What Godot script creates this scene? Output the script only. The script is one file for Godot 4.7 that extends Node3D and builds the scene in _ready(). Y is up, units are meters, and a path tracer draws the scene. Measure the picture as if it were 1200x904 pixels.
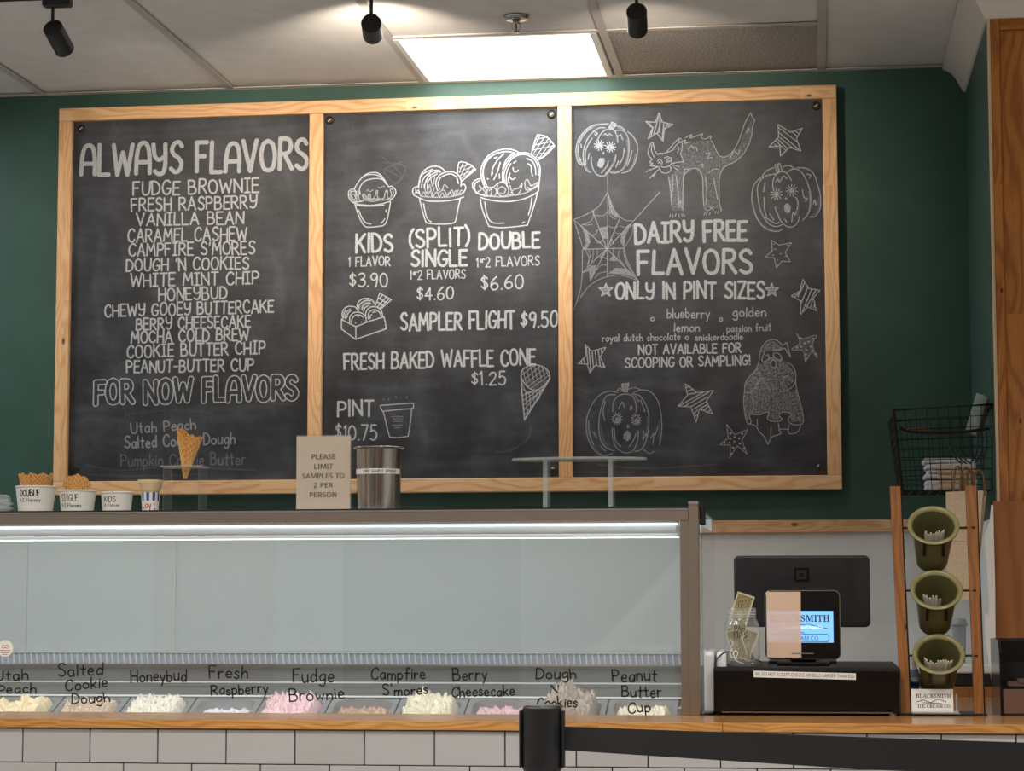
extends Node3D
# An ice cream parlour counter: back wall at z = 0 facing +z, floor at y = 0, metres.

const BX0 := -2.2042   # menu board, outer left
const BX1 := 0.2083
const BY0 := 1.4933
const BY1 := 2.7054
const CEIL := 2.761
const TEE0 := -2.2732  # first ceiling tee in view
const MOD := 0.6096
const TOP := 0.915     # counter top
const CASE_TOP := 1.384

var M := {}
var taken := {}
var rng := RandomNumberGenerator.new()

# ------------------------------------------------------------------ mesh building
class MB:
	var p := PackedVector3Array()
	var n := PackedVector3Array()
	var t := PackedVector2Array()
	var i := PackedInt32Array()

	func poly(pts: Array, out: Vector3, uvs: Array = []):
		var nn: Vector3 = (pts[1] - pts[0]).cross(pts[2] - pts[0])
		if nn.length() < 1e-14: return
		nn = nn.normalized()
		var same := nn.dot(out) > 0.0
		var base := p.size()
		for k in pts.size():
			p.append(pts[k]); n.append(nn if same else -nn)
			t.append(uvs[k] if uvs.size() > k else Vector2(pts[k].x + pts[k].z, -pts[k].y))
		for k in range(1, pts.size() - 1):
			if same: i.append_array([base, base + k + 1, base + k])
			else: i.append_array([base, base + k, base + k + 1])

	# smooth surface through rows of points; orient 0 picks the outside by itself
	func grid(rows: Array, wrap := false, orient := 0, us := 1.0, vs := 1.0):
		var nr := rows.size(); var nc: int = rows[0].size()
		var base := p.size(); var cen := Vector3.ZERO
		var acc := PackedVector3Array(); acc.resize(nr * nc)
		for r in rows:
			for q in r: cen += q
		cen /= float(nr * nc)
		var tris := PackedInt32Array(); var score := 0.0
		var lim := nc if wrap else nc - 1
		for r in nr - 1:
			for c in lim:
				var c2 := (c + 1) % nc
				for tr in [[r * nc + c, r * nc + c2, (r + 1) * nc + c], [r * nc + c2, (r + 1) * nc + c2, (r + 1) * nc + c]]:
					var a: Vector3 = rows[tr[0] / nc][tr[0] % nc]; var b: Vector3 = rows[tr[1] / nc][tr[1] % nc]; var d: Vector3 = rows[tr[2] / nc][tr[2] % nc]
					var f := (b - a).cross(d - a)
					if f.length() < 1e-15: continue
					for q in tr: acc[q] += f
					score += f.dot((a + b + d) / 3.0 - cen)
					tris.append_array(tr)
		var flip := score < 0.0 if orient == 0 else orient < 0
		for r in nr:
			for c in nc:
				var nn := acc[r * nc + c]
				nn = nn.normalized() if nn.length() > 1e-16 else Vector3.UP
				p.append(rows[r][c]); n.append(-nn if flip else nn); t.append(Vector2(c * us / maxf(nc - 1, 1), r * vs / maxf(nr - 1, 1)))
		for k in range(0, tris.size(), 3):
			if flip: i.append_array([base + tris[k], base + tris[k + 1], base + tris[k + 2]])
			else: i.append_array([base + tris[k], base + tris[k + 2], base + tris[k + 1]])

	# box with chamfered edges; grain (u) runs along the longest side
	func box(c: Vector3, s: Vector3, b := 0.0, bas := Basis.IDENTITY, uo := Vector2.ZERO):
		var h := s * 0.5; var ax := s.max_axis_index()
		b = minf(b, minf(h.x, minf(h.y, h.z)) * 0.9)
		var o1 := (ax + 1) % 3; var o2 := (ax + 2) % 3
		var at := func(sg: Vector3, k: int) -> Vector3:
			var q := Vector3.ZERO
			for j in 3: q[j] = sg[j] * (h[j] if j == k else h[j] - b)
			return q
		var put := func(l: Array, out: Vector3):
			var w := []; var uv := []
			for q in l:
				w.append(c + bas * q)
				uv.append(uo + Vector2(q[ax], q[o1] * (1.0 if absf(out[o1]) < 0.9 else 0.0) + q[o2] * (1.0 if absf(out[o2]) < 0.9 else 0.0)))
			poly(w, bas * out, uv)
		for k in 3:
			var a1 := (k + 1) % 3; var a2 := (k + 2) % 3
			for sgn in [-1.0, 1.0]:
				var l := []
				for e in [[-1, -1], [1, -1], [1, 1], [-1, 1]]:
					var sg := Vector3.ZERO; sg[k] = sgn; sg[a1] = e[0]; sg[a2] = e[1]; l.append(at.call(sg, k))
				var out := Vector3.ZERO; out[k] = sgn
				put.call(l, out)
		if b > 0.0:
			for k in 3:
				var a1 := (k + 1) % 3; var a2 := (k + 2) % 3
				for e in [[-1, -1], [1, -1], [1, 1], [-1, 1]]:
					var s0 := Vector3.ZERO; s0[a1] = e[0]; s0[a2] = e[1]
					var sa := s0; sa[k] = -1.0
					var sb := s0; sb[k] = 1.0
					put.call([at.call(sa, a1), at.call(sb, a1), at.call(sb, a2), at.call(sa, a2)], s0.normalized())
			for x in [-1, 1]:
				for y in [-1, 1]:
					for z in [-1, 1]:
						var sg := Vector3(x, y, z)
						put.call([at.call(sg, 0), at.call(sg, 1), at.call(sg, 2)], sg.normalized())

	# profile points are (radius, height); repeat a point for a sharp edge
	func lathe(c: Vector3, prof: Array, seg := 28, bas := Basis.IDENTITY, orient := 0):
		var rows := []
		for q in prof:
			var r := PackedVector3Array()
			for k in seg + 1:
				var a := TAU * k / seg
				r.append(c + bas * Vector3(q.x * cos(a), q.y, q.x * sin(a)))
			rows.append(r)
		grid(rows, false, orient)

	func tube(path: Array, r: float, seg := 8, closed := false):
		var rows := []; var m := path.size()
		var d0: Vector3 = (path[1] - path[0]).normalized()
		var u := d0.cross(Vector3.UP if absf(d0.y) < 0.9 else Vector3.RIGHT).normalized()
		for k in m:
			var d: Vector3
			if closed: d = (path[(k + 1) % m] - path[(k + m - 1) % m]).normalized()
			elif k == 0: d = d0
			elif k == m - 1: d = (path[k] - path[k - 1]).normalized()
			else: d = ((path[k + 1] - path[k]).normalized() + (path[k] - path[k - 1]).normalized()).normalized()
			u = (u - d * u.dot(d)).normalized()
			var w := d.cross(u); var row := PackedVector3Array()
			for j in seg + 1: row.append(path[k] + (u * cos(TAU * j / seg) + w * sin(TAU * j / seg)) * r)
			rows.append(row)
		if closed: rows.append(rows[0])
		var ns: Vector3 = rows[0][0] - path[0]
		var da: Vector3 = rows[0][1] - rows[0][0]
		var db: Vector3 = rows[1][0] - rows[0][0]
		grid(rows, false, 1 if da.cross(db).dot(ns) > 0.0 else -1)
		if not closed:
			for e in [0, m - 1]:
				var cap := []
				for j in seg: cap.append(rows[e][j])
				poly(cap, (path[0] - path[1]) if e == 0 else (path[m - 1] - path[m - 2]))

	# flat outline (x, y) pulled out along z by depth, placed by a transform
	func extrude(o: PackedVector2Array, depth: float, tf := Transform3D.IDENTITY, rim := 0.0):
		var idx := Geometry2D.triangulate_polygon(o)
		if Geometry2D.is_polygon_clockwise(o) == false: pass
		var c2 := Vector2.ZERO
		for q in o: c2 += q
		c2 /= o.size()
		for sgn in [-1.0, 1.0]:
			for k in range(0, idx.size(), 3):
				var l := []; var uv := []
				for j in 3:
					var q: Vector2 = o[idx[k + j]]; l.append(tf * Vector3(q.x, q.y, sgn * depth * 0.5)); uv.append(Vector2(q.x, -q.y))
				poly(l, tf.basis * Vector3(0, 0, sgn), uv)
		var cw := Geometry2D.is_polygon_clockwise(o)
		for k in o.size():
			var a := o[k]; var b := o[(k + 1) % o.size()]
			var e := b - a; var out := Vector2(e.y, -e.x) * (-1.0 if cw else 1.0)
			poly([tf * Vector3(a.x, a.y, -depth * 0.5), tf * Vector3(b.x, b.y, -depth * 0.5), tf * Vector3(b.x, b.y, depth * 0.5), tf * Vector3(a.x, a.y, depth * 0.5)], tf.basis * Vector3(out.x, out.y, 0))

	# rounded plate w x h (corner radius r) of thickness d with softened rims
	func slab(c: Vector3, w: float, h: float, r: float, d: float, b: float, bas := Basis.IDENTITY):
		var ring := func(inset: float, z: float) -> PackedVector3Array:
			var l := PackedVector3Array(); var rr := maxf(r - inset, 0.0004)
			for q in 4:
				var sx := 1.0 if q == 0 or q == 3 else -1.0; var sy := 1.0 if q < 2 else -1.0
				for k in 7:
					var a := PI * 0.5 * (q + k / 6.0)
					l.append(c + bas * Vector3(sx * (w * 0.5 - inset - rr) + rr * cos(a), sy * (h * 0.5 - inset - rr) + rr * sin(a), z))
			l.append(l[0]); return l
		var z := d * 0.5
		grid([ring.call(b, -z), ring.call(b * 0.3, -z + b * 0.3), ring.call(0.0, -z + b), ring.call(0.0, z - b), ring.call(b * 0.3, z - b * 0.3), ring.call(b, z)])
		for e in [-1.0, 1.0]:
			var cap := Array(ring.call(b, e * z)); cap.pop_back()
			var uv := []
			for q in cap:
				var l: Vector3 = bas.inverse() * (q - c); uv.append(Vector2(l.x / w + 0.5, 0.5 - l.y / h))
			poly(cap, bas * Vector3(0, 0, e), uv)

	func mesh() -> ArrayMesh:
		var a := []; a.resize(Mesh.ARRAY_MAX)
		a[Mesh.ARRAY_VERTEX] = p; a[Mesh.ARRAY_NORMAL] = n; a[Mesh.ARRAY_TEX_UV] = t; a[Mesh.ARRAY_INDEX] = i
		var m := ArrayMesh.new(); m.add_surface_from_arrays(Mesh.PRIMITIVE_TRIANGLES, a); return m

func numbered(called: String) -> String:
	var k: int = taken.get(called, -1) + 1
	taken[called] = k
	return called if k == 0 else "%s_%03d" % [called, k]

func tag(o: Node, label: String, category: String, group := ""):
	o.set_meta("label", label); o.set_meta("category", category)
	if group != "": o.set_meta("group", group)

func structure(o: Node): o.set_meta("kind", "structure")

func thing(called: String, label: String, category: String, at := Vector3.ZERO, group := "") -> Node3D:
	var o := Node3D.new(); o.name = numbered(called); add_child(o); o.position = at
	tag(o, label, category, group); return o

func setting(called: String) -> Node3D:
	var o := Node3D.new(); o.name = called; add_child(o); structure(o); return o

func part(called: String, mb, m: Material, parent: Node, label := "") -> MeshInstance3D:
	var o := MeshInstance3D.new(); o.name = called if parent != self else numbered(called)
	o.mesh = mb.mesh() if mb is MB else mb
	o.material_override = m
	o.cast_shadow = GeometryInstance3D.SHADOW_CASTING_SETTING_ON
	parent.add_child(o, true)
	if label != "": o.set_meta("label", label)
	return o

func bx(called: String, lo: Vector3, hi: Vector3, b: float, m: Material, parent: Node, uo := Vector2.ZERO) -> MeshInstance3D:
	var mb := MB.new(); mb.box((lo + hi) * 0.5, hi - lo, b, Basis.IDENTITY, uo)
	return part(called, mb, m, parent)

# ------------------------------------------------------------------ materials
func mat(c: Color, rough := 0.6, metal := 0.0, spec := 0.5) -> StandardMaterial3D:
	var m := StandardMaterial3D.new()
	m.albedo_color = c; m.roughness = rough; m.metallic = metal; m.metallic_specular = spec
	return m

func rgb8(r: int, g: int, b: int) -> Color: return Color8(r, g, b)

func glass(c: Color, alpha: float, rough := 0.02) -> StandardMaterial3D:
	var m := mat(c, rough); m.albedo_color.a = alpha
	m.transparency = BaseMaterial3D.TRANSPARENCY_ALPHA
	return m

func glow(c: Color, e: float) -> StandardMaterial3D:
	var m := mat(c, 0.5); m.emission_enabled = true; m.emission = c; m.emission_energy_multiplier = e
	return m

func noise(seed_: int, f: float, oct := 4, kind := FastNoiseLite.TYPE_SIMPLEX_SMOOTH) -> FastNoiseLite:
	var n := FastNoiseLite.new(); n.seed = seed_; n.frequency = f; n.noise_type = kind
	n.fractal_type = FastNoiseLite.FRACTAL_FBM; n.fractal_octaves = oct
	return n

# wood: 1.2 m along u, 0.3 m across v
func wood(seed_: int, light: Color, dark: Color, rings: float, rough := 0.55, knots := 3) -> StandardMaterial3D:
	var w := 768; var h := 256
	var big := noise(seed_, 1.0, 3); var fine := noise(seed_ + 7, 1.0, 2)
	var r := RandomNumberGenerator.new(); r.seed = seed_
	var ks := []
	for k in knots: ks.append(Vector3(r.randf() * 1.2, r.randf() * 0.3, r.randf_range(0.003, 0.006)))
	var img := Image.create(w, h, false, Image.FORMAT_RGB8)
	for y in h:
		for x in w:
			var u := 1.2 * x / w; var v := 0.3 * y / h
			var bend := big.get_noise_2d(u * 1.6, v * 7.0) * 0.055
			var kn := 0.0
			for q in ks:
				var d := Vector2((u - q.x) * 0.45, v - q.y).length()
				bend += 0.012 * exp(-d * d / (q.z * q.z * 9.0)) * signf(v - q.y)
				kn = maxf(kn, 1.0 - smoothstep(q.z * 0.5, q.z * 1.1, d))
			var ring := 0.5 + 0.5 * sin((v + bend) * rings * TAU)
			ring = pow(ring, 2.2)
			var f := fine.get_noise_2d(u * 14.0, v * 420.0)
			var s := clampf(ring * 0.55 + f * 0.28 + 0.12 + big.get_noise_2d(u * 0.8 + 9.0, v * 3.0) * 0.35, 0.0, 1.0)
			var c := light.lerp(dark, s).lerp(dark * 0.35, kn * 0.8)
			img.set_pixel(x, y, c)
	img.generate_mipmaps()
	var m := mat(Color.WHITE, rough)
	m.albedo_texture = ImageTexture.create_from_image(img)
	m.uv1_scale = Vector3(1.0 / 1.2, 1.0 / 0.3, 1)
	return m

func mottle(seed_: int, a: Color, b: Color, f: float, size: float, rough: float, sharp := 1.0, oct := 4) -> StandardMaterial3D:
	var n := noise(seed_, f, oct); var img := Image.create(256, 256, false, Image.FORMAT_RGB8)
	for y in 256:
		for x in 256:
			var s := clampf(0.5 + n.get_noise_2d(x, y) * sharp, 0, 1)
			img.set_pixel(x, y, a.lerp(b, s))
	var m := mat(Color.WHITE, rough); m.albedo_texture = ImageTexture.create_from_image(img)
	m.uv1_triplanar = true; m.uv1_scale = Vector3.ONE / size
	return m

func make_materials():
	M.green = mottle(3, rgb8(46, 82, 71), rgb8(52, 89, 78), 0.02, 1.3, 0.5)
	M.white_wall = mottle(4, rgb8(234, 235, 234), rgb8(240, 241, 240), 0.02, 1.1, 0.6)
	M.beige_wall = mat(rgb8(222, 221, 219), 0.8)
	M.floor = mottle(5, rgb8(196, 195, 194), rgb8(206, 205, 203), 0.03, 1.0, 0.5)
	M.ceiling = mottle(6, rgb8(220, 215, 209), rgb8(227, 222, 217), 0.03, 0.9, 0.85)
	M.tee = mat(rgb8(190, 184, 178), 0.5)
	M.stained = mottle(8, rgb8(132, 124, 116), rgb8(196, 188, 178), 0.16, 0.34, 0.95, 1.1, 5)
	M.crown = mat(rgb8(222, 216, 208), 0.45)
	M.pine = wood(11, rgb8(240, 198, 150), rgb8(208, 150, 98), 46.0, 0.55, 4)
	M.pine2 = wood(23, rgb8(236, 192, 142), rgb8(206, 148, 96), 60.0, 0.55, 2)
	M.butcher = wood(31, rgb8(196, 144, 84), rgb8(150, 100, 50), 70.0, 0.22, 1)
	M.cedar = wood(41, rgb8(204, 136, 62), rgb8(146, 86, 32), 30.0, 0.5, 5)
	M.ply = wood(47, rgb8(160, 100, 46), rgb8(128, 75, 31), 18.0, 0.55, 1)
	M.rackwood = wood(53, rgb8(146, 92, 40), rgb8(104, 62, 24), 50.0, 0.5, 3)
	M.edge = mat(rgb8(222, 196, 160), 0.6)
	M.black = mat(rgb8(20, 20, 22), 0.42)
	M.black_matte = mat(rgb8(17, 17, 18), 0.75)
	M.belt = mottle(14, rgb8(6, 6, 6), rgb8(11, 11, 11), 0.2, 0.05, 0.85)
	M.black_gloss = mat(rgb8(14, 14, 16), 0.16)
	M.steel = mat(rgb8(186, 184, 180), 0.2, 1.0)
	M.steel_brushed = mat(rgb8(150, 150, 150), 0.34, 1.0)
	M.bronze_steel = mat(rgb8(186, 175, 164), 0.3, 1.0)
	M.alu = mat(rgb8(205, 207, 212), 0.3, 1.0)
	M.glass = glass(rgb8(225, 235, 232), 0.07)
	M.acrylic = glass(rgb8(222, 228, 230), 0.06)
	M.acrylic_edge = glass(rgb8(215, 222, 224), 0.28, 0.08)
	M.tile = mat(rgb8(168, 167, 166), 0.16)
	M.tile_b = mat(rgb8(164, 162, 161), 0.2)
	M.grout = mat(rgb8(42, 40, 39), 0.9)
	M.paper = mat(rgb8(232, 230, 224), 0.7)
	M.cup = mat(rgb8(234, 231, 224), 0.5)
	M.ink = mat(rgb8(9, 9, 10), 0.6)
	M.kraft = mottle(17, rgb8(208, 186, 156), rgb8(220, 198, 168), 0.08, 0.2, 0.8)
	M.cord = mat(rgb8(124, 92, 62), 0.85)
	M.waffle = mottle(19, rgb8(196, 130, 62), rgb8(214, 152, 82), 0.06, 0.1, 0.75)
	M.waffle_ridge = mat(rgb8(232, 184, 116), 0.75)
	M.cake_cone = mat(rgb8(226, 200, 156), 0.8)
	M.olive = mat(rgb8(98, 94, 58), 0.3)
	M.olive_lip = mat(rgb8(132, 126, 84), 0.25)
	M.spoon = mat(rgb8(236, 226, 208), 0.7)
	M.wire = mat(rgb8(16, 16, 17), 0.5, 0.3)
	M.white_plastic = mat(rgb8(226, 228, 230), 0.35)
	M.door_white = mat(rgb8(206, 212, 212), 0.4)
	M.grille = mat(rgb8(176, 180, 200), 0.35)

# ------------------------------------------------------------------ hand lettering
# glyph: advance; strokes of x,y points (cap height 1); ~ marks a curved stroke
const GLYPHS := {
	"A": ".62;0,0 .31,1 .62,0;.1,.35 .52,.35", "@": ".62;~0,0 .02,.55 .12,.9 .31,1 .5,.9 .6,.55 .62,0;.03,.36 .6,.36",
	"B": ".55;0,0 0,1;~0,1 .35,.97 .45,.78 .35,.56 0,.53;~0,.53 .4,.5 .54,.27 .4,.03 0,0", "C": ".55;~.54,.82 .42,.98 .22,.96 .05,.75 .0,.45 .08,.14 .28,0 .45,.04 .55,.18",
	"D": ".58;0,0 0,1;~0,1 .3,.95 .52,.7 .57,.45 .48,.15 .25,.01 0,0", "E": ".46;.46,1 0,1 0,0 .46,0;0,.52 .38,.52", "F": ".46;0,0 0,1 .46,1;0,.52 .36,.52",
	"G": ".58;~.56,.84 .42,.98 .2,.95 .04,.7 .0,.4 .1,.1 .3,0 .48,.08 .56,.25 .56,.42;.34,.42 .6,.42", "H": ".56;0,0 0,1;.56,0 .56,1;0,.5 .56,.5",
	"I": ".36;0,1 .36,1;.18,1 .18,0;0,0 .36,0", "|": ".08;.04,0 .04,1", "K": ".54;0,0 0,1;.52,1 .02,.45;.18,.6 .54,0", "L": ".44;0,1 0,0 .44,0", "M": ".72;0,0 .08,1 .36,.35 .64,1 .72,0",
	"N": ".58;0,0 0,1 .58,0 .58,1", "O": ".62;~.31,1 .1,.88 0,.5 .1,.1 .31,0 .52,.1 .62,.5 .52,.88 .31,1", "P": ".5;0,0 0,1;~0,1 .35,.97 .5,.74 .38,.5 0,.46",
	"R": ".55;0,0 0,1;~0,1 .36,.97 .48,.75 .36,.53 0,.48;.2,.48 .55,0", "S": ".5;~.48,.86 .36,.99 .16,.96 .04,.78 .12,.6 .36,.46 .49,.28 .42,.07 .22,0 .02,.12",
	"T": ".52;0,1 .52,1;.26,1 .26,0", "U": ".56;~0,1 .01,.4 .1,.06 .28,0 .46,.06 .55,.4 .56,1", "V": ".6;0,1 .3,0 .6,1", "W": ".86;0,1 .2,0 .43,.75 .66,0 .86,1",
	"X": ".56;0,0 .56,1;0,1 .56,0", "Y": ".54;~0,1 .05,.62 .25,.48 .5,.6;~.54,1 .52,.35 .42,.06 .22,0 .04,.1", "Z": ".5;0,1 .5,1 0,0 .5,0",
	"0": ".52;~.26,1 .08,.86 0,.5 .08,.12 .26,0 .44,.12 .52,.5 .44,.86 .26,1", "1": ".2;0,.8 .14,1 .14,0", "2": ".5;~.02,.78 .14,.97 .36,.97 .46,.78 .36,.5 .0,0;0,0 .5,0",
	"3": ".46;~.02,.88 .2,1 .42,.9 .4,.65 .18,.53;~.18,.53 .44,.45 .46,.18 .25,0 .0,.1", "4": ".5;.36,0 .36,1 0,.35 .5,.35", "5": ".46;.42,1 .06,1 .04,.56;~.04,.56 .25,.64 .46,.45 .42,.12 .2,0 .0,.1",
	"6": ".48;~.4,.98 .12,.7 .0,.3 .12,.03 .32,.02 .47,.2 .42,.42 .22,.5 .05,.36", "7": ".46;0,1 .46,1 .14,0", "9": ".48;~.46,.78 .3,.52 .08,.56 .02,.8 .16,.98 .36,.97 .46,.78 .44,.4 .36,0",
	"$": ".42;~.4,.82 .3,.92 .12,.9 .03,.77 .12,.62 .32,.5 .4,.34 .3,.17 .12,.16 .0,.27;.2,1.05 .2,.04", "(": ".2;~.2,1.05 .04,.8 .0,.5 .04,.2 .2,-.05", ")": ".2;~0,1.05 .16,.8 .2,.5 .16,.2 0,-.05",
	".": ".06;.02,.01 .05,.03", "'": ".08;.06,1 .02,.8", "-": ".3;0,.48 .3,.48", "!": ".08;.04,1 .04,.3;.03,.02 .05,.05", "~": ".46;~.1,.82 .0,.66 .1,.5 .2,.66 .1,.82;.28,.82 .28,.5;~.28,.68 .36,.82 .46,.8",
	"a": ".42;~.4,.5 .2,.56 .02,.35 .08,.05 .25,.02 .38,.25;.4,.54 .4,.0", "b": ".4;0,1 0,0;~0,.4 .2,.56 .4,.32 .25,.0 0,.06", "c": ".36;~.36,.46 .2,.56 .02,.35 .08,.06 .24,0 .36,.08",
	"d": ".42;~.4,.4 .2,.56 .02,.32 .12,.0 .4,.15;.41,1 .41,0", "e": ".38;~.02,.3 .36,.3 .3,.52 .12,.54 .0,.28 .12,.02 .36,.06", "f": ".32;~.32,.92 .18,1 .12,.8 .12,0;0,.52 .28,.52",
	"g": ".42;~.4,.5 .2,.56 .02,.32 .14,.05 .38,.2;~.4,.54 .4,-.2 .22,-.36 .02,-.26", "h": ".4;0,1 0,0;~0,.32 .2,.55 .38,.42 .4,0", "i": ".06;.03,.55 .03,0;.03,.75 .04,.78", "k": ".38;0,1 0,0;.34,.54 .02,.22;.12,.3 .38,0",
	"l": ".06;.03,1 .03,0", "m": ".62;0,.55 0,0;~0,.35 .16,.55 .3,.4 .3,0;~.3,.35 .46,.55 .6,.4 .62,0", "n": ".4;0,.55 0,0;~0,.32 .2,.55 .38,.42 .4,0", "o": ".42;~.21,.56 .02,.4 .04,.1 .21,0 .4,.12 .4,.42 .21,.56",
	"p": ".4;0,.55 0,-.35;~0,.4 .2,.56 .4,.32 .25,.0 0,.06", "r": ".3;0,.55 0,0;~0,.3 .12,.5 .3,.5", "s": ".32;~.3,.46 .16,.56 .03,.44 .16,.3 .31,.16 .18,.0 .0,.08", "t": ".32;.15,.9 .15,.0 .26,0;0,.58 .32,.58",
	"u": ".4;~0,.55 .02,.12 .18,0 .38,.15;.4,.55 .4,0", "v": ".4;0,.55 .2,0 .4,.55", "w": ".58;0,.55 .14,0 .29,.42 .44,0 .58,.55", "y": ".4;0,.55 .2,.05;.4,.55 .1,-.35", " ": ".3",
}
var glyph_cache := {}

func curve(pts: Array, step := 6) -> Array:
	var out := []; var m := pts.size()
	for k in m - 1:
		var a: Vector2 = pts[maxi(k - 1, 0)]; var b: Vector2 = pts[k]; var c: Vector2 = pts[k + 1]; var d: Vector2 = pts[mini(k + 2, m - 1)]
		for s in step: out.append(b.cubic_interpolate(c, a, d, s / float(step)))
	out.append(pts[m - 1]); return out

func glyph(ch: String) -> Dictionary:
	if glyph_cache.has(ch): return glyph_cache[ch]
	var f: PackedStringArray = GLYPHS.get(ch, ".4;0,0 .4,0").split(";")
	var g := {"w": float(f[0]), "s": []}
	for k in range(1, f.size()):
		var s := f[k]; var sm := s.begins_with("~"); var pts := []
		for q in s.trim_prefix("~").split(" "):
			var xy := q.split(","); pts.append(Vector2(float(xy[0]), float(xy[1])))
		g.s.append(curve(pts) if sm else pts)
	glyph_cache[ch] = g; return g

# strokes of a line of text from a to b (baseline ends, y up), grouped by letter; jit makes it look handwritten
func line_strokes(s: String, a: Vector2, b: Vector2, h: float, jit := 0.04, seed_ := 1) -> Array:
	var r := RandomNumberGenerator.new(); r.seed = hash(s) + seed_
	var gap := 0.2; var total := -gap
	for ch in s: total += glyph(ch).w + gap
	var ux := (b - a) / total; var up := Vector2(-(b - a).y, (b - a).x).normalized() * h
	if up.y < 0: up = -up
	var x := 0.0; var out := []
	for ch in s:
		var g := glyph(ch); var letter := []
		var dy := r.randf_range(-jit, jit); var sc := 1.0 + r.randf_range(-jit, jit) * 1.4; var sl := r.randf_range(-jit, jit) * 1.2
		for st in g.s:
			var l := []
			for q in st: l.append(a + ux * (x + q.x + q.y * sl) + up * (q.y * sc + dy))
			letter.append(l)
		out.append(letter); x += g.w + gap
	return out

# inked strokes as flat ribbons; where(Vector2) gives the place on the surface, out the way it faces
func ink(strokes: Array, w: float, where: Callable, out: Vector3) -> MB:
	var mb := MB.new()
	for letter in strokes:
		for st in letter:
			var m: int = st.size()
			var prev := []
			for k in m:
				var d: Vector2 = st[mini(k + 1, m - 1)] - st[maxi(k - 1, 0)]
				if d.length() < 1e-9: d = Vector2.RIGHT
				d = d.normalized()
				var q: Vector2 = st[k]
				if k == 0: q -= d * w * 0.4
				if k == m - 1: q += d * w * 0.4
				var o := Vector2(-d.y, d.x) * w * 0.5
				if k > 0 and k < m - 1:
					var d1: Vector2 = (st[k] - st[k - 1]).normalized()
					var cs := maxf(absf(d.dot(d1)), 0.5); o /= cs
				var now := [where.call(q + o), where.call(q - o)]
				if prev.size(): mb.poly([prev[0], prev[1], now[1], now[0]], out)
				prev = now
	return mb

# ------------------------------------------------------------------ chalk panels (1 mm a pixel)
class Chalk:
	var w: int; var h: int; var x0: float; var y0: float
	var b := PackedFloat32Array()
	func _init(w_: int, h_: int, x0_: float, y0_: float):
		w = w_; h = h_; x0 = x0_; y0 = y0_; b.resize(w * h)
	func seg(p: Vector2, q: Vector2, r: float, a: float, erase := false):
		p -= Vector2(x0, y0); q -= Vector2(x0, y0)
		var len := p.distance_to(q)
		if len > 26.0:
			var m := (p + q) * 0.5 + Vector2(x0, y0)
			seg(p + Vector2(x0, y0), m, r, a, erase); seg(m, q + Vector2(x0, y0), r, a, erase); return
		var lo := Vector2(minf(p.x, q.x), minf(p.y, q.y)) - Vector2(r + 1, r + 1); var hi := Vector2(maxf(p.x, q.x), maxf(p.y, q.y)) + Vector2(r + 1, r + 1)
		var d := q - p; var dd := maxf(d.length_squared(), 1e-6)
		for y in range(maxi(int(lo.y), 0), mini(int(hi.y) + 1, h)):
			for x in range(maxi(int(lo.x), 0), mini(int(hi.x) + 1, w)):
				var px := x + 0.5 - p.x; var py := y + 0.5 - p.y
				var s := clampf((px * d.x + py * d.y) / dd, 0.0, 1.0)
				px -= d.x * s; py -= d.y * s
				var v := r + 0.5 - sqrt(px * px + py * py)
				if v > 0.0:
					v = minf(v, 1.0)
					var k := y * w + x
					if erase: b[k] *= 1.0 - v * 0.94
					else: b[k] = maxf(b[k], v * a)
	func soft(p: Vector2, q: Vector2, r: float, a: float):   # rubbed dust
		p -= Vector2(x0, y0); q -= Vector2(x0, y0)
		var d := q - p; var dd := maxf(d.length_squared(), 1e-6)
		for y in range(maxi(int(minf(p.y, q.y) - r), 0), mini(int(maxf(p.y, q.y) + r), h)):
			for x in range(maxi(int(minf(p.x, q.x) - r), 0), mini(int(maxf(p.x, q.x) + r), w)):
				var px := x - p.x; var py := y - p.y
				var s := clampf((px * d.x + py * d.y) / dd, 0.0, 1.0)
				px -= d.x * s; py -= d.y * s
				var v := 1.0 - sqrt(px * px + py * py) / r
				if v > 0.0:
					var k := y * w + x
					b[k] = maxf(b[k], a * v)
	func fill(pl: PackedVector2Array, a: float, n: FastNoiseLite):
		var lo := Vector2(1e9, 1e9); var hi := -lo
		for k in pl.size():
			pl[k] -= Vector2(x0, y0); lo = lo.min(pl[k]); hi = hi.max(pl[k])
		for y in range(maxi(int(lo.y), 0), mini(int(hi.y) + 1, h)):
			var xs := []
			for k in pl.size():
				var e := pl[k]; var f := pl[(k + 1) % pl.size()]
				if (e.y <= y) != (f.y <= y): xs.append(e.x + (y - e.y) * (f.x - e.x) / (f.y - e.y))
			xs.sort()
			for j in range(0, xs.size() - 1, 2):
				for x in range(maxi(int(xs[j]), 0), mini(int(xs[j + 1]), w)):
					var gr := n.get_noise_2d(x + y * 0.7, (y - x * 0.5) * 0.35)
					var v := a * (clampf(0.75 + gr * 1.5, 0.0, 1.4) if a < 0.5 else clampf(0.95 + gr * 0.4, 0.0, 1.2))
					var k := y * w + x
					b[k] = maxf(b[k], v) if a > 0.0 else 0.0

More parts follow.
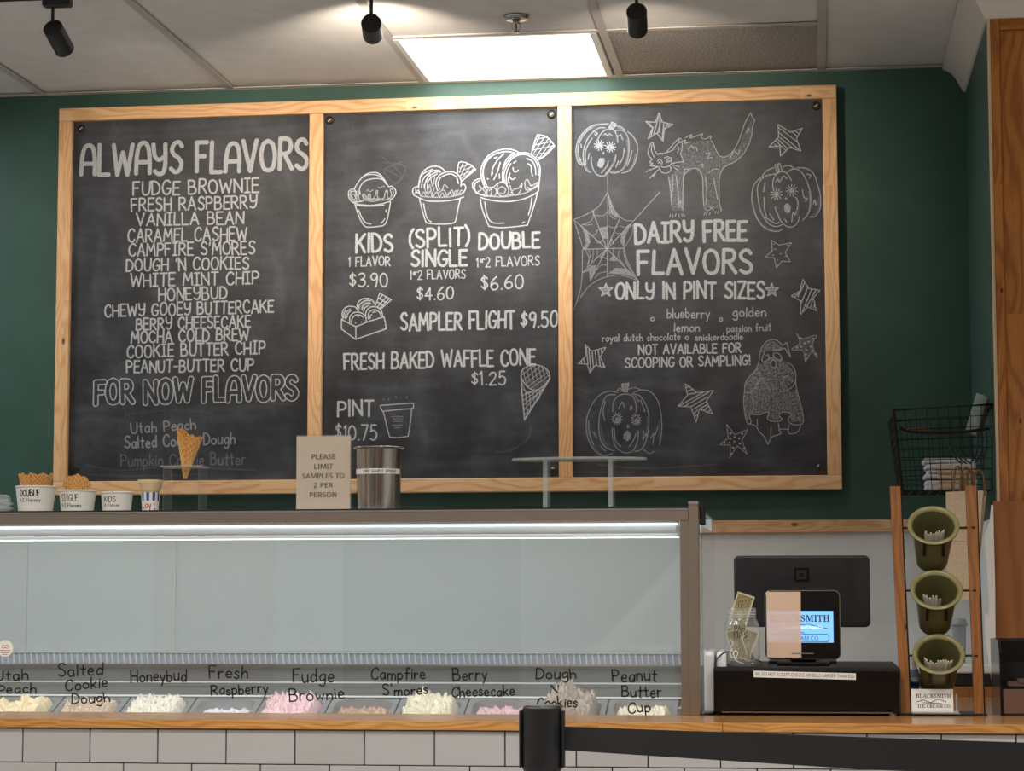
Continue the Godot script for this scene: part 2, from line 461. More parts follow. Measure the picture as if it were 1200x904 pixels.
func chalk_panels(rects: Array) -> Array:
	var boards := []; var fn := noise(91, 0.22, 2)
	for r in rects: boards.append(Chalk.new(int(r.size.x), int(r.size.y), r.position.x, r.position.y))
	var which := func(x: float) -> int: return 0 if x < rects[1].position.x - 20 else (1 if x < rects[2].position.x - 20 else 2)
	for mk in CHALK_MARKS:
		var pts := []; var cx := 0.0
		for k in range(0, mk[3].size(), 2):
			pts.append(Vector2(mk[3][k], mk[3][k + 1])); cx += mk[3][k]
		var c: Chalk = boards[which.call(cx / pts.size())]
		if mk[0] == 2: c.fill(PackedVector2Array(pts), mk[2], fn)
		else:
			if mk[0] == 1: pts = curve(pts, 5)
			for k in pts.size() - 1:
				if mk[1] > 20: c.soft(pts[k], pts[k + 1], mk[1], mk[2])
				else: c.seg(pts[k], pts[k + 1], mk[1] * 0.5, mk[2])
	for tx in CHALK_TEXT:
		var c: Chalk = boards[which.call((tx[1] + tx[3]) * 0.5)]
		var s: String = tx[0]
		if tx[8] > 0: s = s.replace("A", "@")
		if tx[1] > 800 and s.find("DAIRY") < 0: s = s.replace("I", "|")
		var ls := line_strokes(s, Vector2(tx[1], -tx[2]), Vector2(tx[3], -tx[4]), tx[5], 0.035)
		for letter in ls:
			for pass_ in (2 if tx[8] == 2 else 1):
				for st in letter:
					for k in st.size() - 1:
						var a := Vector2(st[k].x, -st[k].y); var b := Vector2(st[k + 1].x, -st[k + 1].y)
						var rad: float = tx[6] * 0.5
						if tx[8] == 2: rad = tx[6] * 0.5 + 1.4 if pass_ == 0 else tx[6] * 0.5 - 2.6
						c.seg(a, b, rad, tx[7], pass_ == 1)
	var out := []
	var grain := noise(5, 0.32, 3); var cloud := noise(6, 0.006, 5); var rub := noise(7, 0.02, 4); var spots := noise(8, 0.05, 2)
	for bi in boards.size():
		var c: Chalk = boards[bi]
		var img := Image.create(c.w, c.h, false, Image.FORMAT_RGB8)
		var data := PackedByteArray(); data.resize(c.w * c.h * 3)
		for y in c.h:
			for x in c.w:
				var k := y * c.w + x
				var gx := x + bi * 900
				var base := 46.0 + cloud.get_noise_2d(gx, y * 0.8) * 26.0 + rub.get_noise_2d(gx * 0.35, y * 1.6) * 9.0
				if spots.get_noise_2d(gx + 300, y) > 0.6: base -= 12.0
				var v := c.b[k]
				if v > 0.0: v *= clampf(0.86 + grain.get_noise_2d(gx, y) * 0.75, 0.15, 1.0)
				data[k * 3] = int(lerpf(base, 224.0, v)); data[k * 3 + 1] = int(lerpf(base + 3.0, 226.0, v)); data[k * 3 + 2] = int(lerpf(base + 9.0, 228.0, v))
		img.set_data(c.w, c.h, false, Image.FORMAT_RGB8, data)
		img.generate_mipmaps()
		var m := mat(Color.WHITE, 0.52); m.albedo_texture = ImageTexture.create_from_image(img)
		out.append(m)
	return out

# ------------------------------------------------------------------ the scene
const DOWN_COLOR := Color(1.0, 0.98, 0.95)
const EXPOSURE := 1.13
const PANEL_E := 2.6
const SPOT_E := 0.78
const LED_E := 0.7
const LED_COLOR := Color(0.93, 0.99, 1.0)
const PANEL_COLOR := Color(0.95, 0.98, 1.0)
const WARM := Color(1.0, 0.94, 0.86)
# ceiling panels: centre x, centre z
const PANELS := [[-0.7575, 0.29], [-3.195, 0.88]]
# recessed downlights over the customer floor: x, z
const DOWN := [[-2.58, 3.4], [-1.36, 3.4], [-0.14, 3.4], [1.08, 3.4], [-2.58, 5.0], [-1.36, 5.0], [-0.14, 5.0], [1.08, 5.0]]
const DOWN_E := 2.05

func area(at: Vector3, size: Vector2, e: float, c: Color, parent: Node, turn := Vector3(-90, 0, 0)):
	var l := AreaLight3D.new(); l.name = "light"; l.area_size = size; l.area_normalize_energy = true
	l.light_energy = e; l.light_color = c; l.shadow_enabled = true; l.area_range = 20.0
	parent.add_child(l, true); l.position = at; l.rotation_degrees = turn

func _ready():
	rng.seed = 7
	# camera
	var cam := Camera3D.new(); cam.name = "camera"; add_child(cam)
	cam.position = Vector3(0.1268, 1.1922, 6.7835); cam.rotation = Vector3(0.0912, 0.1329, -0.0016)
	cam.fov = 19.37; cam.near = 0.05; cam.far = 60.0; cam.current = true
	# environment
	var we := WorldEnvironment.new(); we.name = "world_environment"; add_child(we)
	var env := Environment.new(); we.environment = env
	env.background_mode = Environment.BG_COLOR; env.background_color = Color(0.02, 0.02, 0.022)
	env.ambient_light_source = Environment.AMBIENT_SOURCE_DISABLED
	env.tonemap_mode = Environment.TONE_MAPPER_LINEAR; env.tonemap_exposure = EXPOSURE
	env.sdfgi_enabled = true; env.ssao_enabled = true; env.ssil_enabled = true
	make_materials()
	ceiling_panels()
	room()
	ceiling()
	menu_board()
	track_lights()
	counter()
	case_body()
	pans()
	case_top_things()
	register()
	rack()
	corner_things()
	stanchion()

func ceiling_panels():
	for k in PANELS.size():
		var q: Array = PANELS[k]
		var label := "square white ceiling light panel shining above the menu board" if k == 0 else "square white ceiling light panel over the left end of the aisle"
		var t := thing("ceiling_light", label, "ceiling light", Vector3(q[0], CEIL, q[1]))
		var fr := MB.new()
		for s in [[Vector3(0, 0.016, -0.268), Vector3(0.585, 0.034, 0.006)], [Vector3(0, 0.016, 0.272), Vector3(0.585, 0.034, 0.014)], [Vector3(-0.2825, 0.016, 0), Vector3(0.018, 0.034, 0.53)], [Vector3(0.2825, 0.016, 0), Vector3(0.02, 0.034, 0.53)]]:
			fr.box(s[0], s[1], 0.002)
		part("frame", fr, M.white_plastic, t)
		bx("diffuser", Vector3(-0.2735, 0.03, -0.2648), Vector3(0.2725, 0.034, 0.2648), 0.0, glow(Color(1, 1, 1), 1.4), t)
		area(Vector3(0, 0.0285, 0.045), Vector2(0.544, 0.435), PANEL_E * (0.22 if k == 0 else 0.52), PANEL_COLOR, t)

	for q in DOWN:
		var t := thing("downlight", "round recessed downlight in the ceiling over the customer floor", "downlight", Vector3(q[0], CEIL, q[1]), "downlights over the customer floor")
		var r := MB.new(); r.lathe(Vector3.ZERO, [Vector2(0.062, 0.004), Vector2(0.085, 0.004), Vector2(0.085, -0.002), Vector2(0.062, -0.004), Vector2(0.062, 0.004)], 32); part("trim_ring", r, M.tee, t)
		var d := MB.new(); d.lathe(Vector3.ZERO, [Vector2(0, 0.003), Vector2(0.061, 0.003), Vector2(0.061, 0.0), Vector2(0, 0.0)], 32); part("lens", d, glow(DOWN_COLOR, 1.6), t)
		var l := SpotLight3D.new(); l.name = "light"; t.add_child(l); l.position = Vector3(0, -0.008, 0); l.rotation_degrees = Vector3(-90, 0, 0)
		l.light_energy = DOWN_E; l.light_color = DOWN_COLOR; l.light_size = 0.06; l.spot_angle = 74.0; l.spot_angle_attenuation = 0.5; l.spot_range = 20.0; l.spot_attenuation = 2.0; l.shadow_enabled = true

func room():
	# floor, walls that are only seen in reflections and by the light they bounce, and the walls in view
	structure(bx("floor", Vector3(-5.1, -0.1, -0.12), Vector3(3.1, 0, 9.1), 0.0, M.floor, self))
	structure(bx("added_door_3", Vector3(-5.0, 0, 3.2), Vector3(-4.96, 2.2, 4.4), 0.002, M.cedar, self))  # unseen door added so the steel has something darker to mirror
	structure(bx("wall_left", Vector3(-5.1, 0, -0.12), Vector3(-5.0, 2.9, 9.1), 0.0, M.beige_wall, self))
	var wf := setting("wall_front")
	bx("painted_wall", Vector3(-5.1, 0, 9.0), Vector3(3.1, 2.9, 9.1), 0.0, M.beige_wall, wf)
	for q in [[-3.6, -2.9], [-0.6, 1.1]]: bx("added_cladding", Vector3(q[0], 0, 8.98), Vector3(q[1], 2.5, 9.0), 0.002, M.cedar, wf)  # brown boards added out of view to show in the steel reflections
	for q in [[1.4, 2.5], [-2.5, -1.5]]:
		structure(bx("added_door_1" if q[0] > 0 else "added_door_2", Vector3(q[0], 0, 8.97), Vector3(q[1], 2.2, 8.999), 0.002, M.black, self))  # dark doors added out of view for dark streaks in the steel
	structure(bx("wall_side", Vector3(3.0, 0, -0.12), Vector3(3.1, 2.9, 9.1), 0.0, M.beige_wall, self))
	var wb := setting("wall_back")
	bx("painted_wall", Vector3(-5.0, 1.385, -0.12), Vector3(0.7, 2.9, 0), 0.0, M.green, wb)
	bx("lower_wall", Vector3(-5.0, 0, -0.12), Vector3(0.7, 1.385, 0), 0.0, M.white_wall, wb)
	var wr := setting("wall_right")
	bx("painted_wall", Vector3(0.592, 1.385, 0), Vector3(0.7, 2.9, 0.85), 0.0, M.green, wr)
	bx("lower_wall", Vector3(0.592, 0, 0), Vector3(0.7, 1.385, 0.85), 0.0, M.white_wall, wr)
	structure(bx("trim_1", Vector3(-5.0, 1.366, 0.0), Vector3(0.592, 1.404, 0.018), 0.003, M.pine2, self))
	# wooden wall panelling that ends the green recess
	var pn := thing("wood_panelling", "knotty honey brown wooden wall panelling beside the green recess", "panelling")
	bx("painted_lit_edge", Vector3(0.5915, 0, 0.848), Vector3(0.5985, 2.69, 0.872), 0.001, M.edge, pn)  # paler colour paints the light caught by this edge of the panelling
	bx("stile", Vector3(0.5985, 0, 0.848), Vector3(0.622, 2.69, 0.87), 0.002, M.cedar, pn, Vector2(0.3, 0.11))
	bx("rail", Vector3(0.622, 2.655, 0.848), Vector3(3.0, 2.69, 0.868), 0.002, M.cedar, pn, Vector2(0.1, 0.03))
	for k in 9:
		var x0 := 0.622 + k * 0.14
		bx("board", Vector3(x0, 0, 0.83), Vector3(minf(x0 + 0.139, 3.0), 2.655, 0.858), 0.002, M.cedar, pn, Vector2(0.37 * k + 0.62, 0.083 * k + 0.15))
	structure(bx("wall_return", Vector3(0.7, 0, 0.72), Vector3(3.0, 2.9, 0.83), 0.0, M.beige_wall, self))
	# cornice: along the recess, then mitred out across the panelling
	var prof := [Vector2(0.0, -0.078), Vector2(0.008, -0.078), Vector2(0.012, -0.066), Vector2(0.012, -0.066), Vector2(0.016, -0.062), Vector2(0.024, -0.045), Vector2(0.04, -0.022), Vector2(0.056, -0.012), Vector2(0.056, -0.012), Vector2(0.066, -0.008), Vector2(0.066, 0.0)]
	var cr := MB.new(); var rows := []
	for e in [[Vector2(0.592, 0.0), Vector2(-1, 0)], [Vector2(0.592, 0.872), Vector2(-1, 1)], [Vector2(3.0, 0.872), Vector2(0, 1)]]:
		var r := PackedVector3Array()
		for q in prof: r.append(Vector3(e[0].x + e[1].x * q.x, CEIL + q.y, e[0].y + e[1].y * q.x))
		rows.append(r)
	cr.grid([rows[0], rows[1]], false, 0); cr.grid([rows[1], rows[2]], false, 0)
	var co := part("trim_2", cr, M.crown, self); structure(co)

func ceiling():
	var c := setting("ceiling")
	bx("slab", Vector3(-5.1, CEIL + 0.05, -0.12), Vector3(3.1, CEIL + 0.15, 9.1), 0.0, M.ceiling, c)
	var xs := []; for k in range(-4, 9): xs.append(TEE0 + MOD * k)
	# tees that run away from the wall
	for x in xs:
		var hi_z := 9.0
		var mb := MB.new(); mb.box(Vector3(x, CEIL + 0.001, 4.51), Vector3(0.024, 0.003, 8.98), 0.0)
		if x < 0.5 or x > 0.6: part("tee", mb, M.tee, c)
	var angle := MB.new(); angle.box(Vector3(-2.2, CEIL + 0.001, 0.011), Vector3(5.6, 0.003, 0.022), 0.0); angle.box(Vector3(-2.2, CEIL + 0.009, 0.0015), Vector3(5.6, 0.02, 0.003), 0.0)
	part("wall_angle", angle, M.tee, c)
	for k in range(-5, 9):
		var x0: float = TEE0 + MOD * k; var x1 := x0 + MOD
		x0 = maxf(x0, -5.0); x1 = minf(x1, 3.0)
		if x1 - x0 < 0.05: continue
		var zs := [0.0, 1.185, 2.404, 3.623, 4.842, 6.061, 7.28, 8.5, 9.0]
		if k == 2 or k == 3: zs.insert(1, 0.575)
		for j in zs.size() - 1:
			var z0: float = zs[j]; var z1: float = zs[j + 1]
			var hole := []
			for q in PANELS:
				if q[0] > x0 and q[0] < x1 and q[1] > z0 and q[1] < z1: hole.append(q[1])
			if hole.size():
				if hole[0] - 0.29 - z0 > 0.1: bx("ceiling_tile", Vector3(x0 + 0.004, CEIL + 0.006, z0 + 0.004), Vector3(x1 - 0.004, CEIL + 0.02, hole[0] - 0.3), 0.0, M.ceiling, c)
				if z1 - hole[0] - 0.29 > 0.1: bx("ceiling_tile", Vector3(x0 + 0.004, CEIL + 0.006, hole[0] + 0.3), Vector3(x1 - 0.004, CEIL + 0.02, z1 - 0.004), 0.0, M.ceiling, c)
			else:
				if x0 > 0.5 and z0 < 0.5: z0 = 0.945
				var o := bx("ceiling_tile", Vector3(x0 + 0.004, CEIL + 0.006, z0 + 0.004), Vector3(minf(x1 - 0.004, 0.62 if z0 < 0.5 else 2.99), CEIL + 0.02, z1 - 0.004), 0.0, M.stained if k == 3 and j == 0 else M.ceiling, c)
				if k == 3 and j == 0: o.set_meta("label", "stained rough grey ceiling tile")
			if j > 0:
				var mb := MB.new(); mb.box(Vector3((x0 + x1) * 0.5, CEIL + 0.001, z0), Vector3(x1 - x0 - 0.024, 0.003, 0.024), 0.0)
				part("cross_tee", mb, M.tee, c)
	# sprinkler
	var s := thing("sprinkler_head", "small chrome fire sprinkler hanging from the ceiling behind the light panel", "sprinkler", Vector3(-0.666, CEIL, 0.754))
	var e := MB.new(); e.lathe(Vector3.ZERO, [Vector2(0.0, 0.006), Vector2(0.036, 0.004), Vector2(0.036, 0.0), Vector2(0.03, -0.005), Vector2(0.014, -0.006), Vector2(0.014, -0.006), Vector2(0.013, -0.003), Vector2(0, -0.003)]); part("escutcheon", e, M.steel, s)
	var b := MB.new(); b.lathe(Vector3.ZERO, [Vector2(0, -0.004), Vector2(0.009, -0.004), Vector2(0.009, -0.016), Vector2(0.006, -0.019), Vector2(0, -0.019)], 16); part("body", b, M.steel, s)
	for sg in [-1, 1]:
		var f := MB.new(); f.tube([Vector3(sg * 0.008, -0.014, 0), Vector3(sg * 0.012, -0.022, 0), Vector3(sg * 0.01, -0.032, 0), Vector3(sg * 0.002, -0.039, 0)], 0.0017, 6); part("frame_arm", f, M.steel, s)
	var bulb := MB.new(); bulb.tube([Vector3(0, -0.019, 0), Vector3(0, -0.036, 0)], 0.0022, 8); part("bulb", bulb, mat(rgb8(150, 40, 36), 0.2), s)
	var dfl := MB.new(); dfl.lathe(Vector3.ZERO, [Vector2(0, -0.039), Vector2(0.012, -0.0395), Vector2(0.012, -0.041), Vector2(0, -0.0415)], 16); part("deflector", dfl, M.steel, s)

func menu_board():
	var t := thing("menu_board", "long framed chalkboard menu of three panels on the green wall", "menu board")
	var F := 0.055; var w := 0.042
	bx("rail", Vector3(BX0, BY1 - 0.04, 0.001), Vector3(BX1, BY1, F), 0.0015, M.pine, t, Vector2(0.1, 0.04))
	bx("rail", Vector3(BX0, BY0, 0.001), Vector3(BX1, BY0 + 0.041, F), 0.0015, M.pine, t, Vector2(0.55, 0.17))
	var cs := [BX0 + w * 0.5, -1.3817, -0.6107, BX1 - w * 0.5]
	for k in 4: bx("stile", Vector3(cs[k] - w * 0.5, BY0 + 0.0415, 0.001), Vector3(cs[k] + w * 0.5, BY1 - 0.0405, F - 0.001), 0.0015, M.pine2, t, Vector2(0.3 * k, 0.07 * k))
	var rects := []
	for k in 3:
		var x0: float = cs[k] + w * 0.5; var x1: float = cs[k + 1] - w * 0.5
		rects.append(Rect2((x0 - BX0) * 1000.0, 40.0, (x1 - x0) * 1000.0, (BY1 - BY0 - 0.081) * 1000.0))
	var ms := chalk_panels(rects)
	for k in 3:
		var x0: float = cs[k] + w * 0.5; var x1: float = cs[k + 1] - w * 0.5
		var y0 := BY0 + 0.041; var y1 := BY1 - 0.04
		var mb := MB.new()
		mb.poly([Vector3(x0, y0, 0.035), Vector3(x1, y0, 0.035), Vector3(x1, y1, 0.035), Vector3(x0, y1, 0.035)], Vector3.BACK, [Vector2(0, 1), Vector2(1, 1), Vector2(1, 0), Vector2(0, 0)])
		mb.poly([Vector3(x0, y0, 0.025), Vector3(x1, y0, 0.025), Vector3(x1, y1, 0.025), Vector3(x0, y1, 0.025)], Vector3.FORWARD, [Vector2.ZERO, Vector2.ZERO, Vector2.ZERO, Vector2.ZERO])
		part("chalkboard", mb, ms[k], t, ["chalkboard listing the always flavors in white capitals", "chalkboard with cup sizes, prices and ice cream drawings", "chalkboard with halloween drawings and the dairy free list"][k])
		bx("backing", Vector3(x0, y0, 0.002), Vector3(x1, y1, 0.0245), 0.0, M.black_matte, t)
	var sm := mat(rgb8(70, 66, 64), 0.35, 0.8)
	for q in [[-2.137, 2.643], [-1.342, 2.646], [-0.652, 2.644], [0.148, 2.646], [-2.14, 1.575], [-0.652, 1.553], [0.146, 1.556]]:
		var mb := MB.new(); mb.lathe(Vector3(q[0], q[1], 0.0352), [Vector2(0.0135, 0), Vector2(0.0135, 0.002), Vector2(0.0085, 0.005), Vector2(0.0085, 0.005), Vector2(0, 0.0055)], 16, Basis(Vector3.RIGHT, PI / 2))
		var sc := part("screw", mb, sm, t)
		var slot := MB.new(); slot.box(Vector3(q[0], q[1], 0.0408), Vector3(0.012, 0.0022, 0.001), 0, Basis(Vector3.BACK, 0.7)); part("slot", slot, M.edge if q[1] > 2 else M.black_matte, sc)

func track_lights():
	var z := 1.2
	var tr := thing("light_track", "black ceiling track that carries the spotlights", "light track")
	bx("channel", Vector3(-3.4, CEIL - 0.02, z - 0.017), Vector3(0.35, CEIL - 0.0005, z + 0.017), 0.001, M.black_matte, tr)
	var heads := [
		[Vector3(-1.829, 2.664, z), Vector3(0.055, -0.425, -0.896), "black cylinder track spotlight tilted down towards the flavors chalkboard", 0.62],
		[Vector3(-0.982, 2.645, z), Vector3(-0.15, -0.084, -0.988), "black cylinder track spotlight above the ice cream cup drawings", 1.1],
		[Vector3(-0.301, 2.651, z), Vector3(-0.055, -0.27, -0.96), "black cylinder track spotlight above the dairy free chalkboard", 0.8]]
	for h in heads:
		var t := thing("track_spotlight", h[2], "spotlight", Vector3(h[0].x, CEIL - 0.02, z), "")
		var d: Vector3 = h[1].normalized(); var back: Vector3 = h[0] - t.position
		var x := d.cross(Vector3.UP).normalized(); var bas := Basis(x, -d, x.cross(-d))   # local -y is where the light goes
		var ad := MB.new(); ad.box(Vector3(0.012, -0.012, 0), Vector3(0.075, 0.024, 0.032), 0.004); part("adapter", ad, M.black, t)
		var stem := MB.new(); stem.tube([Vector3(0.0, -0.02, 0), Vector3(0.0, back.y + 0.015, 0)], 0.0045, 10); part("stem", stem, M.black, t)
		var body := MB.new(); var r := 0.0262
		body.lathe(back, [Vector2(0, 0), Vector2(r - 0.002, 0), Vector2(r - 0.002, 0), Vector2(r, -0.002), Vector2(r, -0.002), Vector2(r, -0.092), Vector2(r, -0.092), Vector2(r - 0.004, -0.092), Vector2(r - 0.004, -0.092), Vector2(r - 0.006, -0.075), Vector2(r - 0.006, -0.075), Vector2(0, -0.075)], 32, bas)
		part("housing", body, M.black, t)
		var lens := MB.new(); lens.lathe(back, [Vector2(0, -0.0765), Vector2(r - 0.007, -0.0765), Vector2(r - 0.007, -0.079), Vector2(0, -0.079)], 20, bas); part("lens", lens, glow(WARM, 1.5), t)
		var l := SpotLight3D.new(); l.name = "light"; t.add_child(l)
		l.position = back + d * 0.093; l.look_at_from_position(l.position + t.position, l.position + t.position + d, Vector3.UP)
		l.position = back + d * 0.093
		l.light_energy = SPOT_E * h[3]; l.light_color = WARM; l.spot_angle = 46.0; l.spot_angle_attenuation = 0.9; l.light_size = 0.02; l.spot_range = 20.0; l.spot_attenuation = 2.0; l.shadow_enabled = true

func counter():
	var c := thing("service_counter", "counter front clad in off-white subway tiles with dark grout", "counter")
	bx("backing", Vector3(-2.6, 0, 1.78), Vector3(1.5, 0.894, 1.911), 0.0, M.grout, c)
	var pw := 0.154; var ph := 0.0768
	var tm := MB.new(); tm.box(Vector3.ZERO, Vector3(pw - 0.0028, ph - 0.0028, 0.008), 0.0012)
	var tile := tm.mesh(); var hm := MB.new(); hm.box(Vector3.ZERO, Vector3(pw - 0.0028, 0.0735, 0.008), 0.0012); var tile_top := hm.mesh()
	bx("kick_plate", Vector3(-2.6, 0.001, 1.9112), Vector3(1.5, 0.05, 1.9165), 0.001, M.black, c)
	for r in 11:
		for k in range(-6, 20):
			var o := part("tile", tile_top if r == 0 else tile, M.tile if (r * 7 + k * 3) % 4 else M.tile_b, c)
			var x: float = -1.6184 + pw * (k + 0.5) + (pw * 0.5 if r % 2 else 0.0)
			o.position = Vector3(x, (0.8565 if r == 0 else 0.819 - ph * (r - 0.5)), 1.9125)
			o.rotation = Vector3(rng.randf_range(-0.004, 0.004), rng.randf_range(-0.003, 0.003), 0)
	var w := thing("wooden_worktop", "long oiled wooden worktop edging the tiled counter", "worktop")
	bx("plank", Vector3(-2.6, 0.8955, 1.6365), Vector3(-0.0735, TOP, 1.9175), 0.0008, M.butcher, w, Vector2(0.2, 0.1))
	bx("edging", Vector3(-2.6, 0.8955, 1.9178), Vector3(-0.0735, TOP, 1.926), 0.0015, M.butcher, w, Vector2(0.2, 0.1))
	bx("plank", Vector3(-0.0728, 0.8955, 1.55), Vector3(1.5, TOP, 1.9175), 0.0008, M.butcher, w, Vector2(0.7, 0.2))
	bx("edging", Vector3(-0.0728, 0.8955, 1.9178), Vector3(1.5, TOP, 1.926), 0.0015, M.butcher, w, Vector2(0.7, 0.2))
	bx("plank", Vector3(-0.115, 0.8955, 1.13), Vector3(0.36, TOP, 1.549), 0.0008, M.butcher, w, Vector2(0.4, 0.02))
	bx("plank", Vector3(0.361, 0.8955, 0.66), Vector3(0.5905, TOP, 1.549), 0.0008, M.butcher, w, Vector2(0.1, 0.24))
	bx("plank", Vector3(0.5915, 0.8955, 0.9), Vector3(1.5, TOP, 1.549), 0.0008, M.butcher, w, Vector2(0.9, 0.14))
	bx("cabinet_side", Vector3(0.361, 0, 0.68), Vector3(0.38, 0.895, 1.54), 0.001, M.ply, w)
	bx("support_panel", Vector3(-0.1, 0, 1.15), Vector3(0.36, 0.895, 1.17), 0.001, M.ply, w)

	# unseen counter along the back wall, added to bounce light onto the ceiling
	var bc := thing("added_bounce_counter", "unseen white counter added along the back wall to bounce light", "counter")
	bx("laminate_top", Vector3(-2.6, 0.86, 0.005), Vector3(-0.3, 0.9, 0.6), 0.003, M.white_plastic, bc)
	bx("cabinet", Vector3(-2.58, 0, 0.006), Vector3(-0.32, 0.8595, 0.58), 0.002, M.white_plastic, bc)

func case_body():
	var t := thing("display_case", "long glass fronted ice cream dipping case with steel frame", "display case")
	var L := -2.55; var R := -0.157
	bx("lower_cabinet", Vector3(L, 0, 0.95), Vector3(-0.134, 0.66, 1.62), 0.004, M.steel_brushed, t)
	# well
	bx("well_front", Vector3(L, 0.66, 1.60), Vector3(-0.134, 0.912, 1.626), 0.002, M.steel_brushed, t)
	bx("well_end", Vector3(-0.19, 0.66, 0.97), Vector3(-0.165, 0.93, 1.60), 0.002, M.steel_brushed, t)
	bx("well_back", Vector3(L, 0.66, 0.95), Vector3(-0.134, 1.005, 0.972), 0.002, M.steel_brushed, t)
	# steel ledges stepping up behind the pans
	var lg := MB.new()
	for s in [[Vector3(0.9365, 1.298, 0), Vector3(0.928, 1.285, 0)], [Vector3(0.928, 1.285, 0), Vector3(0.957, 1.165, 0)], [Vector3(0.957, 1.165, 0), Vector3(0.964, 1.16, 0)], [Vector3(0.964, 1.14, 0), Vector3(0.957, 1.13, 0)], [Vector3(0.957, 1.13, 0), Vector3(0.994, 1.012, 0)]]:
		var a := Vector3(L, s[0].x, s[0].y); var b := Vector3(-0.165, s[0].x, s[0].y); var d := Vector3(-0.165, s[1].x, s[1].y); var e := Vector3(L, s[1].x, s[1].y)
		lg.poly([a, b, d, e], Vector3(0, 1, 1))
	part("steel_ledge", lg, M.steel_brushed, t)
	for q in [[0.9375, 1.296], [0.9655, 1.15]]:
		var rl := MB.new(); rl.box(Vector3((L - 0.165) * 0.5, q[0], q[1]), Vector3(-0.165 - L, 0.004, 0.02), 0.0012); part("ledge_rail", rl, M.white_plastic, t)
		var hd := MB.new()
		for k in 240: hd.box(Vector3(-0.17 - k * 0.0098, q[0] - 0.0045, q[1] + 0.004), Vector3(0.004, 0.005, 0.004), 0.0)
		var hs := part("rail_slots", hd, M.black_matte, t); hs.set_meta("kind", "stuff")
	# ribbed air grille above the ledges
	bx("grille", Vector3(L, 1.0065, 0.995), Vector3(-0.165, 1.035, 1.006), 0.001, M.grille, t)
	bx("grille_cap", Vector3(L, 1.035, 0.99), Vector3(-0.165, 1.0395, 1.016), 0.001, M.white_plastic, t)
	var rb := MB.new()
	for k in 150: rb.box(Vector3(-0.17 - k * 0.0158, 1.021, 1.0085), Vector3(0.0042, 0.027, 0.009), 0.0008, Basis(Vector3.BACK, 0.12))
	var rs := part("grille_ribs", rb, M.white_plastic, t); rs.set_meta("kind", "stuff")
	# sliding rear doors
	var seams := [L, -1.946, -1.539, -0.165]
	for k in 3: bx("sliding_door", Vector3(seams[k] + 0.0008, 1.039, 0.978 + 0.006 * (k % 2)), Vector3(seams[k + 1] - 0.0008, 1.362, 0.984 + 0.006 * (k % 2)), 0.001, M.door_white, t)
	bx("rear_header", Vector3(L, 1.34, 0.96), Vector3(-0.134, CASE_TOP - 0.0065, 0.977), 0.001, M.alu, t)
	# top, with its black edge and steel rail
	bx("top_panel", Vector3(L, CASE_TOP - 0.006, 0.96), Vector3(-0.134, CASE_TOP, 1.636), 0.001, M.steel_brushed, t)
	bx("black_edge_strip", Vector3(L, 1.3814, 1.6363), Vector3(R - 0.0005, 1.3848, 1.644), 0.0006, M.black, t)  # plain black strip along the front edge of the top
	bx("edge_trim", Vector3(L, 1.3775, 1.6405), Vector3(R - 0.0005, 1.3812, 1.645), 0.0005, M.alu, t)
	bx("top_rail", Vector3(L, 1.3535, 1.6385), Vector3(R - 0.0005, 1.3772, 1.6445), 0.001, M.bronze_steel, t)
	# light fitting under the top
	var hs2 := MB.new()
	var L1 := Vector3(L, 0, 0); var W := R - 0.025 - L
	hs2.box(Vector3(L + W * 0.5, 1.3625, 1.595), Vector3(W, 0.029, 0.046), 0.002); hs2.box(Vector3(L + W * 0.5, 1.3365, 1.594), Vector3(W, 0.021, 0.03), 0.006); hs2.box(Vector3(L + W * 0.5, 1.3215, 1.595), Vector3(W, 0.008, 0.034), 0.002)
	part("light_housing", hs2, M.white_plastic, t)
	bx("led_strip", Vector3(L, 1.3435, 1.6135), Vector3(L + W, 1.3478, 1.6182), 0.001, glow(LED_COLOR, 1.6), t)
	bx("led_strip", Vector3(L, 1.3155, 1.582), Vector3(L + W, 1.3172, 1.606), 0.0, glow(LED_COLOR, 1.6), t)
	area(Vector3(L + W * 0.5, 1.3145, 1.592), Vector2(W, 0.024), LED_E, LED_COLOR, t, Vector3(-55, 0, 0))
	# frame on the right
	bx("inner_post", Vector3(R - 0.02, 0.915, 1.628), Vector3(R, 1.3535, 1.642), 0.001, M.bronze_steel, t)
	bx("post", Vector3(R, 0.9152, 1.61), Vector3(-0.134, 1.3885, 1.65), 0.0015, M.bronze_steel, t)
	bx("post_cap", Vector3(R - 0.0005, 1.3888, 1.609), Vector3(-0.1335, 1.397, 1.651), 0.002, M.alu, t)
	bx("hinge_bracket", Vector3(-0.1335, 1.343, 1.585), Vector3(-0.121, 1.39, 1.615), 0.003, M.black, t)
	bx("end_glass", Vector3(-0.133, 0.916, 1.0), Vector3(-0.127, 1.342, 1.6), 0.0008, M.glass, t)
	# front glass with the flavour names written on it
	var g := bx("front_glass", Vector3(L, 0.9155, 1.629), Vector3(R - 0.0205, 1.353, 1.635), 0.0008, M.glass, t)
	for q in GLASS_TEXT:
		var st := line_strokes(q[0], Vector2(q[1], q[2]), Vector2(q[3], q[4]), q[5], 0.07, 3)
		part("lettering", ink(st, 0.0034, func(v: Vector2): return Vector3(v.x, v.y, 1.6358), Vector3.BACK), M.ink, g, "black marker writing that reads %s" % q[0])
	var stk := MB.new(); stk.lathe(Vector3(-1.766, 1.062, 1.6355), [Vector2(0, 0.0006), Vector2(0.0195, 0.0006), Vector2(0.0195, 0.0)], 28, Basis(Vector3.RIGHT, PI / 2)); part("sticker", stk, M.paper, g, "round white sticker with a red emblem")
	var em := mat(rgb8(150, 70, 60), 0.7)
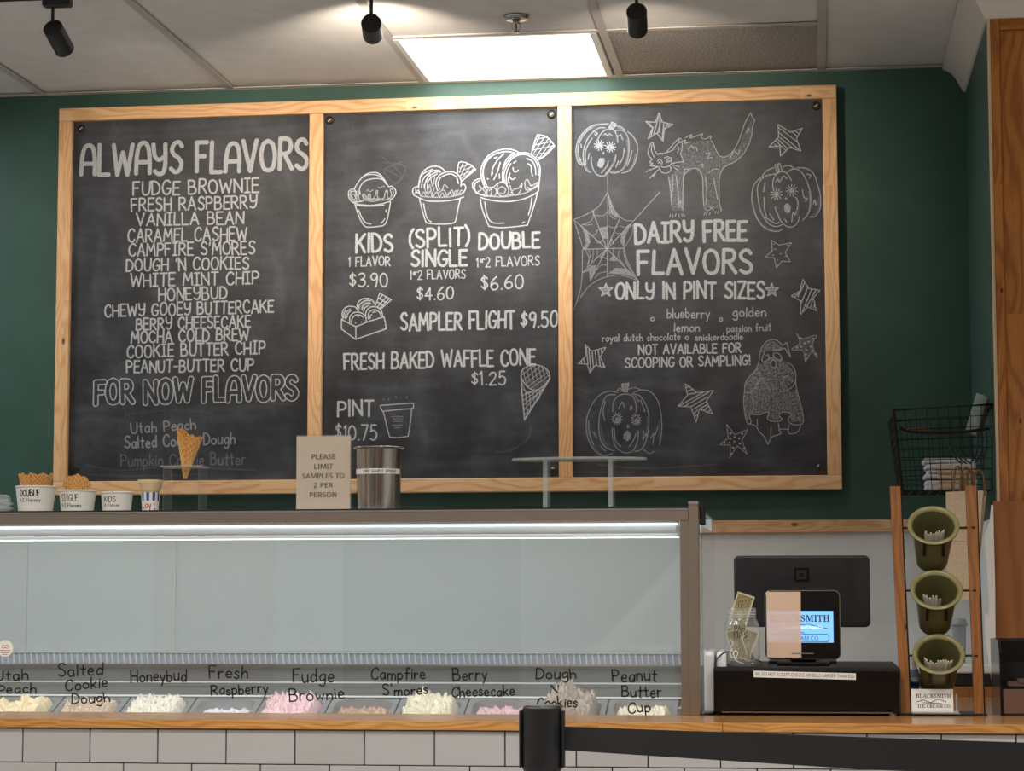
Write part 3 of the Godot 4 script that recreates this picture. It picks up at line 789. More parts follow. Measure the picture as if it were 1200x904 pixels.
	var es := [[[Vector2(-1.774, 1.064), Vector2(-1.771, 1.07), Vector2(-1.766, 1.067), Vector2(-1.761, 1.07), Vector2(-1.757, 1.064)], [Vector2(-1.771, 1.062), Vector2(-1.766, 1.064), Vector2(-1.76, 1.062)]], [[Vector2(-1.779, 1.057), Vector2(-1.753, 1.057)], [Vector2(-1.776, 1.052), Vector2(-1.756, 1.052)], [Vector2(-1.772, 1.0475), Vector2(-1.76, 1.0475)]]]
	part("emblem", ink(es, 0.0014, func(v: Vector2): return Vector3(v.x, v.y, 1.6363), Vector3.BACK), em, g)

const GLASS_TEXT := [
	["Utah", -1.789, 0.988, -1.709, 0.989, 0.0231], ["Peach", -1.782, 0.955, -1.689, 0.959, 0.0231],
	["Salted", -1.635, 0.997, -1.528, 1.000, 0.0269], ["Cookie", -1.617, 0.964, -1.516, 0.972, 0.0250], ["Dough", -1.601, 0.934, -1.510, 0.940, 0.0231],
	["Honeybud", -1.459, 0.985, -1.327, 0.988, 0.0269], ["Fresh", -1.271, 0.995, -1.181, 0.995, 0.0288], ["Raspberry", -1.266, 0.955, -1.132, 0.962, 0.0231],
	["Fudge", -1.072, 0.985, -0.978, 0.988, 0.0308], ["Brownie", -1.080, 0.941, -0.952, 0.949, 0.0269], ["Campfire", -0.889, 0.992, -0.763, 0.994, 0.0250], ["S'mores", -0.861, 0.957, -0.757, 0.960, 0.0231],
	["Berry", -0.698, 0.992, -0.620, 0.995, 0.0269], ["Cheesecake", -0.701, 0.953, -0.557, 0.958, 0.0231], ["Dough", -0.507, 0.996, -0.416, 0.998, 0.0231], ["N", -0.475, 0.965, -0.458, 0.965, 0.0173], ["Cookies", -0.504, 0.930, -0.414, 0.932, 0.0231],
	["Peanut", -0.332, 0.990, -0.233, 0.992, 0.0269], ["Butter", -0.311, 0.955, -0.222, 0.956, 0.0250], ["Cup", -0.297, 0.919, -0.247, 0.924, 0.0231]]

# ten clear pans tipped towards the customer, each with what is left of its ice cream
func pans():
	var tilt := Basis(Vector3.RIGHT, 0.349); var pitch := 0.1701; var ln := 0.3
	var pm := mat(rgb8(150, 152, 156), 0.25); pm.metallic = 0.35
	var kinds := [
		["pale yellow peach ice cream in slabs", rgb8(244, 214, 160), 0.024, 0, 0.02], ["off-white cookie dough ice cream with tan crumbs", rgb8(232, 220, 202), 0.016, 1, 0.03], ["cream coloured honey ice cream in loose curls", rgb8(240, 230, 208), 0.024, 1, 0.0],
		["nearly scraped out white raspberry ice cream", rgb8(214, 212, 216), 0.004, 2, 0.0], ["bright pink fluffy ice cream heaped to the rim", rgb8(240, 186, 196), 0.03, 1, 0.0], ["brown fudge brownie ice cream scraped low", rgb8(164, 112, 82), 0.012, 2, 0.0],
		["cream ice cream curls beside the brown one", rgb8(238, 222, 188), 0.042, 1, 0.0], ["white berry ice cream with red streaks scraped low", rgb8(226, 218, 220), 0.014, 2, 0.0], ["grey cookie speckled ice cream heaped into a tall peak", rgb8(206, 190, 178), 0.062, 1, 0.0], ["cream peanut butter ice cream sloping low", rgb8(240, 224, 192), 0.018, 2, 0.0]]
	var outer := MB.new(); var rings := []
	var ring := func(w: float, l: float, r: float, y: float) -> PackedVector3Array:
		var q := PackedVector3Array()
		for c in 4:
			var sx := 1.0 if c == 0 or c == 3 else -1.0; var sz := 1.0 if c < 2 else -1.0
			for k in 5:
				var a := PI * 0.5 * (c + k / 4.0); q.append(Vector3(sx * (w * 0.5 - r) + r * cos(a), y, sz * (l * 0.5 - r) + r * sin(a)))
		q.append(q[0]); return q
	outer.grid([ring.call(pitch - 0.004, ln, 0.012, -0.004), ring.call(pitch - 0.004, ln, 0.012, 0.0), ring.call(pitch - 0.004, ln, 0.012, 0.0), ring.call(pitch - 0.03, ln - 0.026, 0.03, 0.0), ring.call(pitch - 0.03, ln - 0.026, 0.03, 0.0), ring.call(pitch - 0.034, ln - 0.03, 0.03, -0.006), ring.call(pitch - 0.05, ln - 0.06, 0.035, -0.1), ring.call(0.04, 0.1, 0.015, -0.105)], false, -1)
	var pan_mesh := outer.mesh()
	var n := noise(71, 1.0, 3)
	kinds.append_array([["mint green ice cream in loose curls", rgb8(186, 214, 190), 0.02, 1, 0.0], ["dark chocolate ice cream smoothed flat", rgb8(96, 64, 48), 0.014, 0, 0.0], ["lavender berry ice cream in curls", rgb8(186, 160, 190), 0.022, 1, 0.0], ["plain vanilla ice cream smoothed beside the peach pan", rgb8(240, 228, 196), 0.016, 0, 0.0]])
	for k in 14:
		var cx := -1.817 + pitch * (k if k < 10 else k - 14)
		var at := Vector3(cx, 0.936 - ln * 0.5 * sin(0.349), 1.296 + ln * 0.5 * cos(0.349))
		var p := thing("ice_cream_pan", "grey metal pan that holds the " + kinds[k][0], "pan", at)
		p.basis = tilt
		part("tub", pan_mesh, pm, p)
		var f: Array = kinds[k]
		var rows := []; var kind: int = f[3]
		for r in 61:
			var row := PackedVector3Array()
			for c in 53:
				var u := c / 52.0 * 2.0 - 1.0; var v := r / 60.0 * 2.0 - 1.0
				var x := u * (pitch * 0.5 - 0.017); var z := v * (ln * 0.5 - 0.018)
				var edge := clampf((1.0 - maxf(absf(u), absf(v))) * 5.0, 0.0, 1.0)
				var y: float = -0.03 + (f[2] + 0.018) * edge
				var wx := x + cx * 3.0
				if kind == 0: y += 0.012 * edge * clampf(n.get_noise_2d(wx * 22.0, z * 22.0) * 3.0, -1, 1)
				elif kind == 1: y += edge * (absf(n.get_noise_2d(wx * 60.0, z * 60.0)) * 0.03 + n.get_noise_2d(wx * 150.0, z * 150.0) * 0.014 + absf(n.get_noise_2d(wx * 260.0 + 5.0, z * 260.0)) * 0.014 - 0.006)
				else: y += edge * (n.get_noise_2d(wx * 40.0, z * 40.0) * 0.012 + n.get_noise_2d(wx * 120.0, z * 120.0) * 0.008 + n.get_noise_2d(wx * 240.0, z * 240.0) * 0.005) - 0.01 * edge
				if k == 8: y += 0.035 * exp(-pow((u + 0.2) / 0.35, 2.0)) * edge - 0.02
				if k == 6: y += 0.014 * exp(-pow((u + 0.25) / 0.3, 2.0)) * edge - 0.012
				if kind == 1 or kind == 0: x += n.get_noise_2d(z * 90.0, wx * 90.0) * 0.006 * edge
				row.append(Vector3(x, y, z))
			rows.append(row)
		var im := MB.new(); im.grid(rows, false, 0)
		if im.n[30 * 53 + 26].y < 0: im = MB.new(); im.grid(rows, false, -1)
		var m := mottle(200 + k, f[1], f[1].lerp(rgb8(170, 120, 80) if k == 1 else rgb8(190, 70, 90) if k == 7 else rgb8(96, 76, 66) if k == 8 else Color.WHITE, 0.55), 0.06 if k != 8 else 0.2, 0.12, 0.55, 1.3)
		m.subsurf_scatter_enabled = false
		var ic := part("ice_cream", im, m, self); ic.position = at; ic.basis = tilt
		tag(ic, f[0] + " in the dipping case", "ice cream")

# hand lettering wrapped round a paper cup (local axis y, radius by height)
func cup_text(lines: Array, r_at: Callable, parent: Node):
	for q in lines:
		var st := line_strokes(q[0], Vector2(q[1], q[2]), Vector2(q[3], q[2] + q[6]), q[4], 0.02, 5)
		var mb := MB.new()
		var where := func(v: Vector2) -> Vector3:
			var r: float = r_at.call(v.y) + 0.0004; var a := v.x / r
			return Vector3(r * sin(a), v.y, r * cos(a))
		mb = ink(st, q[5], where, Vector3.BACK)
		part("lettering", mb, M.ink, parent, "black marker writing that reads %s" % q[0])

func paper_cup(at: Vector3, rb: float, rt: float, h: float, label: String, lines: Array):
	var t := thing("paper_cup", label, "cup", at, "")
	var b := MB.new()
	b.lathe(Vector3.ZERO, [Vector2(0, 0.003), Vector2(rb - 0.001, 0.003), Vector2(rb - 0.001, 0), Vector2(rb, 0), Vector2(rt, h - 0.003), Vector2(rt - 0.0012, h - 0.003), Vector2(rb - 0.0012, 0.004), Vector2(0, 0.004)], 40)
	part("wall", b, M.cup, t)
	var rim := MB.new(); var ring := []
	for k in 40: ring.append(Vector3(rt * cos(TAU * k / 40.0), h - 0.0025, rt * sin(TAU * k / 40.0)))
	rim.tube(ring, 0.0022, 8, true); part("rim", rim, M.cup, t)
	cup_text(lines, func(y: float) -> float: return lerpf(rb, rt, y / h), t)

# thin waffle shell with raised ridges: rows from mouth to tip given by a place function (u round 0..1, v down 0..1)
func waffle(called: String, label: String, cat: String, at: Vector3, place: Callable, nu: int, nv: int, ridge: float, step: float):
	var t := thing(called, label, cat, at)
	var rows := []
	for r in 15:
		var row := PackedVector3Array()
		for c in 33: row.append(place.call(c / 32.0, r / 14.0))
		rows.append(row)
	var s := MB.new(); s.grid(rows, false, 0); part("shell", s, M.waffle, t)
	var rd := MB.new()
	for dir in [-1.0, 1.0]:
		for k in range(-nv, nu + nv + 1):
			var path := []
			for j in 15:
				var v := j / 14.0; var u: float = k / float(nu) + dir * v * step
				if u < -0.001 or u > 1.001: continue
				path.append(place.call(clampf(u, 0, 1), v) + Vector3(0, 0, 0.0006))
			if path.size() > 2: rd.tube(path, ridge, 5)
	part("ridges", rd, M.waffle_ridge, t)

func case_top_things():
	var y := CASE_TOP; var z := 1.45
	paper_cup(Vector3(-1.7635, y, z), 0.041, 0.0485, 0.069, "large white paper cup with DOUBLE written on it", [["DOUBLE", -0.026, 0.043, 0.024, 0.015, 0.0024, 0.0], ["1-2 Flavors", -0.028, 0.029, 0.026, 0.0085, 0.0013, 0.0]])
	paper_cup(Vector3(-1.6575, y, z), 0.0385, 0.0445, 0.058, "medium white paper cup with SINGLE written on it", [["SINGLE", -0.032, 0.03, 0.014, 0.0165, 0.0016, 0.0], ["1-2 Flavors", -0.031, 0.015, 0.022, 0.009, 0.0014, 0.0]])
	paper_cup(Vector3(-1.558, y, z), 0.034, 0.0385, 0.053, "smallest white paper cup with KIDS written on it", [["K|DS", -0.023, 0.028, 0.008, 0.013, 0.0018, 0.0], ["-1 Flavor", -0.026, 0.0165, 0.018, 0.007, 0.0012, 0.0]])
	# waffle bowls in the cups: wavy flared dishes
	var bowl := func(r0: float, r1: float, h: float, base: float, ph: float) -> Callable:
		return func(u: float, v: float) -> Vector3:
			var a := TAU * u + ph; var r := lerpf(r1, r0, pow(v, 0.8)) * (1.0 + 0.05 * sin(a * 5.0) * (1.0 - v))
			return Vector3(r * sin(a), base + h * (1.0 - v) + 0.003 * sin(a * 9.0 + 1.0) * (1.0 - v), r * cos(a))
	waffle("waffle_bowl", "wide waffle bowl standing in the DOUBLE cup", "waffle", Vector3(-1.7635, y, z), bowl.call(0.031, 0.0405, 0.055, 0.042, 0.0), 22, 5, 0.0011, 0.22)
	var fan := func(u: float, v: float) -> Vector3:
		var a := lerpf(-0.78, 0.62, u); var r := lerpf(0.078, 0.02, v) * (1.0 - 0.22 * pow(absf(u - 0.45) * 1.6, 2.0)) + 0.002 * sin(u * 26.0) * (1.0 - v)
		return Vector3(r * sin(a) * 0.85 + 0.004, 0.022 + r * cos(a) * 0.95, 0.016 * cos(a * 1.6) - 0.004)
	waffle("waffle_piece", "rounded waffle piece standing in the SINGLE cup", "waffle", Vector3(-1.6575, y, z), fan, 7, 4, 0.0012, 0.55)
	# cake cone in a printed paper sleeve
	var cc := thing("cake_cone", "pale wafer cake cone standing in a striped paper sleeve", "cone", Vector3(-1.474, y, z))
	var cm := MB.new(); cm.lathe(Vector3.ZERO, [Vector2(0, 0.006), Vector2(0.016, 0.006), Vector2(0.0205, 0.052), Vector2(0.0205, 0.052), Vector2(0.0245, 0.056), Vector2(0.0275, 0.07), Vector2(0.0305, 0.075), Vector2(0.0305, 0.075), Vector2(0.0315, 0.081), Vector2(0.03, 0.081), Vector2(0.03, 0.081), Vector2(0.025, 0.062), Vector2(0, 0.055)], 36); part("wafer", cm, M.cake_cone, cc)
	var sl := thing("paper_sleeve", "white cone sleeve with blue awning stripes and red script", "sleeve", Vector3(-1.474, y, z))
	var sm := MB.new(); sm.lathe(Vector3.ZERO, [Vector2(0, 0.001), Vector2(0.019, 0.001), Vector2(0.019, 0), Vector2(0.0195, 0), Vector2(0.0225, 0.0505), Vector2(0.022, 0.0505), Vector2(0.0188, 0.002), Vector2(0, 0.002)], 36); part("wall", sm, M.cup, sl)
	var blue := mat(rgb8(58, 84, 150), 0.6); var red := mat(rgb8(190, 74, 84), 0.6)
	for k in 9:
		if k % 2: continue
		var a0 := lerpf(-1.5, 1.5, k / 9.0); var a1 := lerpf(-1.5, 1.5, (k + 1) / 9.0); var st := MB.new(); var top := []; var bot := []
		for j in 5:
			var a := lerpf(a0, a1, j / 4.0); var yb := 0.032 - 0.003 * sin(PI * j / 4.0)
			top.append(Vector3(0.0229 * sin(a), 0.0505, 0.0229 * cos(a))); bot.append(Vector3(0.0219 * sin(a), yb, 0.0219 * cos(a)))
		for j in 4: st.poly([bot[j], bot[j + 1], top[j + 1], top[j]], Vector3.BACK)
		part("stripe", st, blue, sl)
	var rs := line_strokes("Joy", Vector2(-0.014, 0.012), Vector2(0.008, 0.013), 0.018, 0.05)
	part("print", ink(rs, 0.0022, func(v: Vector2): return Vector3(0.0209 * sin(v.x / 0.0206), v.y, 0.0209 * cos(v.x / 0.0206)), Vector3.BACK), red, sl)
	for q in [[0.015, 0.022], [0.017, 0.01], [-0.017, 0.006]]:
		var d := MB.new(); d.lathe(Vector3(0.0208 * sin(q[0] / 0.0206), q[1], 0.0208 * cos(q[0] / 0.0206)), [Vector2(0, 0.0004), Vector2(0.002, 0.0004), Vector2(0.002, 0)], 10, Basis(Vector3.RIGHT, PI / 2)); part("dot", d, red, sl)
	# acrylic stand with a waffle cone
	var s := thing("cone_stand", "clear acrylic stand that holds up the waffle cone", "stand", Vector3(-1.3875, y, z))
	bx("base", Vector3(-0.056, 0, -0.04), Vector3(0.058, 0.0035, 0.04), 0.0006, M.acrylic_edge, s)
	for sg in [-1, 1]: bx("side_panel", Vector3(sg * 0.044 - 0.0015, 0.0036, -0.035), Vector3(sg * 0.044 + 0.0015, 0.1105, 0.035), 0.0005, M.acrylic, s)
	bx("top_plate", Vector3(-0.052, 0.1106, -0.038), Vector3(0.052, 0.114, 0.038), 0.0006, M.acrylic_edge, s)
	var cone := func(u: float, v: float) -> Vector3:
		var a := TAU * u
		var mouth := 0.024 + 0.001 * cos(a * 2.0); var r := lerpf(mouth, 0.0025, v)
		var lean := Vector3(lerpf(0.006, -0.004, v), 0, 0)
		var lift := 0.1 * (1.0 - v) + (1.0 - v) * (0.014 * cos(a - PI) * -1.0 * 0.0 + 0.016 * maxf(0.0, -sin(a)) + 0.004 * sin(a * 7.0))
		if a > PI * 0.95 and a < PI * 1.6: lift += 0.009 * (1.0 - v)
		return Vector3(r * sin(a) * 1.35, 0.084 + lift, r * cos(a)) + lean
	waffle("waffle_cone", "golden rolled waffle cone held point down in the acrylic stand", "cone", Vector3(-1.3835, y, z), cone, 14, 8, 0.0012, 0.45)
	# stack of clear lids at the left
	for k in 3:
		var l := thing("plastic_lid", "clear plastic dome lid stacked beside the DOUBLE cup", "lid", Vector3(-1.872, y + 0.012 * k, z), "clear dome lids in a stack")
		var m := MB.new(); m.lathe(Vector3.ZERO, [Vector2(0.05, 0), Vector2(0.05, 0.004), Vector2(0.047, 0.005), Vector2(0.045, 0.006), Vector2(0.041, 0.022), Vector2(0.034, 0.024), Vector2(0, 0.024)], 28); part("dome", m, glass(rgb8(214, 220, 222), 0.3, 0.08), l)
	# sample sign
	var sg := thing("sample_sign", "beige notice in a clear holder asking to limit samples", "sign", Vector3(-1.0445, y, z))
	bx("sheet", Vector3(-0.0665, 0.004, -0.0012), Vector3(0.0655, 0.1835, 0.0012), 0.0, mat(rgb8(214, 198, 176), 0.6), sg)
	bx("front_cover", Vector3(-0.0668, 0.0036, 0.0014), Vector3(0.0665, 0.186, 0.0034), 0.0004, glass(rgb8(235, 235, 232), 0.05), sg)
	bx("back_cover", Vector3(-0.0668, 0.0036, -0.0034), Vector3(0.0685, 0.187, -0.0014), 0.0004, M.acrylic, sg)
	bx("foot", Vector3(-0.07, 0, -0.035), Vector3(0.079, 0.0034, 0.022), 0.0006, M.acrylic_edge, sg)
	var gm := mat(rgb8(92, 84, 76), 0.7)
	var tl := [["PLEASE", 0.0, 0.134, 0.0112], ["LIMIT", 0.0, 0.1105, 0.0112], ["SAMPLES TO", 0.0, 0.0875, 0.0112], ["2 PER", 0.0, 0.065, 0.0112], ["PERSON", 0.0, 0.042, 0.0112]]
	for q in tl: print_text("print", q[0], Vector3(q[1], q[2], 0.0036), q[3], gm, sg, false, 1.2)
	# steel tub for used spoons
	var u := thing("spoon_tub", "tall stainless steel tub labelled for used sample spoons", "container", Vector3(-0.909, y, z))
	var um := MB.new(); um.lathe(Vector3.ZERO, [Vector2(0, 0.001), Vector2(0.048, 0.001), Vector2(0.051, 0.004), Vector2(0.055, 0.15), Vector2(0.055, 0.15), Vector2(0.0615, 0.1525), Vector2(0.062, 0.1545), Vector2(0.0605, 0.1555), Vector2(0.056, 0.154), Vector2(0.053, 0.15), Vector2(0.049, 0.006), Vector2(0, 0.004)], 56); part("vessel", um, M.steel, u)
	var lb := MB.new(); var lr := []
	for e in [0.0895, 0.102]:
		var row := PackedVector3Array()
		for k in 25:
			var a := lerpf(-1.35, 1.35, k / 24.0); row.append(Vector3(0.0546 * sin(a), e, 0.0546 * cos(a)))
		lr.append(row)
	lb.grid(lr); part("label_strip", lb, M.paper, u)
	var us := line_strokes("USED SAMPLE SPOONS", Vector2(-0.03, 0.0925), Vector2(0.055, 0.0925), 0.0062, 0.0)
	part("print", ink(us, 0.0011, func(v: Vector2): return Vector3(0.0549 * sin(v.x / 0.0546), v.y, 0.0549 * cos(v.x / 0.0546)), Vector3.BACK), M.ink, u)
	# oval acrylic riser
	var r := thing("acrylic_riser", "clear acrylic riser with oval shelf on two legs", "riser", Vector3(-0.4285, y, z - 0.02))
	for q in [[0.0, 0.149, 0.0035, "base"], [0.1205, 0.162, 0.0055, "shelf"]]:
		var ov := PackedVector2Array()
		for k in 48: ov.append(Vector2(q[1] * cos(TAU * k / 48.0), 0.062 * sin(TAU * k / 48.0)))
		var m := MB.new(); m.extrude(ov, q[2], Transform3D(Basis(Vector3.RIGHT, -PI / 2), Vector3(0, q[0] + q[2] * 0.5, 0))); part(q[3], m, M.acrylic_edge, r)
	for x in [-0.0775, 0.0775]: bx("leg", Vector3(x - 0.0055, 0.0036, -0.03), Vector3(x + 0.0055, 0.1204, 0.03), 0.0006, M.acrylic_edge, r)

# printed lettering, centred on a place, cap height h
func print_text(called: String, s: String, at: Vector3, h: float, m: Material, parent: Node, serif := false, wide := 1.0, left := false) -> MeshInstance3D:
	var f := SystemFont.new(); f.font_names = PackedStringArray(["Droid Serif" if serif else "Droid Sans"])
	if serif: f.font_weight = 700
	var t := TextMesh.new(); t.text = s; t.font = f; t.font_size = 32; t.pixel_size = h / 23.0; t.depth = 0.0002
	t.horizontal_alignment = HORIZONTAL_ALIGNMENT_LEFT if left else HORIZONTAL_ALIGNMENT_CENTER
	var o := part(called, t, m, parent); o.position = at; o.scale = Vector3(wide, 1, 1)
	return o

func register():
	# cash drawer
	var d := thing("cash_drawer", "black metal cash drawer on the wooden worktop", "cash drawer", Vector3(0.1035, TOP, 1.64))
	bx("body", Vector3(-0.2075, 0.006, -0.44), Vector3(0.2075, 0.1085, -0.003), 0.003, M.black, d)
	bx("drawer_front", Vector3(-0.2045, 0.01, -0.0025), Vector3(0.2045, 0.1, 0.0), 0.001, M.black_gloss, d)
	bx("kick_strip", Vector3(-0.19, 0.0065, -0.002), Vector3(0.19, 0.009, 0.001), 0.0004, M.steel, d)
	for x in [-0.19, 0.19]:
		for z in [-0.4, -0.02]:
			var ft := MB.new(); ft.lathe(Vector3(x, 0, z), [Vector2(0, 0), Vector2(0.008, 0), Vector2(0.008, 0.006), Vector2(0, 0.006)], 12); part("foot", ft, M.white_plastic if x > 0 and z > -0.1 else M.black, d)
	var tape := MB.new(); tape.box(Vector3(-0.004, 0.0905, 0.0006), Vector3(0.227, 0.0145, 0.0008), 0.0, Basis(Vector3.BACK, -0.022)); var tp := part("label_strip", tape, M.paper, d)
	var tx := print_text("print", "WE DO NOT ACCEPT CHECKS OR BILLS LARGER THAN $50", Vector3(-0.004, 0.0905, 0.0013), 0.0072, M.ink, d, false, 0.86); tx.rotation.z = -0.022
	# register screen seen from behind
	var m := thing("register_monitor", "large black register screen seen from behind with a square logo", "monitor", Vector3(0.094, TOP, 1.35))
	var mb := MB.new(); mb.slab(Vector3(0, 0.278, 0), 0.32, 0.169, 0.012, 0.018, 0.004, Basis(Vector3.RIGHT, 0.06)); part("shell", mb, mat(rgb8(34, 34, 36), 0.38), m)
	var lg := MB.new()
	for q in [[Vector3(0, 0.0135, 0), Vector3(0.036, 0.006, 0.001)], [Vector3(0, -0.0135, 0), Vector3(0.036, 0.006, 0.001)], [Vector3(-0.015, 0, 0), Vector3(0.006, 0.022, 0.001)], [Vector3(0.015, 0, 0), Vector3(0.006, 0.022, 0.001)], [Vector3(0, 0, 0), Vector3(0.0095, 0.0085, 0.001)]]:
		lg.box(Vector3(0, 0.3175, 0.0118) + q[0], q[1], 0.0004, Basis(Vector3.RIGHT, 0.06))
	part("logo", lg, M.black_gloss, m, "square ring logo with a square centre")
	bx("neck", Vector3(-0.03, 0.11, -0.05), Vector3(0.03, 0.24, -0.012), 0.004, M.black, m); bx("stand", Vector3(-0.08, 0.1086, -0.11), Vector3(0.08, 0.1145, 0.04), 0.002, M.black, m)
	# customer screen
	var c := thing("customer_display", "rounded card terminal with a lit blue screen on the drawer", "terminal", Vector3(0.096, TOP + 0.109, 1.545))
	var til := Basis(Vector3.RIGHT, -0.09); var cc := Vector3(0, 0.0925, 0)
	var sh := MB.new(); sh.slab(cc, 0.1715, 0.158, 0.014, 0.012, 0.003, til); part("shell", sh, mat(rgb8(150, 148, 142), 0.3, 0.6), c)
	var gf := MB.new(); gf.slab(cc + til * Vector3(0, 0, 0.0064), 0.1675, 0.154, 0.0125, 0.0012, 0.0004, til); part("front_glass", gf, M.black_gloss, c)
	var sc := MB.new(); var so := cc + til * Vector3(-0.0055, -0.005, 0.0075); sc.box(so, Vector3(0.15, 0.072, 0.0006), 0.0, til)
	var scr := part("screen", sc, glow(rgb8(112, 176, 236), 0.75), c, "lit blue screen that reads BLACKSMITH ICE CREAM CO.")
	var dk := mat(rgb8(24, 36, 60), 0.6)
	for q in [["BLACKSMITH", Vector3(0.0, 0.0185, 0.0006), 0.0145, 0.98, true, dk], ["ICE CREAM CO.", Vector3(0.0, -0.0265, 0.0006), 0.0085, 1.1, false, dk], ["Blacksmith Ice Cream Co.", Vector3(0.006, -0.0015, 0.0009), 0.0062, 0.95, false, glow(Color.WHITE, 0.7)]]:
		var o := print_text("print", q[0], so + til * q[1], q[2], q[5], scr, q[4], q[3]); o.basis = til.scaled_local(Vector3(q[3], 1, 1))
	var anv := [[[Vector2(-0.05, 0.002), Vector2(-0.03, -0.002), Vector2(-0.005, 0.004), Vector2(0.02, 0.006), Vector2(0.05, -0.002), Vector2(0.062, -0.004)], [Vector2(-0.04, -0.012), Vector2(-0.02, -0.008), Vector2(0.01, -0.014)], [Vector2(-0.062, -0.017), Vector2(0.062, -0.017), Vector2(0.066, -0.024), Vector2(0.062, -0.033), Vector2(-0.062, -0.033), Vector2(-0.066, -0.024), Vector2(-0.062, -0.017)]]]
	part("emblem", ink(anv, 0.0014, func(v: Vector2): return so + til * Vector3(v.x, v.y, 0.0007), Vector3.BACK), dk, scr)
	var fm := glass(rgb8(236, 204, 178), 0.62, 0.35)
	var fl := MB.new(); fl.box(cc + til * Vector3(-0.0425, 0.0, 0.0092), Vector3(0.078, 0.15, 0.0006), 0.0, til); part("painted_reflection", fl, fm, c, "peach coloured reflection painted over the left half of the terminal")  # translucent peach sheet paints a room reflection on the glass
	var slot := MB.new(); slot.box(cc + til * Vector3(0.0, -0.066, 0.0098), Vector3(0.05, 0.0025, 0.0008), 0.0003, til); part("card_slot", slot, M.steel_brushed, c)
	bx("foot", Vector3(-0.06, 0.0, -0.09), Vector3(0.06, 0.008, 0.012), 0.003, M.black, c); bx("prop", Vector3(-0.03, 0.0082, -0.05), Vector3(0.03, 0.1, -0.008), 0.004, M.black, c)
	# tip jar
	var j := thing("tip_jar", "clear glass jar stuffed with dollar bills on the drawer", "jar", Vector3(-0.0415, TOP + 0.109, 1.57))
	var jm := MB.new(); jm.lathe(Vector3.ZERO, [Vector2(0, 0.001), Vector2(0.034, 0.001), Vector2(0.039, 0.006), Vector2(0.0405, 0.02), Vector2(0.0405, 0.085), Vector2(0.038, 0.098), Vector2(0.032, 0.108), Vector2(0.032, 0.126), Vector2(0.0335, 0.127), Vector2(0.0335, 0.131), Vector2(0.031, 0.132), Vector2(0.0295, 0.13), Vector2(0.0295, 0.108), Vector2(0.0355, 0.097), Vector2(0.038, 0.085), Vector2(0.038, 0.02), Vector2(0.036, 0.009), Vector2(0, 0.006)], 40); part("vessel", jm, glass(rgb8(226, 232, 230), 0.07, 0.03), j)
	for k in 3:
		var rg := MB.new(); var rr := []
		for q in 32: rr.append(Vector3(0.0325 * cos(TAU * q / 32.0), 0.111 + 0.006 * k, 0.0325 * sin(TAU * q / 32.0)))
		rg.tube(rr, 0.0011, 6, true); part("thread", rg, glass(rgb8(232, 236, 236), 0.4, 0.05), j)
	var js := [[[Vector2(-0.022, 0.04), Vector2(-0.028, 0.03), Vector2(-0.024, 0.02), Vector2(-0.012, 0.019), Vector2(-0.008, 0.03), Vector2(-0.014, 0.036), Vector2(-0.02, 0.028), Vector2(-0.012, 0.012), Vector2(0.004, 0.006)], [Vector2(-0.026, 0.06), Vector2(-0.02, 0.052), Vector2(-0.024, 0.044)]]]
	part("white_script", ink(js, 0.0016, func(v: Vector2): return Vector3(0.0412 * sin(v.x / 0.041), v.y, 0.0412 * cos(v.x / 0.041)), Vector3.BACK), M.paper, j)
	var jt := [["PAY", -0.016, 0.079, 0.008, 0.012], ["TIPS", -0.02, 0.064, 0.012, 0.012]]
	for q in jt: part("lettering", ink(line_strokes(q[0], Vector2(q[1], q[2]), Vector2(q[3], q[2]), q[4], 0.06), 0.0018, func(v: Vector2): return Vector3(0.0412 * sin(v.x / 0.041), v.y, 0.0412 * cos(v.x / 0.041)), Vector3.BACK), mat(rgb8(58, 40, 34), 0.7), j)
	var bill_m := bill_material()
	var bills := [[Vector3(-0.004, 0.115, 0.004), 0.042, 0.1, 0.32, 0.25, 0.0, "folded dollar bill sticking up out of the tip jar"], [Vector3(-0.012, 0.05, 0.018), 0.034, 0.066, -0.28, 0.4, 0.004, ""], [Vector3(0.013, 0.048, 0.014), 0.034, 0.07, 0.3, -0.3, 0.005, ""], [Vector3(0.0, 0.048, -0.008), 0.05, 0.076, 0.08, 0.15, 0.006, ""], [Vector3(0.012, 0.04, 0.0), 0.036, 0.06, -0.2, -0.6, 0.005, ""]]
	for q in bills:
		var b := MB.new(); var rows := []
		for r in 9:
			var row := PackedVector3Array()
			for cl in 7:
				var x: float = (cl / 6.0 - 0.5) * q[1]; var yy: float = (r / 8.0 - 0.5) * q[2]
				row.append(Vector3(x, yy, q[5] * sin(cl * 1.1 + r * 0.5) + 0.003 * sin(r * 0.8)))
			rows.append(row)
		b.grid(rows, false, 0, 1.0, 1.0)
		var o := part("dollar_bill", b, bill_m, self)
		o.position = Vector3(-0.0415, TOP + 0.109, 1.57) + q[0]; o.basis = Basis(Vector3.UP, q[4]) * Basis(Vector3.BACK, -q[3])
		if q[6] != "": tag(o, q[6], "banknote")
		else: tag(o, "crumpled dollar bill inside the glass tip jar", "banknote", "dollar bills inside the tip jar")
	# two white rounded holders left of the drawer, and the cable between
	for k in 2:
		var s := thing("white_holder", ["white rounded plastic holder standing against the case post", "white rounded plastic holder standing against the cash drawer"][k], "holder", Vector3(-0.1155 + 0.028 * k, TOP, 1.5))
		var q := MB.new(); q.slab(Vector3(0, 0.071, 0), 0.2, 0.142, 0.012, 0.0225, 0.006, Basis(Vector3.UP, PI / 2)); part("case", q, M.white_plastic, s)
	var cb := thing("black_cable", "thin black cable looping over the white holder onto the drawer", "cable")
	var path := []
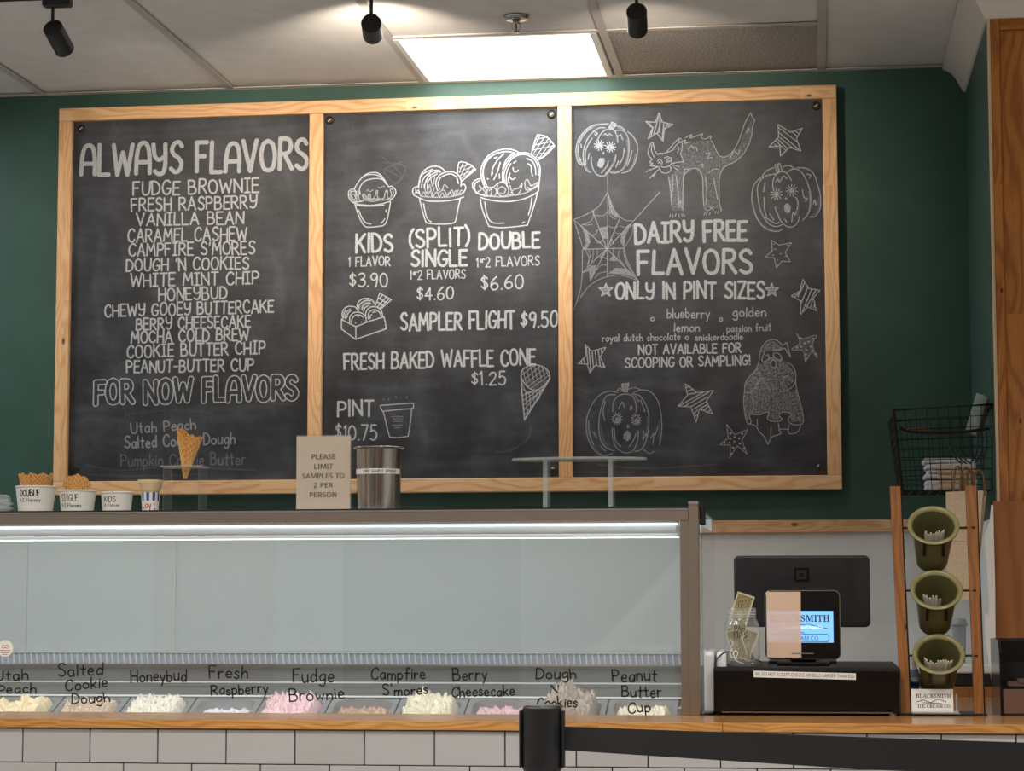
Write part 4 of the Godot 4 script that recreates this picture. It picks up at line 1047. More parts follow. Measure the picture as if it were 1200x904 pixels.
	for q in curve([Vector2(-0.1015, 0.925), Vector2(-0.1013, 0.98), Vector2(-0.1, 1.03), Vector2(-0.09, 1.048), Vector2(-0.072, 1.056), Vector2(-0.04, 1.045), Vector2(0.0, 1.032)], 6): path.append(Vector3(q.x, q.y, 1.612 - maxf(0, q.x + 0.1) * 0.9))
	var ct := MB.new(); ct.tube(path, 0.0017, 8); part("wire", ct, M.black, cb)

func bill_material() -> StandardMaterial3D:
	var img := Image.create(64, 128, false, Image.FORMAT_RGB8); var n := noise(301, 0.15, 3)
	for y in 128:
		for x in 64:
			var c := rgb8(164, 150, 108).lerp(rgb8(92, 88, 60), clampf(0.35 + n.get_noise_2d(x, y) * 1.4, 0, 1))
			if x < 5 or x > 58 or y < 5 or y > 122: c = rgb8(204, 198, 164)
			var d := Vector2((x - 32) / 1.0, (y - 64) / 1.3).length()
			if d < 15: c = rgb8(150, 146, 112)
			if d > 13 and d < 15: c = rgb8(84, 86, 62)
			img.set_pixel(x, y, c)
	var m := mat(Color.WHITE, 0.8); m.albedo_texture = ImageTexture.create_from_image(img); return m

func rack():
	var z := 1.6
	var t := thing("spoon_rack", "wooden ladder rack that carries three green buckets", "rack", Vector3(0.405, TOP, z))
	# legs (slightly out of true), wires
	var legs := [[-0.0825, -0.0975], [0.079, 0.071]]
	for q in legs:
		var l := MB.new(); var o := PackedVector2Array([Vector2(q[0] - 0.0105, 0.006), Vector2(q[0] + 0.0105, 0.006), Vector2(q[1] + 0.0115, 0.514), Vector2(q[1] - 0.0115, 0.514)])
		l.extrude(o, 0.022); 
		for k in l.p.size(): l.t[k] = Vector2(l.p[k].y + q[0], l.p[k].x + l.p[k].z * 0.5 + 0.1)
		part("leg", l, M.rackwood, t)
		var st := MB.new(); var sx: float = 0.0125
		st.extrude(PackedVector2Array([Vector2(q[0] + sx - 0.002, 0.003), Vector2(q[0] + sx + 0.002, 0.003), Vector2(q[1] + sx + 0.0025, 0.505), Vector2(q[1] + sx - 0.0015, 0.505)]), 0.016, Transform3D(Basis.IDENTITY, Vector3(0, 0, -0.004))); part("strap", st, M.wire, t)
	bx("base_plate", Vector3(-0.098, 0, -0.1), Vector3(0.097, 0.005, 0.013), 0.001, M.black, t)
	for q in [0.42, 0.279, 0.134]:
		for e in [[-0.09, -0.066], [0.045, 0.078]]:
			var w := MB.new(); w.tube([Vector3(e[0], q, 0), Vector3(e[1], q, 0.012)], 0.0024, 8); part("crossbar", w, M.wire, t)
	var centres := [Vector3(0.39, 1.341, z + 0.03), Vector3(0.394, 1.197, z + 0.03), Vector3(0.397, 1.054, z + 0.03)]
	var names := ["top", "middle", "bottom"]
	for k in 3:
		var b := thing("green_bucket", "olive green enamel bucket tilted forward, %s one of the rack" % names[k], "bucket", centres[k])
		var bas := Basis(Vector3.RIGHT, deg_to_rad(50.0)); b.basis = bas
		var m := MB.new(); m.lathe(Vector3.ZERO, [Vector2(0, -0.125), Vector2(0.034, -0.125), Vector2(0.036, -0.122), Vector2(0.047, -0.006), Vector2(0.046, -0.006), Vector2(0.035, -0.118), Vector2(0, -0.12)], 44); part("vessel", m, M.olive, b)
		var lip := MB.new(); lip.lathe(Vector3.ZERO, [Vector2(0.046, -0.008), Vector2(0.0475, -0.002), Vector2(0.052, 0.001), Vector2(0.0565, 0.0), Vector2(0.058, -0.002), Vector2(0.0565, -0.004), Vector2(0.052, -0.003), Vector2(0.0478, -0.007)], 44); part("lip", lip, M.olive_lip, b)
		var ring := MB.new(); var rr := []
		for q in 40: rr.append(Vector3(0.0545 * cos(TAU * q / 40.0), -0.0065, 0.0545 * sin(TAU * q / 40.0)))
		ring.tube(rr, 0.0022, 6, true); part("holder_ring", ring, M.wire, b)
		for x in [-0.021, 0.021]:
			var st := MB.new(); st.box(Vector3(x, -0.03, 0.0465), Vector3(0.0065, 0.046, 0.003), 0.0008); part("holder_tab", st, M.wire, b)
		# spoons lean in a row against the near side
		var cnt: int = [8, 6, 13][k]
		for s in cnt:
			var u: float = lerpf(-0.6, 0.85, s / float(cnt - 1)) if k == 0 else lerpf(-1.0, 0.25, s / float(cnt - 1)) if k == 1 else lerpf(-1.2, 1.1, s / float(cnt - 1))
			var sp := thing("wooden_spoon", "pale wooden tasting spoon in the %s green bucket" % names[k], "spoon", centres[k], "tasting spoons in the %s bucket" % names[k])
			var a := u * 0.85
			var foot := Vector3(0.022 * sin(a), -0.106, 0.024 * cos(a)); var head := Vector3(0.031 * sin(a) * 1.15, -0.012 + rng.randf_range(-0.011, 0.007), 0.002 + 0.012 * cos(a) + rng.randf_range(-0.006, 0.006))
			var dir := (head - foot).normalized(); var xx := Vector3(cos(a), 0, -sin(a)); xx = (xx - dir * xx.dot(dir)).normalized()
			var sb := MB.new()
			var o := PackedVector2Array([Vector2(-0.0025, 0), Vector2(0.0025, 0), Vector2(0.0025, 0.06), Vector2(0.0031, 0.075), Vector2(0.0032, 0.088), Vector2(0.0014, 0.0955), Vector2(-0.0014, 0.0955), Vector2(-0.0032, 0.088), Vector2(-0.0031, 0.075), Vector2(-0.0025, 0.06)])
			sb.extrude(o, 0.0018, Transform3D(Basis(xx, dir, xx.cross(dir)), foot))
			sp.basis = bas
			part("blade", sb, M.spoon, sp)
	# card holder with printed cards
	var ch := thing("card_holder", "clear acrylic stand at the foot of the rack", "card holder", Vector3(0.386, TOP + 0.005, z + 0.005))
	bx("tray", Vector3(-0.05, 0, -0.02), Vector3(0.057, 0.0025, 0.022), 0.0006, M.acrylic_edge, ch); bx("lip", Vector3(-0.05, 0.0026, 0.019), Vector3(0.052, 0.007, 0.0215), 0.0005, M.acrylic_edge, ch)
	bx("back", Vector3(0.047, 0.0026, -0.018), Vector3(0.0495, 0.045, 0.016), 0.0005, M.acrylic_edge, ch)
	var cd := thing("business_card", "white business card with a dark printed shop emblem", "card", Vector3(0.3815, TOP + 0.0078, z + 0.019))
	var lean := Basis(Vector3.RIGHT, -0.16)
	var cm := MB.new(); cm.box(lean * Vector3(0, 0.0265, 0), Vector3(0.092, 0.052, 0.003), 0.0004, lean); part("sheet", cm, M.paper, cd)
	for q in [["BLACKSMITH", Vector3(0.003, 0.037, 0.0018), 0.0085, 0.95, true], ["ICE CREAM CO.", Vector3(0.005, 0.014, 0.0018), 0.007, 1.0, true]]:
		var o := print_text("print", q[0], lean * q[1], q[2], mat(rgb8(76, 66, 72), 0.7), cd, q[4], q[3]); o.basis = lean.scaled_local(Vector3(q[3], 1, 1))
	part("emblem", ink([[[Vector2(-0.034, 0.024), Vector2(-0.02, 0.028), Vector2(-0.004, 0.022), Vector2(0.012, 0.03), Vector2(0.03, 0.024)], [Vector2(-0.02, 0.022), Vector2(0.02, 0.02)]]], 0.0016, func(v: Vector2): return lean * Vector3(v.x, v.y, 0.0018), Vector3.BACK), mat(rgb8(76, 66, 72), 0.7), cd)
	# small bottle behind the left leg
	var bt := thing("sanitizer_bottle", "small white bottle with a blue band behind the rack leg", "bottle", Vector3(0.343, TOP, 1.5))
	var bm := MB.new(); bm.lathe(Vector3.ZERO, [Vector2(0, 0), Vector2(0.014, 0), Vector2(0.0145, 0.003), Vector2(0.0145, 0.095), Vector2(0.012, 0.105), Vector2(0.009, 0.109), Vector2(0.009, 0.128), Vector2(0, 0.128)], 24); part("body", bm, mat(rgb8(214, 218, 224), 0.35), bt)
	var bb := MB.new(); bb.lathe(Vector3.ZERO, [Vector2(0.0148, 0.058), Vector2(0.0149, 0.058), Vector2(0.0149, 0.072), Vector2(0.0148, 0.072)], 24); part("band", bb, mat(rgb8(44, 84, 160), 0.5), bt)
	var bl := MB.new(); bl.lathe(Vector3.ZERO, [Vector2(0.0148, 0.082), Vector2(0.0149, 0.082), Vector2(0.0149, 0.1), Vector2(0.0148, 0.1)], 24); part("label_strip", bl, mat(rgb8(150, 162, 190), 0.5), bt)

func corner_things():
	# wire basket on the right wall
	var b := thing("wire_basket", "black wire basket hung on the green wall", "basket", Vector3.ZERO)
	var T := [Vector3(0.335, 1.664, 0.82), Vector3(0.588, 1.676, 0.82), Vector3(0.588, 1.67, 0.45), Vector3(0.335, 1.662, 0.45)]
	var Bo := [Vector3(0.356, 1.456, 0.77), Vector3(0.586, 1.456, 0.77), Vector3(0.586, 1.456, 0.5), Vector3(0.356, 1.456, 0.5)]
	var face := func(a: Vector3, c: Vector3, d: Vector3, e: Vector3, nu: int, nv: int) -> MB:
		var m := MB.new()
		for k in nu + 1:
			var s := k / float(nu); m.tube([a.lerp(c, s), e.lerp(d, s)], 0.00115, 5)
		for k in nv + 1:
			var s := k / float(nv); m.tube([a.lerp(e, s), c.lerp(d, s)], 0.00115, 5)
		return m
	part("front_grid", face.call(Bo[0], Bo[1], T[1], T[0], 9, 8), M.wire, b); part("rear_grid", face.call(Bo[3], Bo[2], T[2], T[3], 9, 8), M.wire, b)
	part("side_grid", face.call(Bo[0], Bo[3], T[3], T[0], 5, 8), M.wire, b); part("bottom_grid", face.call(Bo[0], Bo[1], Bo[2], Bo[3], 9, 5), M.wire, b)
	var rm := MB.new(); rm.tube(T, 0.003, 8, true); part("rim", rm, M.wire, b)
	for q in [[0, 0], [3, 3]]:
		var cr := MB.new(); cr.tube([Bo[q[0]], T[q[1]]], 0.004, 8); part("corner_rod", cr, M.wire, b)
	var bar := []
	for q in curve([Vector2(0.35, 1.618), Vector2(0.38, 1.607), Vector2(0.45, 1.604), Vector2(0.52, 1.606), Vector2(0.58, 1.614)], 5): bar.append(Vector3(q.x, q.y, 0.815))
	var fb := MB.new(); fb.tube(bar, 0.0042, 8); part("front_bar", fb, M.wire, b)
	for k in 3:
		for side in 2:
			var h := MB.new(); var pts := []
			var x0: float = (0.472 + 0.011 * k) if side == 0 else (0.548 + 0.011 * k)
			var prof := [Vector2(0.0, 1.572 - 0.004 * k), Vector2(0.012, 1.55), Vector2(0.026, 1.528), Vector2(0.045, 1.518)] if side == 0 else [Vector2(0.0, 1.604), Vector2(0.0, 1.58), Vector2(-0.008, 1.548), Vector2(-0.028, 1.524)]
			for q in curve(prof, 5): pts.append(Vector3(x0 + q.x * 0.7, q.y, lerpf(0.823, 0.9, clampf((1.604 - q.y) / 0.08, 0, 1))))
			h.tube(pts, 0.0021, 6); part("hook", h, M.wire, b)
	# in the basket
	var nap := mat(rgb8(214, 218, 226), 0.85)
	for k in 6:
		var n := thing("paper_napkin", "white paper napkin in the folded pile inside the wire basket", "napkin", Vector3(0.483, 1.459 + 0.014 * k, 0.68), "folded napkins in the wire basket")
		var m := MB.new(); m.slab(Vector3(0.004 * sin(k * 2.3), 0.0065, 0), 0.128 + 0.006 * sin(k * 1.7), 0.13, 0.006, 0.0125, 0.004, Basis(Vector3.BACK, 0.03 * sin(k * 1.9)) * Basis(Vector3.RIGHT, -PI / 2)); part("fold", m, nap, n)
	var bw := thing("folded_bag_stack", "stack of folded brown bags in front of the white napkins", "paper bags", Vector3(0.498, 1.459, 0.755))
	for k in 5:
		var m := MB.new(); m.slab(Vector3(0.002 * sin(k * 3.0), 0.007 + 0.0125 * k, 0), 0.1, 0.02, 0.002, 0.0115, 0.003, Basis(Vector3.RIGHT, -PI / 2)); part("bag", m, M.kraft, bw)
	var fly := mat(rgb8(176, 196, 200), 0.6)
	for k in 4:
		var m := MB.new(); m.box(Vector3(0, 0.05, 0), Vector3(0.026, 0.105, 0.003), 0.0)
		var o := part("leaflet", m, fly if k < 2 else mat(rgb8(122, 108, 96), 0.8), self); o.position = Vector3(0.532 + 0.009 * k, 1.607, 0.79 - 0.05 * k); o.basis = Basis(Vector3.BACK, -0.3) * Basis(Vector3.UP, 0.4)
		if k < 2: tag(o, "pale blue folded leaflet leaning in the wire basket", "leaflet", "pale leaflets in the basket")
		else: tag(o, "brown folded leaflet leaning in the wire basket", "leaflet", "brown leaflets in the basket")
	var br := thing("brown_paper_wad", "flattened brown paper lying behind the basket's bowed bar", "paper", Vector3(0.396, 1.606, 0.79))
	var wm := MB.new(); wm.lathe(Vector3.ZERO, [Vector2(0, 0), Vector2(0.041, 0.001), Vector2(0.043, 0.005), Vector2(0.03, 0.011), Vector2(0, 0.013)], 20, Basis.from_scale(Vector3(1, 1, 0.4)) ); part("sheet", wm, mat(rgb8(112, 82, 62), 0.85), br)
	# handled bags hung below
	for k in 2:
		var bg := thing("kraft_bag", ["front brown paper carrier bag hanging by its cords", "rear brown paper carrier bag hanging by its cords"][k], "paper bag", Vector3(0.51, 1.19, 0.915 - 0.03 * k))
		var o := PackedVector2Array([Vector2(-0.05 + 0.003 * k, 0.255), Vector2(0.042 + 0.012 * k, 0.258), Vector2(0.03 + 0.006 * k, 0.11), Vector2(0.008 + 0.02 * k, -0.02), Vector2(-0.052, -0.02)])
		var m := MB.new(); m.extrude(o, 0.016); part("sack", m, M.kraft, bg)
		if k == 0:
			var pr := ink([[[Vector2(-0.03, 0.2), Vector2(-0.03, 0.16), Vector2(0.018, 0.16), Vector2(0.018, 0.2)], [Vector2(-0.048, 0.13), Vector2(0.0, 0.128)]]], 0.0012, func(v: Vector2): return Vector3(v.x, v.y, 0.0084), Vector3.BACK); part("crease", pr, mat(rgb8(136, 112, 84), 0.9), bg)
		for q in 4:
			var x0 := -0.03 + 0.017 * q; var wd := 0.024 + 0.008 * sin(q * 2.1); var pts := []
			for a in curve([Vector2(x0, 0.245), Vector2(x0 + 0.002, 0.29), Vector2(x0 + wd * 0.4, 0.322 - 0.004 * q), Vector2(x0 + wd, 0.3), Vector2(x0 + wd + 0.003, 0.245)], 5): pts.append(Vector3(a.x, a.y, 0.0 - 0.003 * q))
			var h := MB.new(); h.tube(pts, 0.0021, 6); part("cord_handle", h, M.cord, bg)
	# lower wooden side panel of the counter end
	var pn := thing("wood_side_panel", "plain brown wooden board standing on the worktop's end", "board", Vector3(0, TOP, 0))
	for k in 3: bx("board", Vector3(0.5765 + 0.308 * k, 0.0, 0.905), Vector3(0.884 + 0.308 * k, 0.505, 0.925), 0.0008, M.ply, pn, Vector2(0.2 + 0.4 * k, 0.1 + 0.09 * k))
	# white sheet tucked beside it
	var ws := thing("white_sheet", "creased white paper sheet tucked beside the brown board", "paper", Vector3(0, 0, 0.94))
	var sh := MB.new()
	sh.extrude(PackedVector2Array([Vector2(0.5665, 0.9165), Vector2(0.5725, 0.9165), Vector2(0.576, 1.2), Vector2(0.5755, 1.41), Vector2(0.5705, 1.41), Vector2(0.566, 1.37), Vector2(0.5525, 1.335), Vector2(0.5545, 1.29), Vector2(0.5605, 1.16), Vector2(0.557, 1.13), Vector2(0.5485, 1.14), Vector2(0.549, 1.07), Vector2(0.559, 1.0)]), 0.004); part("sheet", sh, M.paper, ws)
	# dispenser and its wooden step at the back
	var st := thing("wooden_step", "low wooden block at the back of the side worktop", "block", Vector3(0.52, 0.0, 0.56))
	bx("block", Vector3(-0.16, 0.0, -0.1), Vector3(0.068, 0.941, 0.098), 0.002, M.ply, st)
	var dp := thing("white_dispenser", "low white appliance on a dark plinth in the corner", "appliance", Vector3(0.52, 0.9415, 0.56))
	bx("plinth", Vector3(-0.14, 0.0, -0.08), Vector3(0.066, 0.034, 0.08), 0.002, M.black, dp); bx("housing", Vector3(-0.145, 0.0342, -0.09), Vector3(0.068, 0.058, 0.092), 0.004, M.white_plastic, dp)
	var cy := thing("clear_pitcher", "grey plastic cup with lid standing in the corner", "cup", Vector3(0.51, 0.9997, 0.53))
	var cm := MB.new(); cm.lathe(Vector3.ZERO, [Vector2(0, 0), Vector2(0.015, 0), Vector2(0.019, 0.1), Vector2(0.019, 0.1), Vector2(0.023, 0.1), Vector2(0.023, 0.104), Vector2(0.023, 0.104), Vector2(0.018, 0.118), Vector2(0, 0.12)], 28); part("vessel", cm, mat(rgb8(150, 156, 162), 0.35), cy)
	# black bin at the right edge of the worktop
	var bn := thing("black_bin", "black open bin with a brown see-through front pane", "bin", Vector3(0.0, TOP, 1.6))
	var sp := PackedVector2Array([Vector2(0.25, 0.0), Vector2(0.25, 0.168), Vector2(0.03, 0.168), Vector2(0.0, 0.14), Vector2(-0.012, 0.0)])
	for q in [[0.531, 0.537], [0.72, 0.726]]:
		var m := MB.new(); m.extrude(sp, q[1] - q[0], Transform3D(Basis(Vector3.UP, PI / 2), Vector3((q[0] + q[1]) * 0.5, 0, 0))); part("side_panel", m, M.black_gloss, bn)
	bx("back_panel", Vector3(0.5375, 0, -0.25), Vector3(0.7195, 0.168, -0.244), 0.001, M.black, bn); bx("floor_panel", Vector3(0.5375, 0, -0.243), Vector3(0.7195, 0.005, 0.006), 0.001, M.black, bn)
	bx("front_pane", Vector3(0.5375, 0.0055, 0.003), Vector3(0.7195, 0.06, 0.007), 0.001, mat(rgb8(104, 78, 66), 0.35), bn)
	bx("top_panel", Vector3(0.5375, 0.12, -0.05), Vector3(0.7195, 0.166, -0.04), 0.001, M.black_gloss, bn)
	for k in 6:
		var m := MB.new(); m.slab(Vector3.ZERO, 0.05, 0.02, 0.004, 0.006, 0.002, Basis(Vector3.UP, 0.5 * sin(k * 2.0)) * Basis(Vector3.RIGHT, -1.1) * Basis(Vector3.BACK, 0.4 * sin(k * 3.1)))
		var o := part("brown_packet", m, mat(rgb8(86, 66, 56), 0.7), self); o.position = Vector3(0.575 + 0.021 * k, TOP + 0.07 + 0.006 * (k % 3), 1.575 - 0.01 * (k % 2)); tag(o, "small brown packet lying in the black bin", "packet", "brown packets in the black bin")

func stanchion():
	var t := thing("queue_stanchion", "black queue barrier post in front of the tiled counter", "stanchion", Vector3(-0.2725, 0, 3.47))
	var b := MB.new(); b.lathe(Vector3.ZERO, [Vector2(0, 0), Vector2(0.17, 0), Vector2(0.17, 0.012), Vector2(0.05, 0.03), Vector2(0.027, 0.035)], 40); part("base", b, M.black, t)
	var p := MB.new(); p.lathe(Vector3.ZERO, [Vector2(0.025, 0.03), Vector2(0.025, 0.93)], 32); part("pole", p, M.black, t)
	var col := MB.new(); col.lathe(Vector3.ZERO, [Vector2(0.0255, 0.918), Vector2(0.029, 0.92), Vector2(0.029, 0.931), Vector2(0.0255, 0.9335)], 32); part("collar", col, mat(rgb8(120, 122, 126), 0.3, 0.5), t)
	var h := MB.new(); h.lathe(Vector3.ZERO, [Vector2(0.026, 0.934), Vector2(0.0285, 0.934), Vector2(0.029, 0.936), Vector2(0.029, 1.022), Vector2(0.0275, 1.0255), Vector2(0.025, 1.0262)], 36); part("head", h, M.black, t)
	var cap := MB.new(); cap.lathe(Vector3.ZERO, [Vector2(0, 1.0282), Vector2(0.024, 1.0275), Vector2(0.026, 1.0262), Vector2(0.024, 1.025), Vector2(0, 1.025)], 36); part("cap", cap, mat(rgb8(52, 52, 54), 0.35), t)  # lighter grey paints the gloss reflection on top of the head
	for q in [[-0.0312, 0.0], [0.0312, 0.0]]: bx("belt_slot", Vector3(q[0] - 0.0015, 0.937, -0.012), Vector3(q[0] + 0.0015, 1.02, 0.012), 0.001, M.black_matte, t)
	var bl := thing("barrier_belt", "black webbing belt stretched sideways from the barrier post", "belt")
	var rows := []
	for e in 2:
		var row := PackedVector3Array()
		for k in 41:
			var s := k / 40.0; var x := lerpf(-0.2395, 1.9, s); var z := 3.47 + 0.28 * minf(s * 1.5, 1.0) + 0.03 * sin(s * 5.0)
			var sag := -0.028 * s; var tw := lerpf(0.034, 0.044, minf(s * 5.0, 1.0))
			row.append(Vector3(x, 0.9965 + sag - (tw if e == 0 else 0.0), z + (0.006 * (1.0 - s) if e == 0 else 0.0)))
		rows.append(row)
	var m := MB.new(); m.grid(rows, false, 0, 20.0, 1.0)
	var back := []
	for r in rows:
		var q := PackedVector3Array()
		for v in r: q.append(v + Vector3(0, 0, -0.0014))
		back.append(q)
	m.grid(back, false, -1); part("webbing", m, M.belt, bl)

const CHALK_TEXT := [
	["ALWAYS FLAVORS", 68.5, 210.6, 791.6, 209.6, 92.5, 13.8, 0.85, 1],
	["FUDGE BROWNIE", 237.6, 278.4, 638.3, 277.7, 42.5, 5.8, 0.9, 0],
	["FRESH RASPBERRY", 232.8, 328.1, 630.7, 327, 38.8, 5.5, 0.9, 0],
	["VANILLA BEAN", 250, 374.2, 590.5, 375.4, 37.5, 5.5, 0.9, 0],
	["CARAMEL CASHEW", 223.3, 426, 601.8, 427.7, 40, 5.5, 0.9, 0],
	["CAMPFIRE S'MORES", 226.6, 468.9, 626.6, 470.8, 38.8, 5.5, 0.9, 0],
	["DOUGH 'N COOKIES", 219.1, 517, 608.1, 517, 37.5, 5.5, 0.9, 0],
	["WHITE MINT CHIP", 233.5, 565.5, 640.9, 563.6, 38.8, 5.5, 0.9, 0],
	["HONEYBUD", 324.2, 611.2, 540.1, 608.6, 37.5, 5.5, 0.9, 0],
	["CHEWY GOOEY BUTTERCAKE", 152.7, 658.8, 687.4, 653.8, 37.5, 5.5, 0.9, 0],
	["BERRY CHEESECAKE", 253.2, 700.6, 615.1, 698.3, 35, 5.5, 0.9, 0],
	["MOCHA COLD BREW", 237.4, 741.6, 610.1, 737.8, 36.2, 5.5, 0.9, 0],
	["COOKIE BUTTER CHIP", 225.7, 786.6, 661.6, 781.4, 37.5, 5.5, 0.9, 0],
	["PEANUT-BUTTER CUP", 225, 833.6, 625.8, 833.1, 36.2, 5.5, 0.9, 0],
	["FOR NOW FLAVORS", 126.7, 928.7, 761.8, 920.9, 67.5, 16.5, 0.9, 2],
	["Utah Peach", 241.4, 1022.7, 445.8, 1011.7, 31.2, 4.4, 0.65, 0],
	["Salted Cookie Dough", 221.6, 1068.7, 570.2, 1057.7, 35, 4.7, 0.65, 0],
	["Pumpkin Cookie Butter", 211.5, 1124, 603, 1122.2, 36.2, 4.4, 0.35, 0],
	["blueberry cookie", 223.1, 980.2, 502, 972.9, 25, 5, 0.12, 0],
	["KIDS", 947.3, 473.8, 1060.4, 472.2, 55, 8.8, 0.9, 0],
	["(SPLIT)", 1113.4, 461.5, 1298.3, 459, 55, 8.2, 0.9, 0],
	["SINGLE", 1118.9, 519.6, 1290.4, 520.6, 47.5, 8.2, 0.9, 0],
	["DOUBLE", 1328.6, 471.5, 1513.2, 469, 46.2, 8.2, 0.9, 0],
	["1 FLAVOR", 923.5, 515.6, 1052.5, 515.6, 28.8, 4.1, 0.9, 0],
	["1~2 FLAVORS", 1115, 560.3, 1285.2, 559.8, 26.2, 3.8, 0.9, 0],
	["1~2 FLAVORS", 1320.7, 526.4, 1513.1, 523.9, 27.5, 3.8, 0.9, 0],
	["$3.90", 927.8, 580.3, 1044.8, 580, 40, 5, 0.9, 0],
	["$4.60", 1137.6, 625.1, 1248.4, 623.3, 38.8, 5, 0.9, 0],
	["$6.60", 1336.4, 598.8, 1463.4, 593.4, 41.2, 5, 0.9, 0],
	["SAMPLER FLIGHT", 1087.6, 716, 1435.7, 715.4, 51.2, 7.4, 0.9, 0],
	["$9.50", 1456.6, 711.9, 1567.2, 713.8, 46.2, 6.1, 0.9, 0],
	["FRESH BAKED WAFFLE CONE", 911.8, 833.8, 1499.3, 828.2, 47.5, 6.9, 0.9, 0],
	["$1.25", 1306.2, 887.7, 1408.1, 886.5, 38.8, 4.7, 0.9, 0],
	["PINT", 892.7, 977.5, 1001.3, 976.2, 46.2, 7.2, 0.9, 0],
	["$10.75", 885.1, 1049.2, 1012.2, 1051.9, 43.8, 4.7, 0.9, 0],
	["FRESHLY BAKED", 966.6, 902.7, 1180.4, 897.7, 30, 5.5, 0.06, 0],
	["DAIRY FREE", 1806.6, 462.4, 2138.7, 460.7, 58.8, 10.4, 0.85, 0],
	["FLAVORS", 1813.7, 558.7, 2154.2, 561.7, 70, 11, 0.85, 0],
	["ONLY IN PINT SIZES", 1744.9, 631.3, 2190.1, 638.4, 48.8, 8, 0.9, 0],
	["blueberry", 1900.1, 693.7, 2026.7, 694.6, 27.5, 3.6, 0.8, 0],
	["golden", 2096.8, 692.8, 2194.6, 693, 27.5, 3.6, 0.8, 0],
	["lemon", 1920.3, 734, 1995.7, 734.8, 25, 3.6, 0.8, 0],
	["passion fruit", 2078.5, 738, 2209.2, 736.3, 21.2, 3.3, 0.8, 0],
	["royal dutch chocolate", 1704.2, 761.4, 1938, 760.1, 21.2, 3.3, 0.8, 0],
	["snickerdoodle", 1984, 762.9, 2125, 761.9, 20, 3.3, 0.8, 0],
	["NOT AVAILABLE FOR", 1813.4, 801.4, 2119.3, 800.3, 27.5, 4.7, 0.9, 0],
	["SCOOPING OR SAMPLING!", 1773.3, 841.3, 2146, 838.3, 28.8, 4.7, 0.9, 0],
]
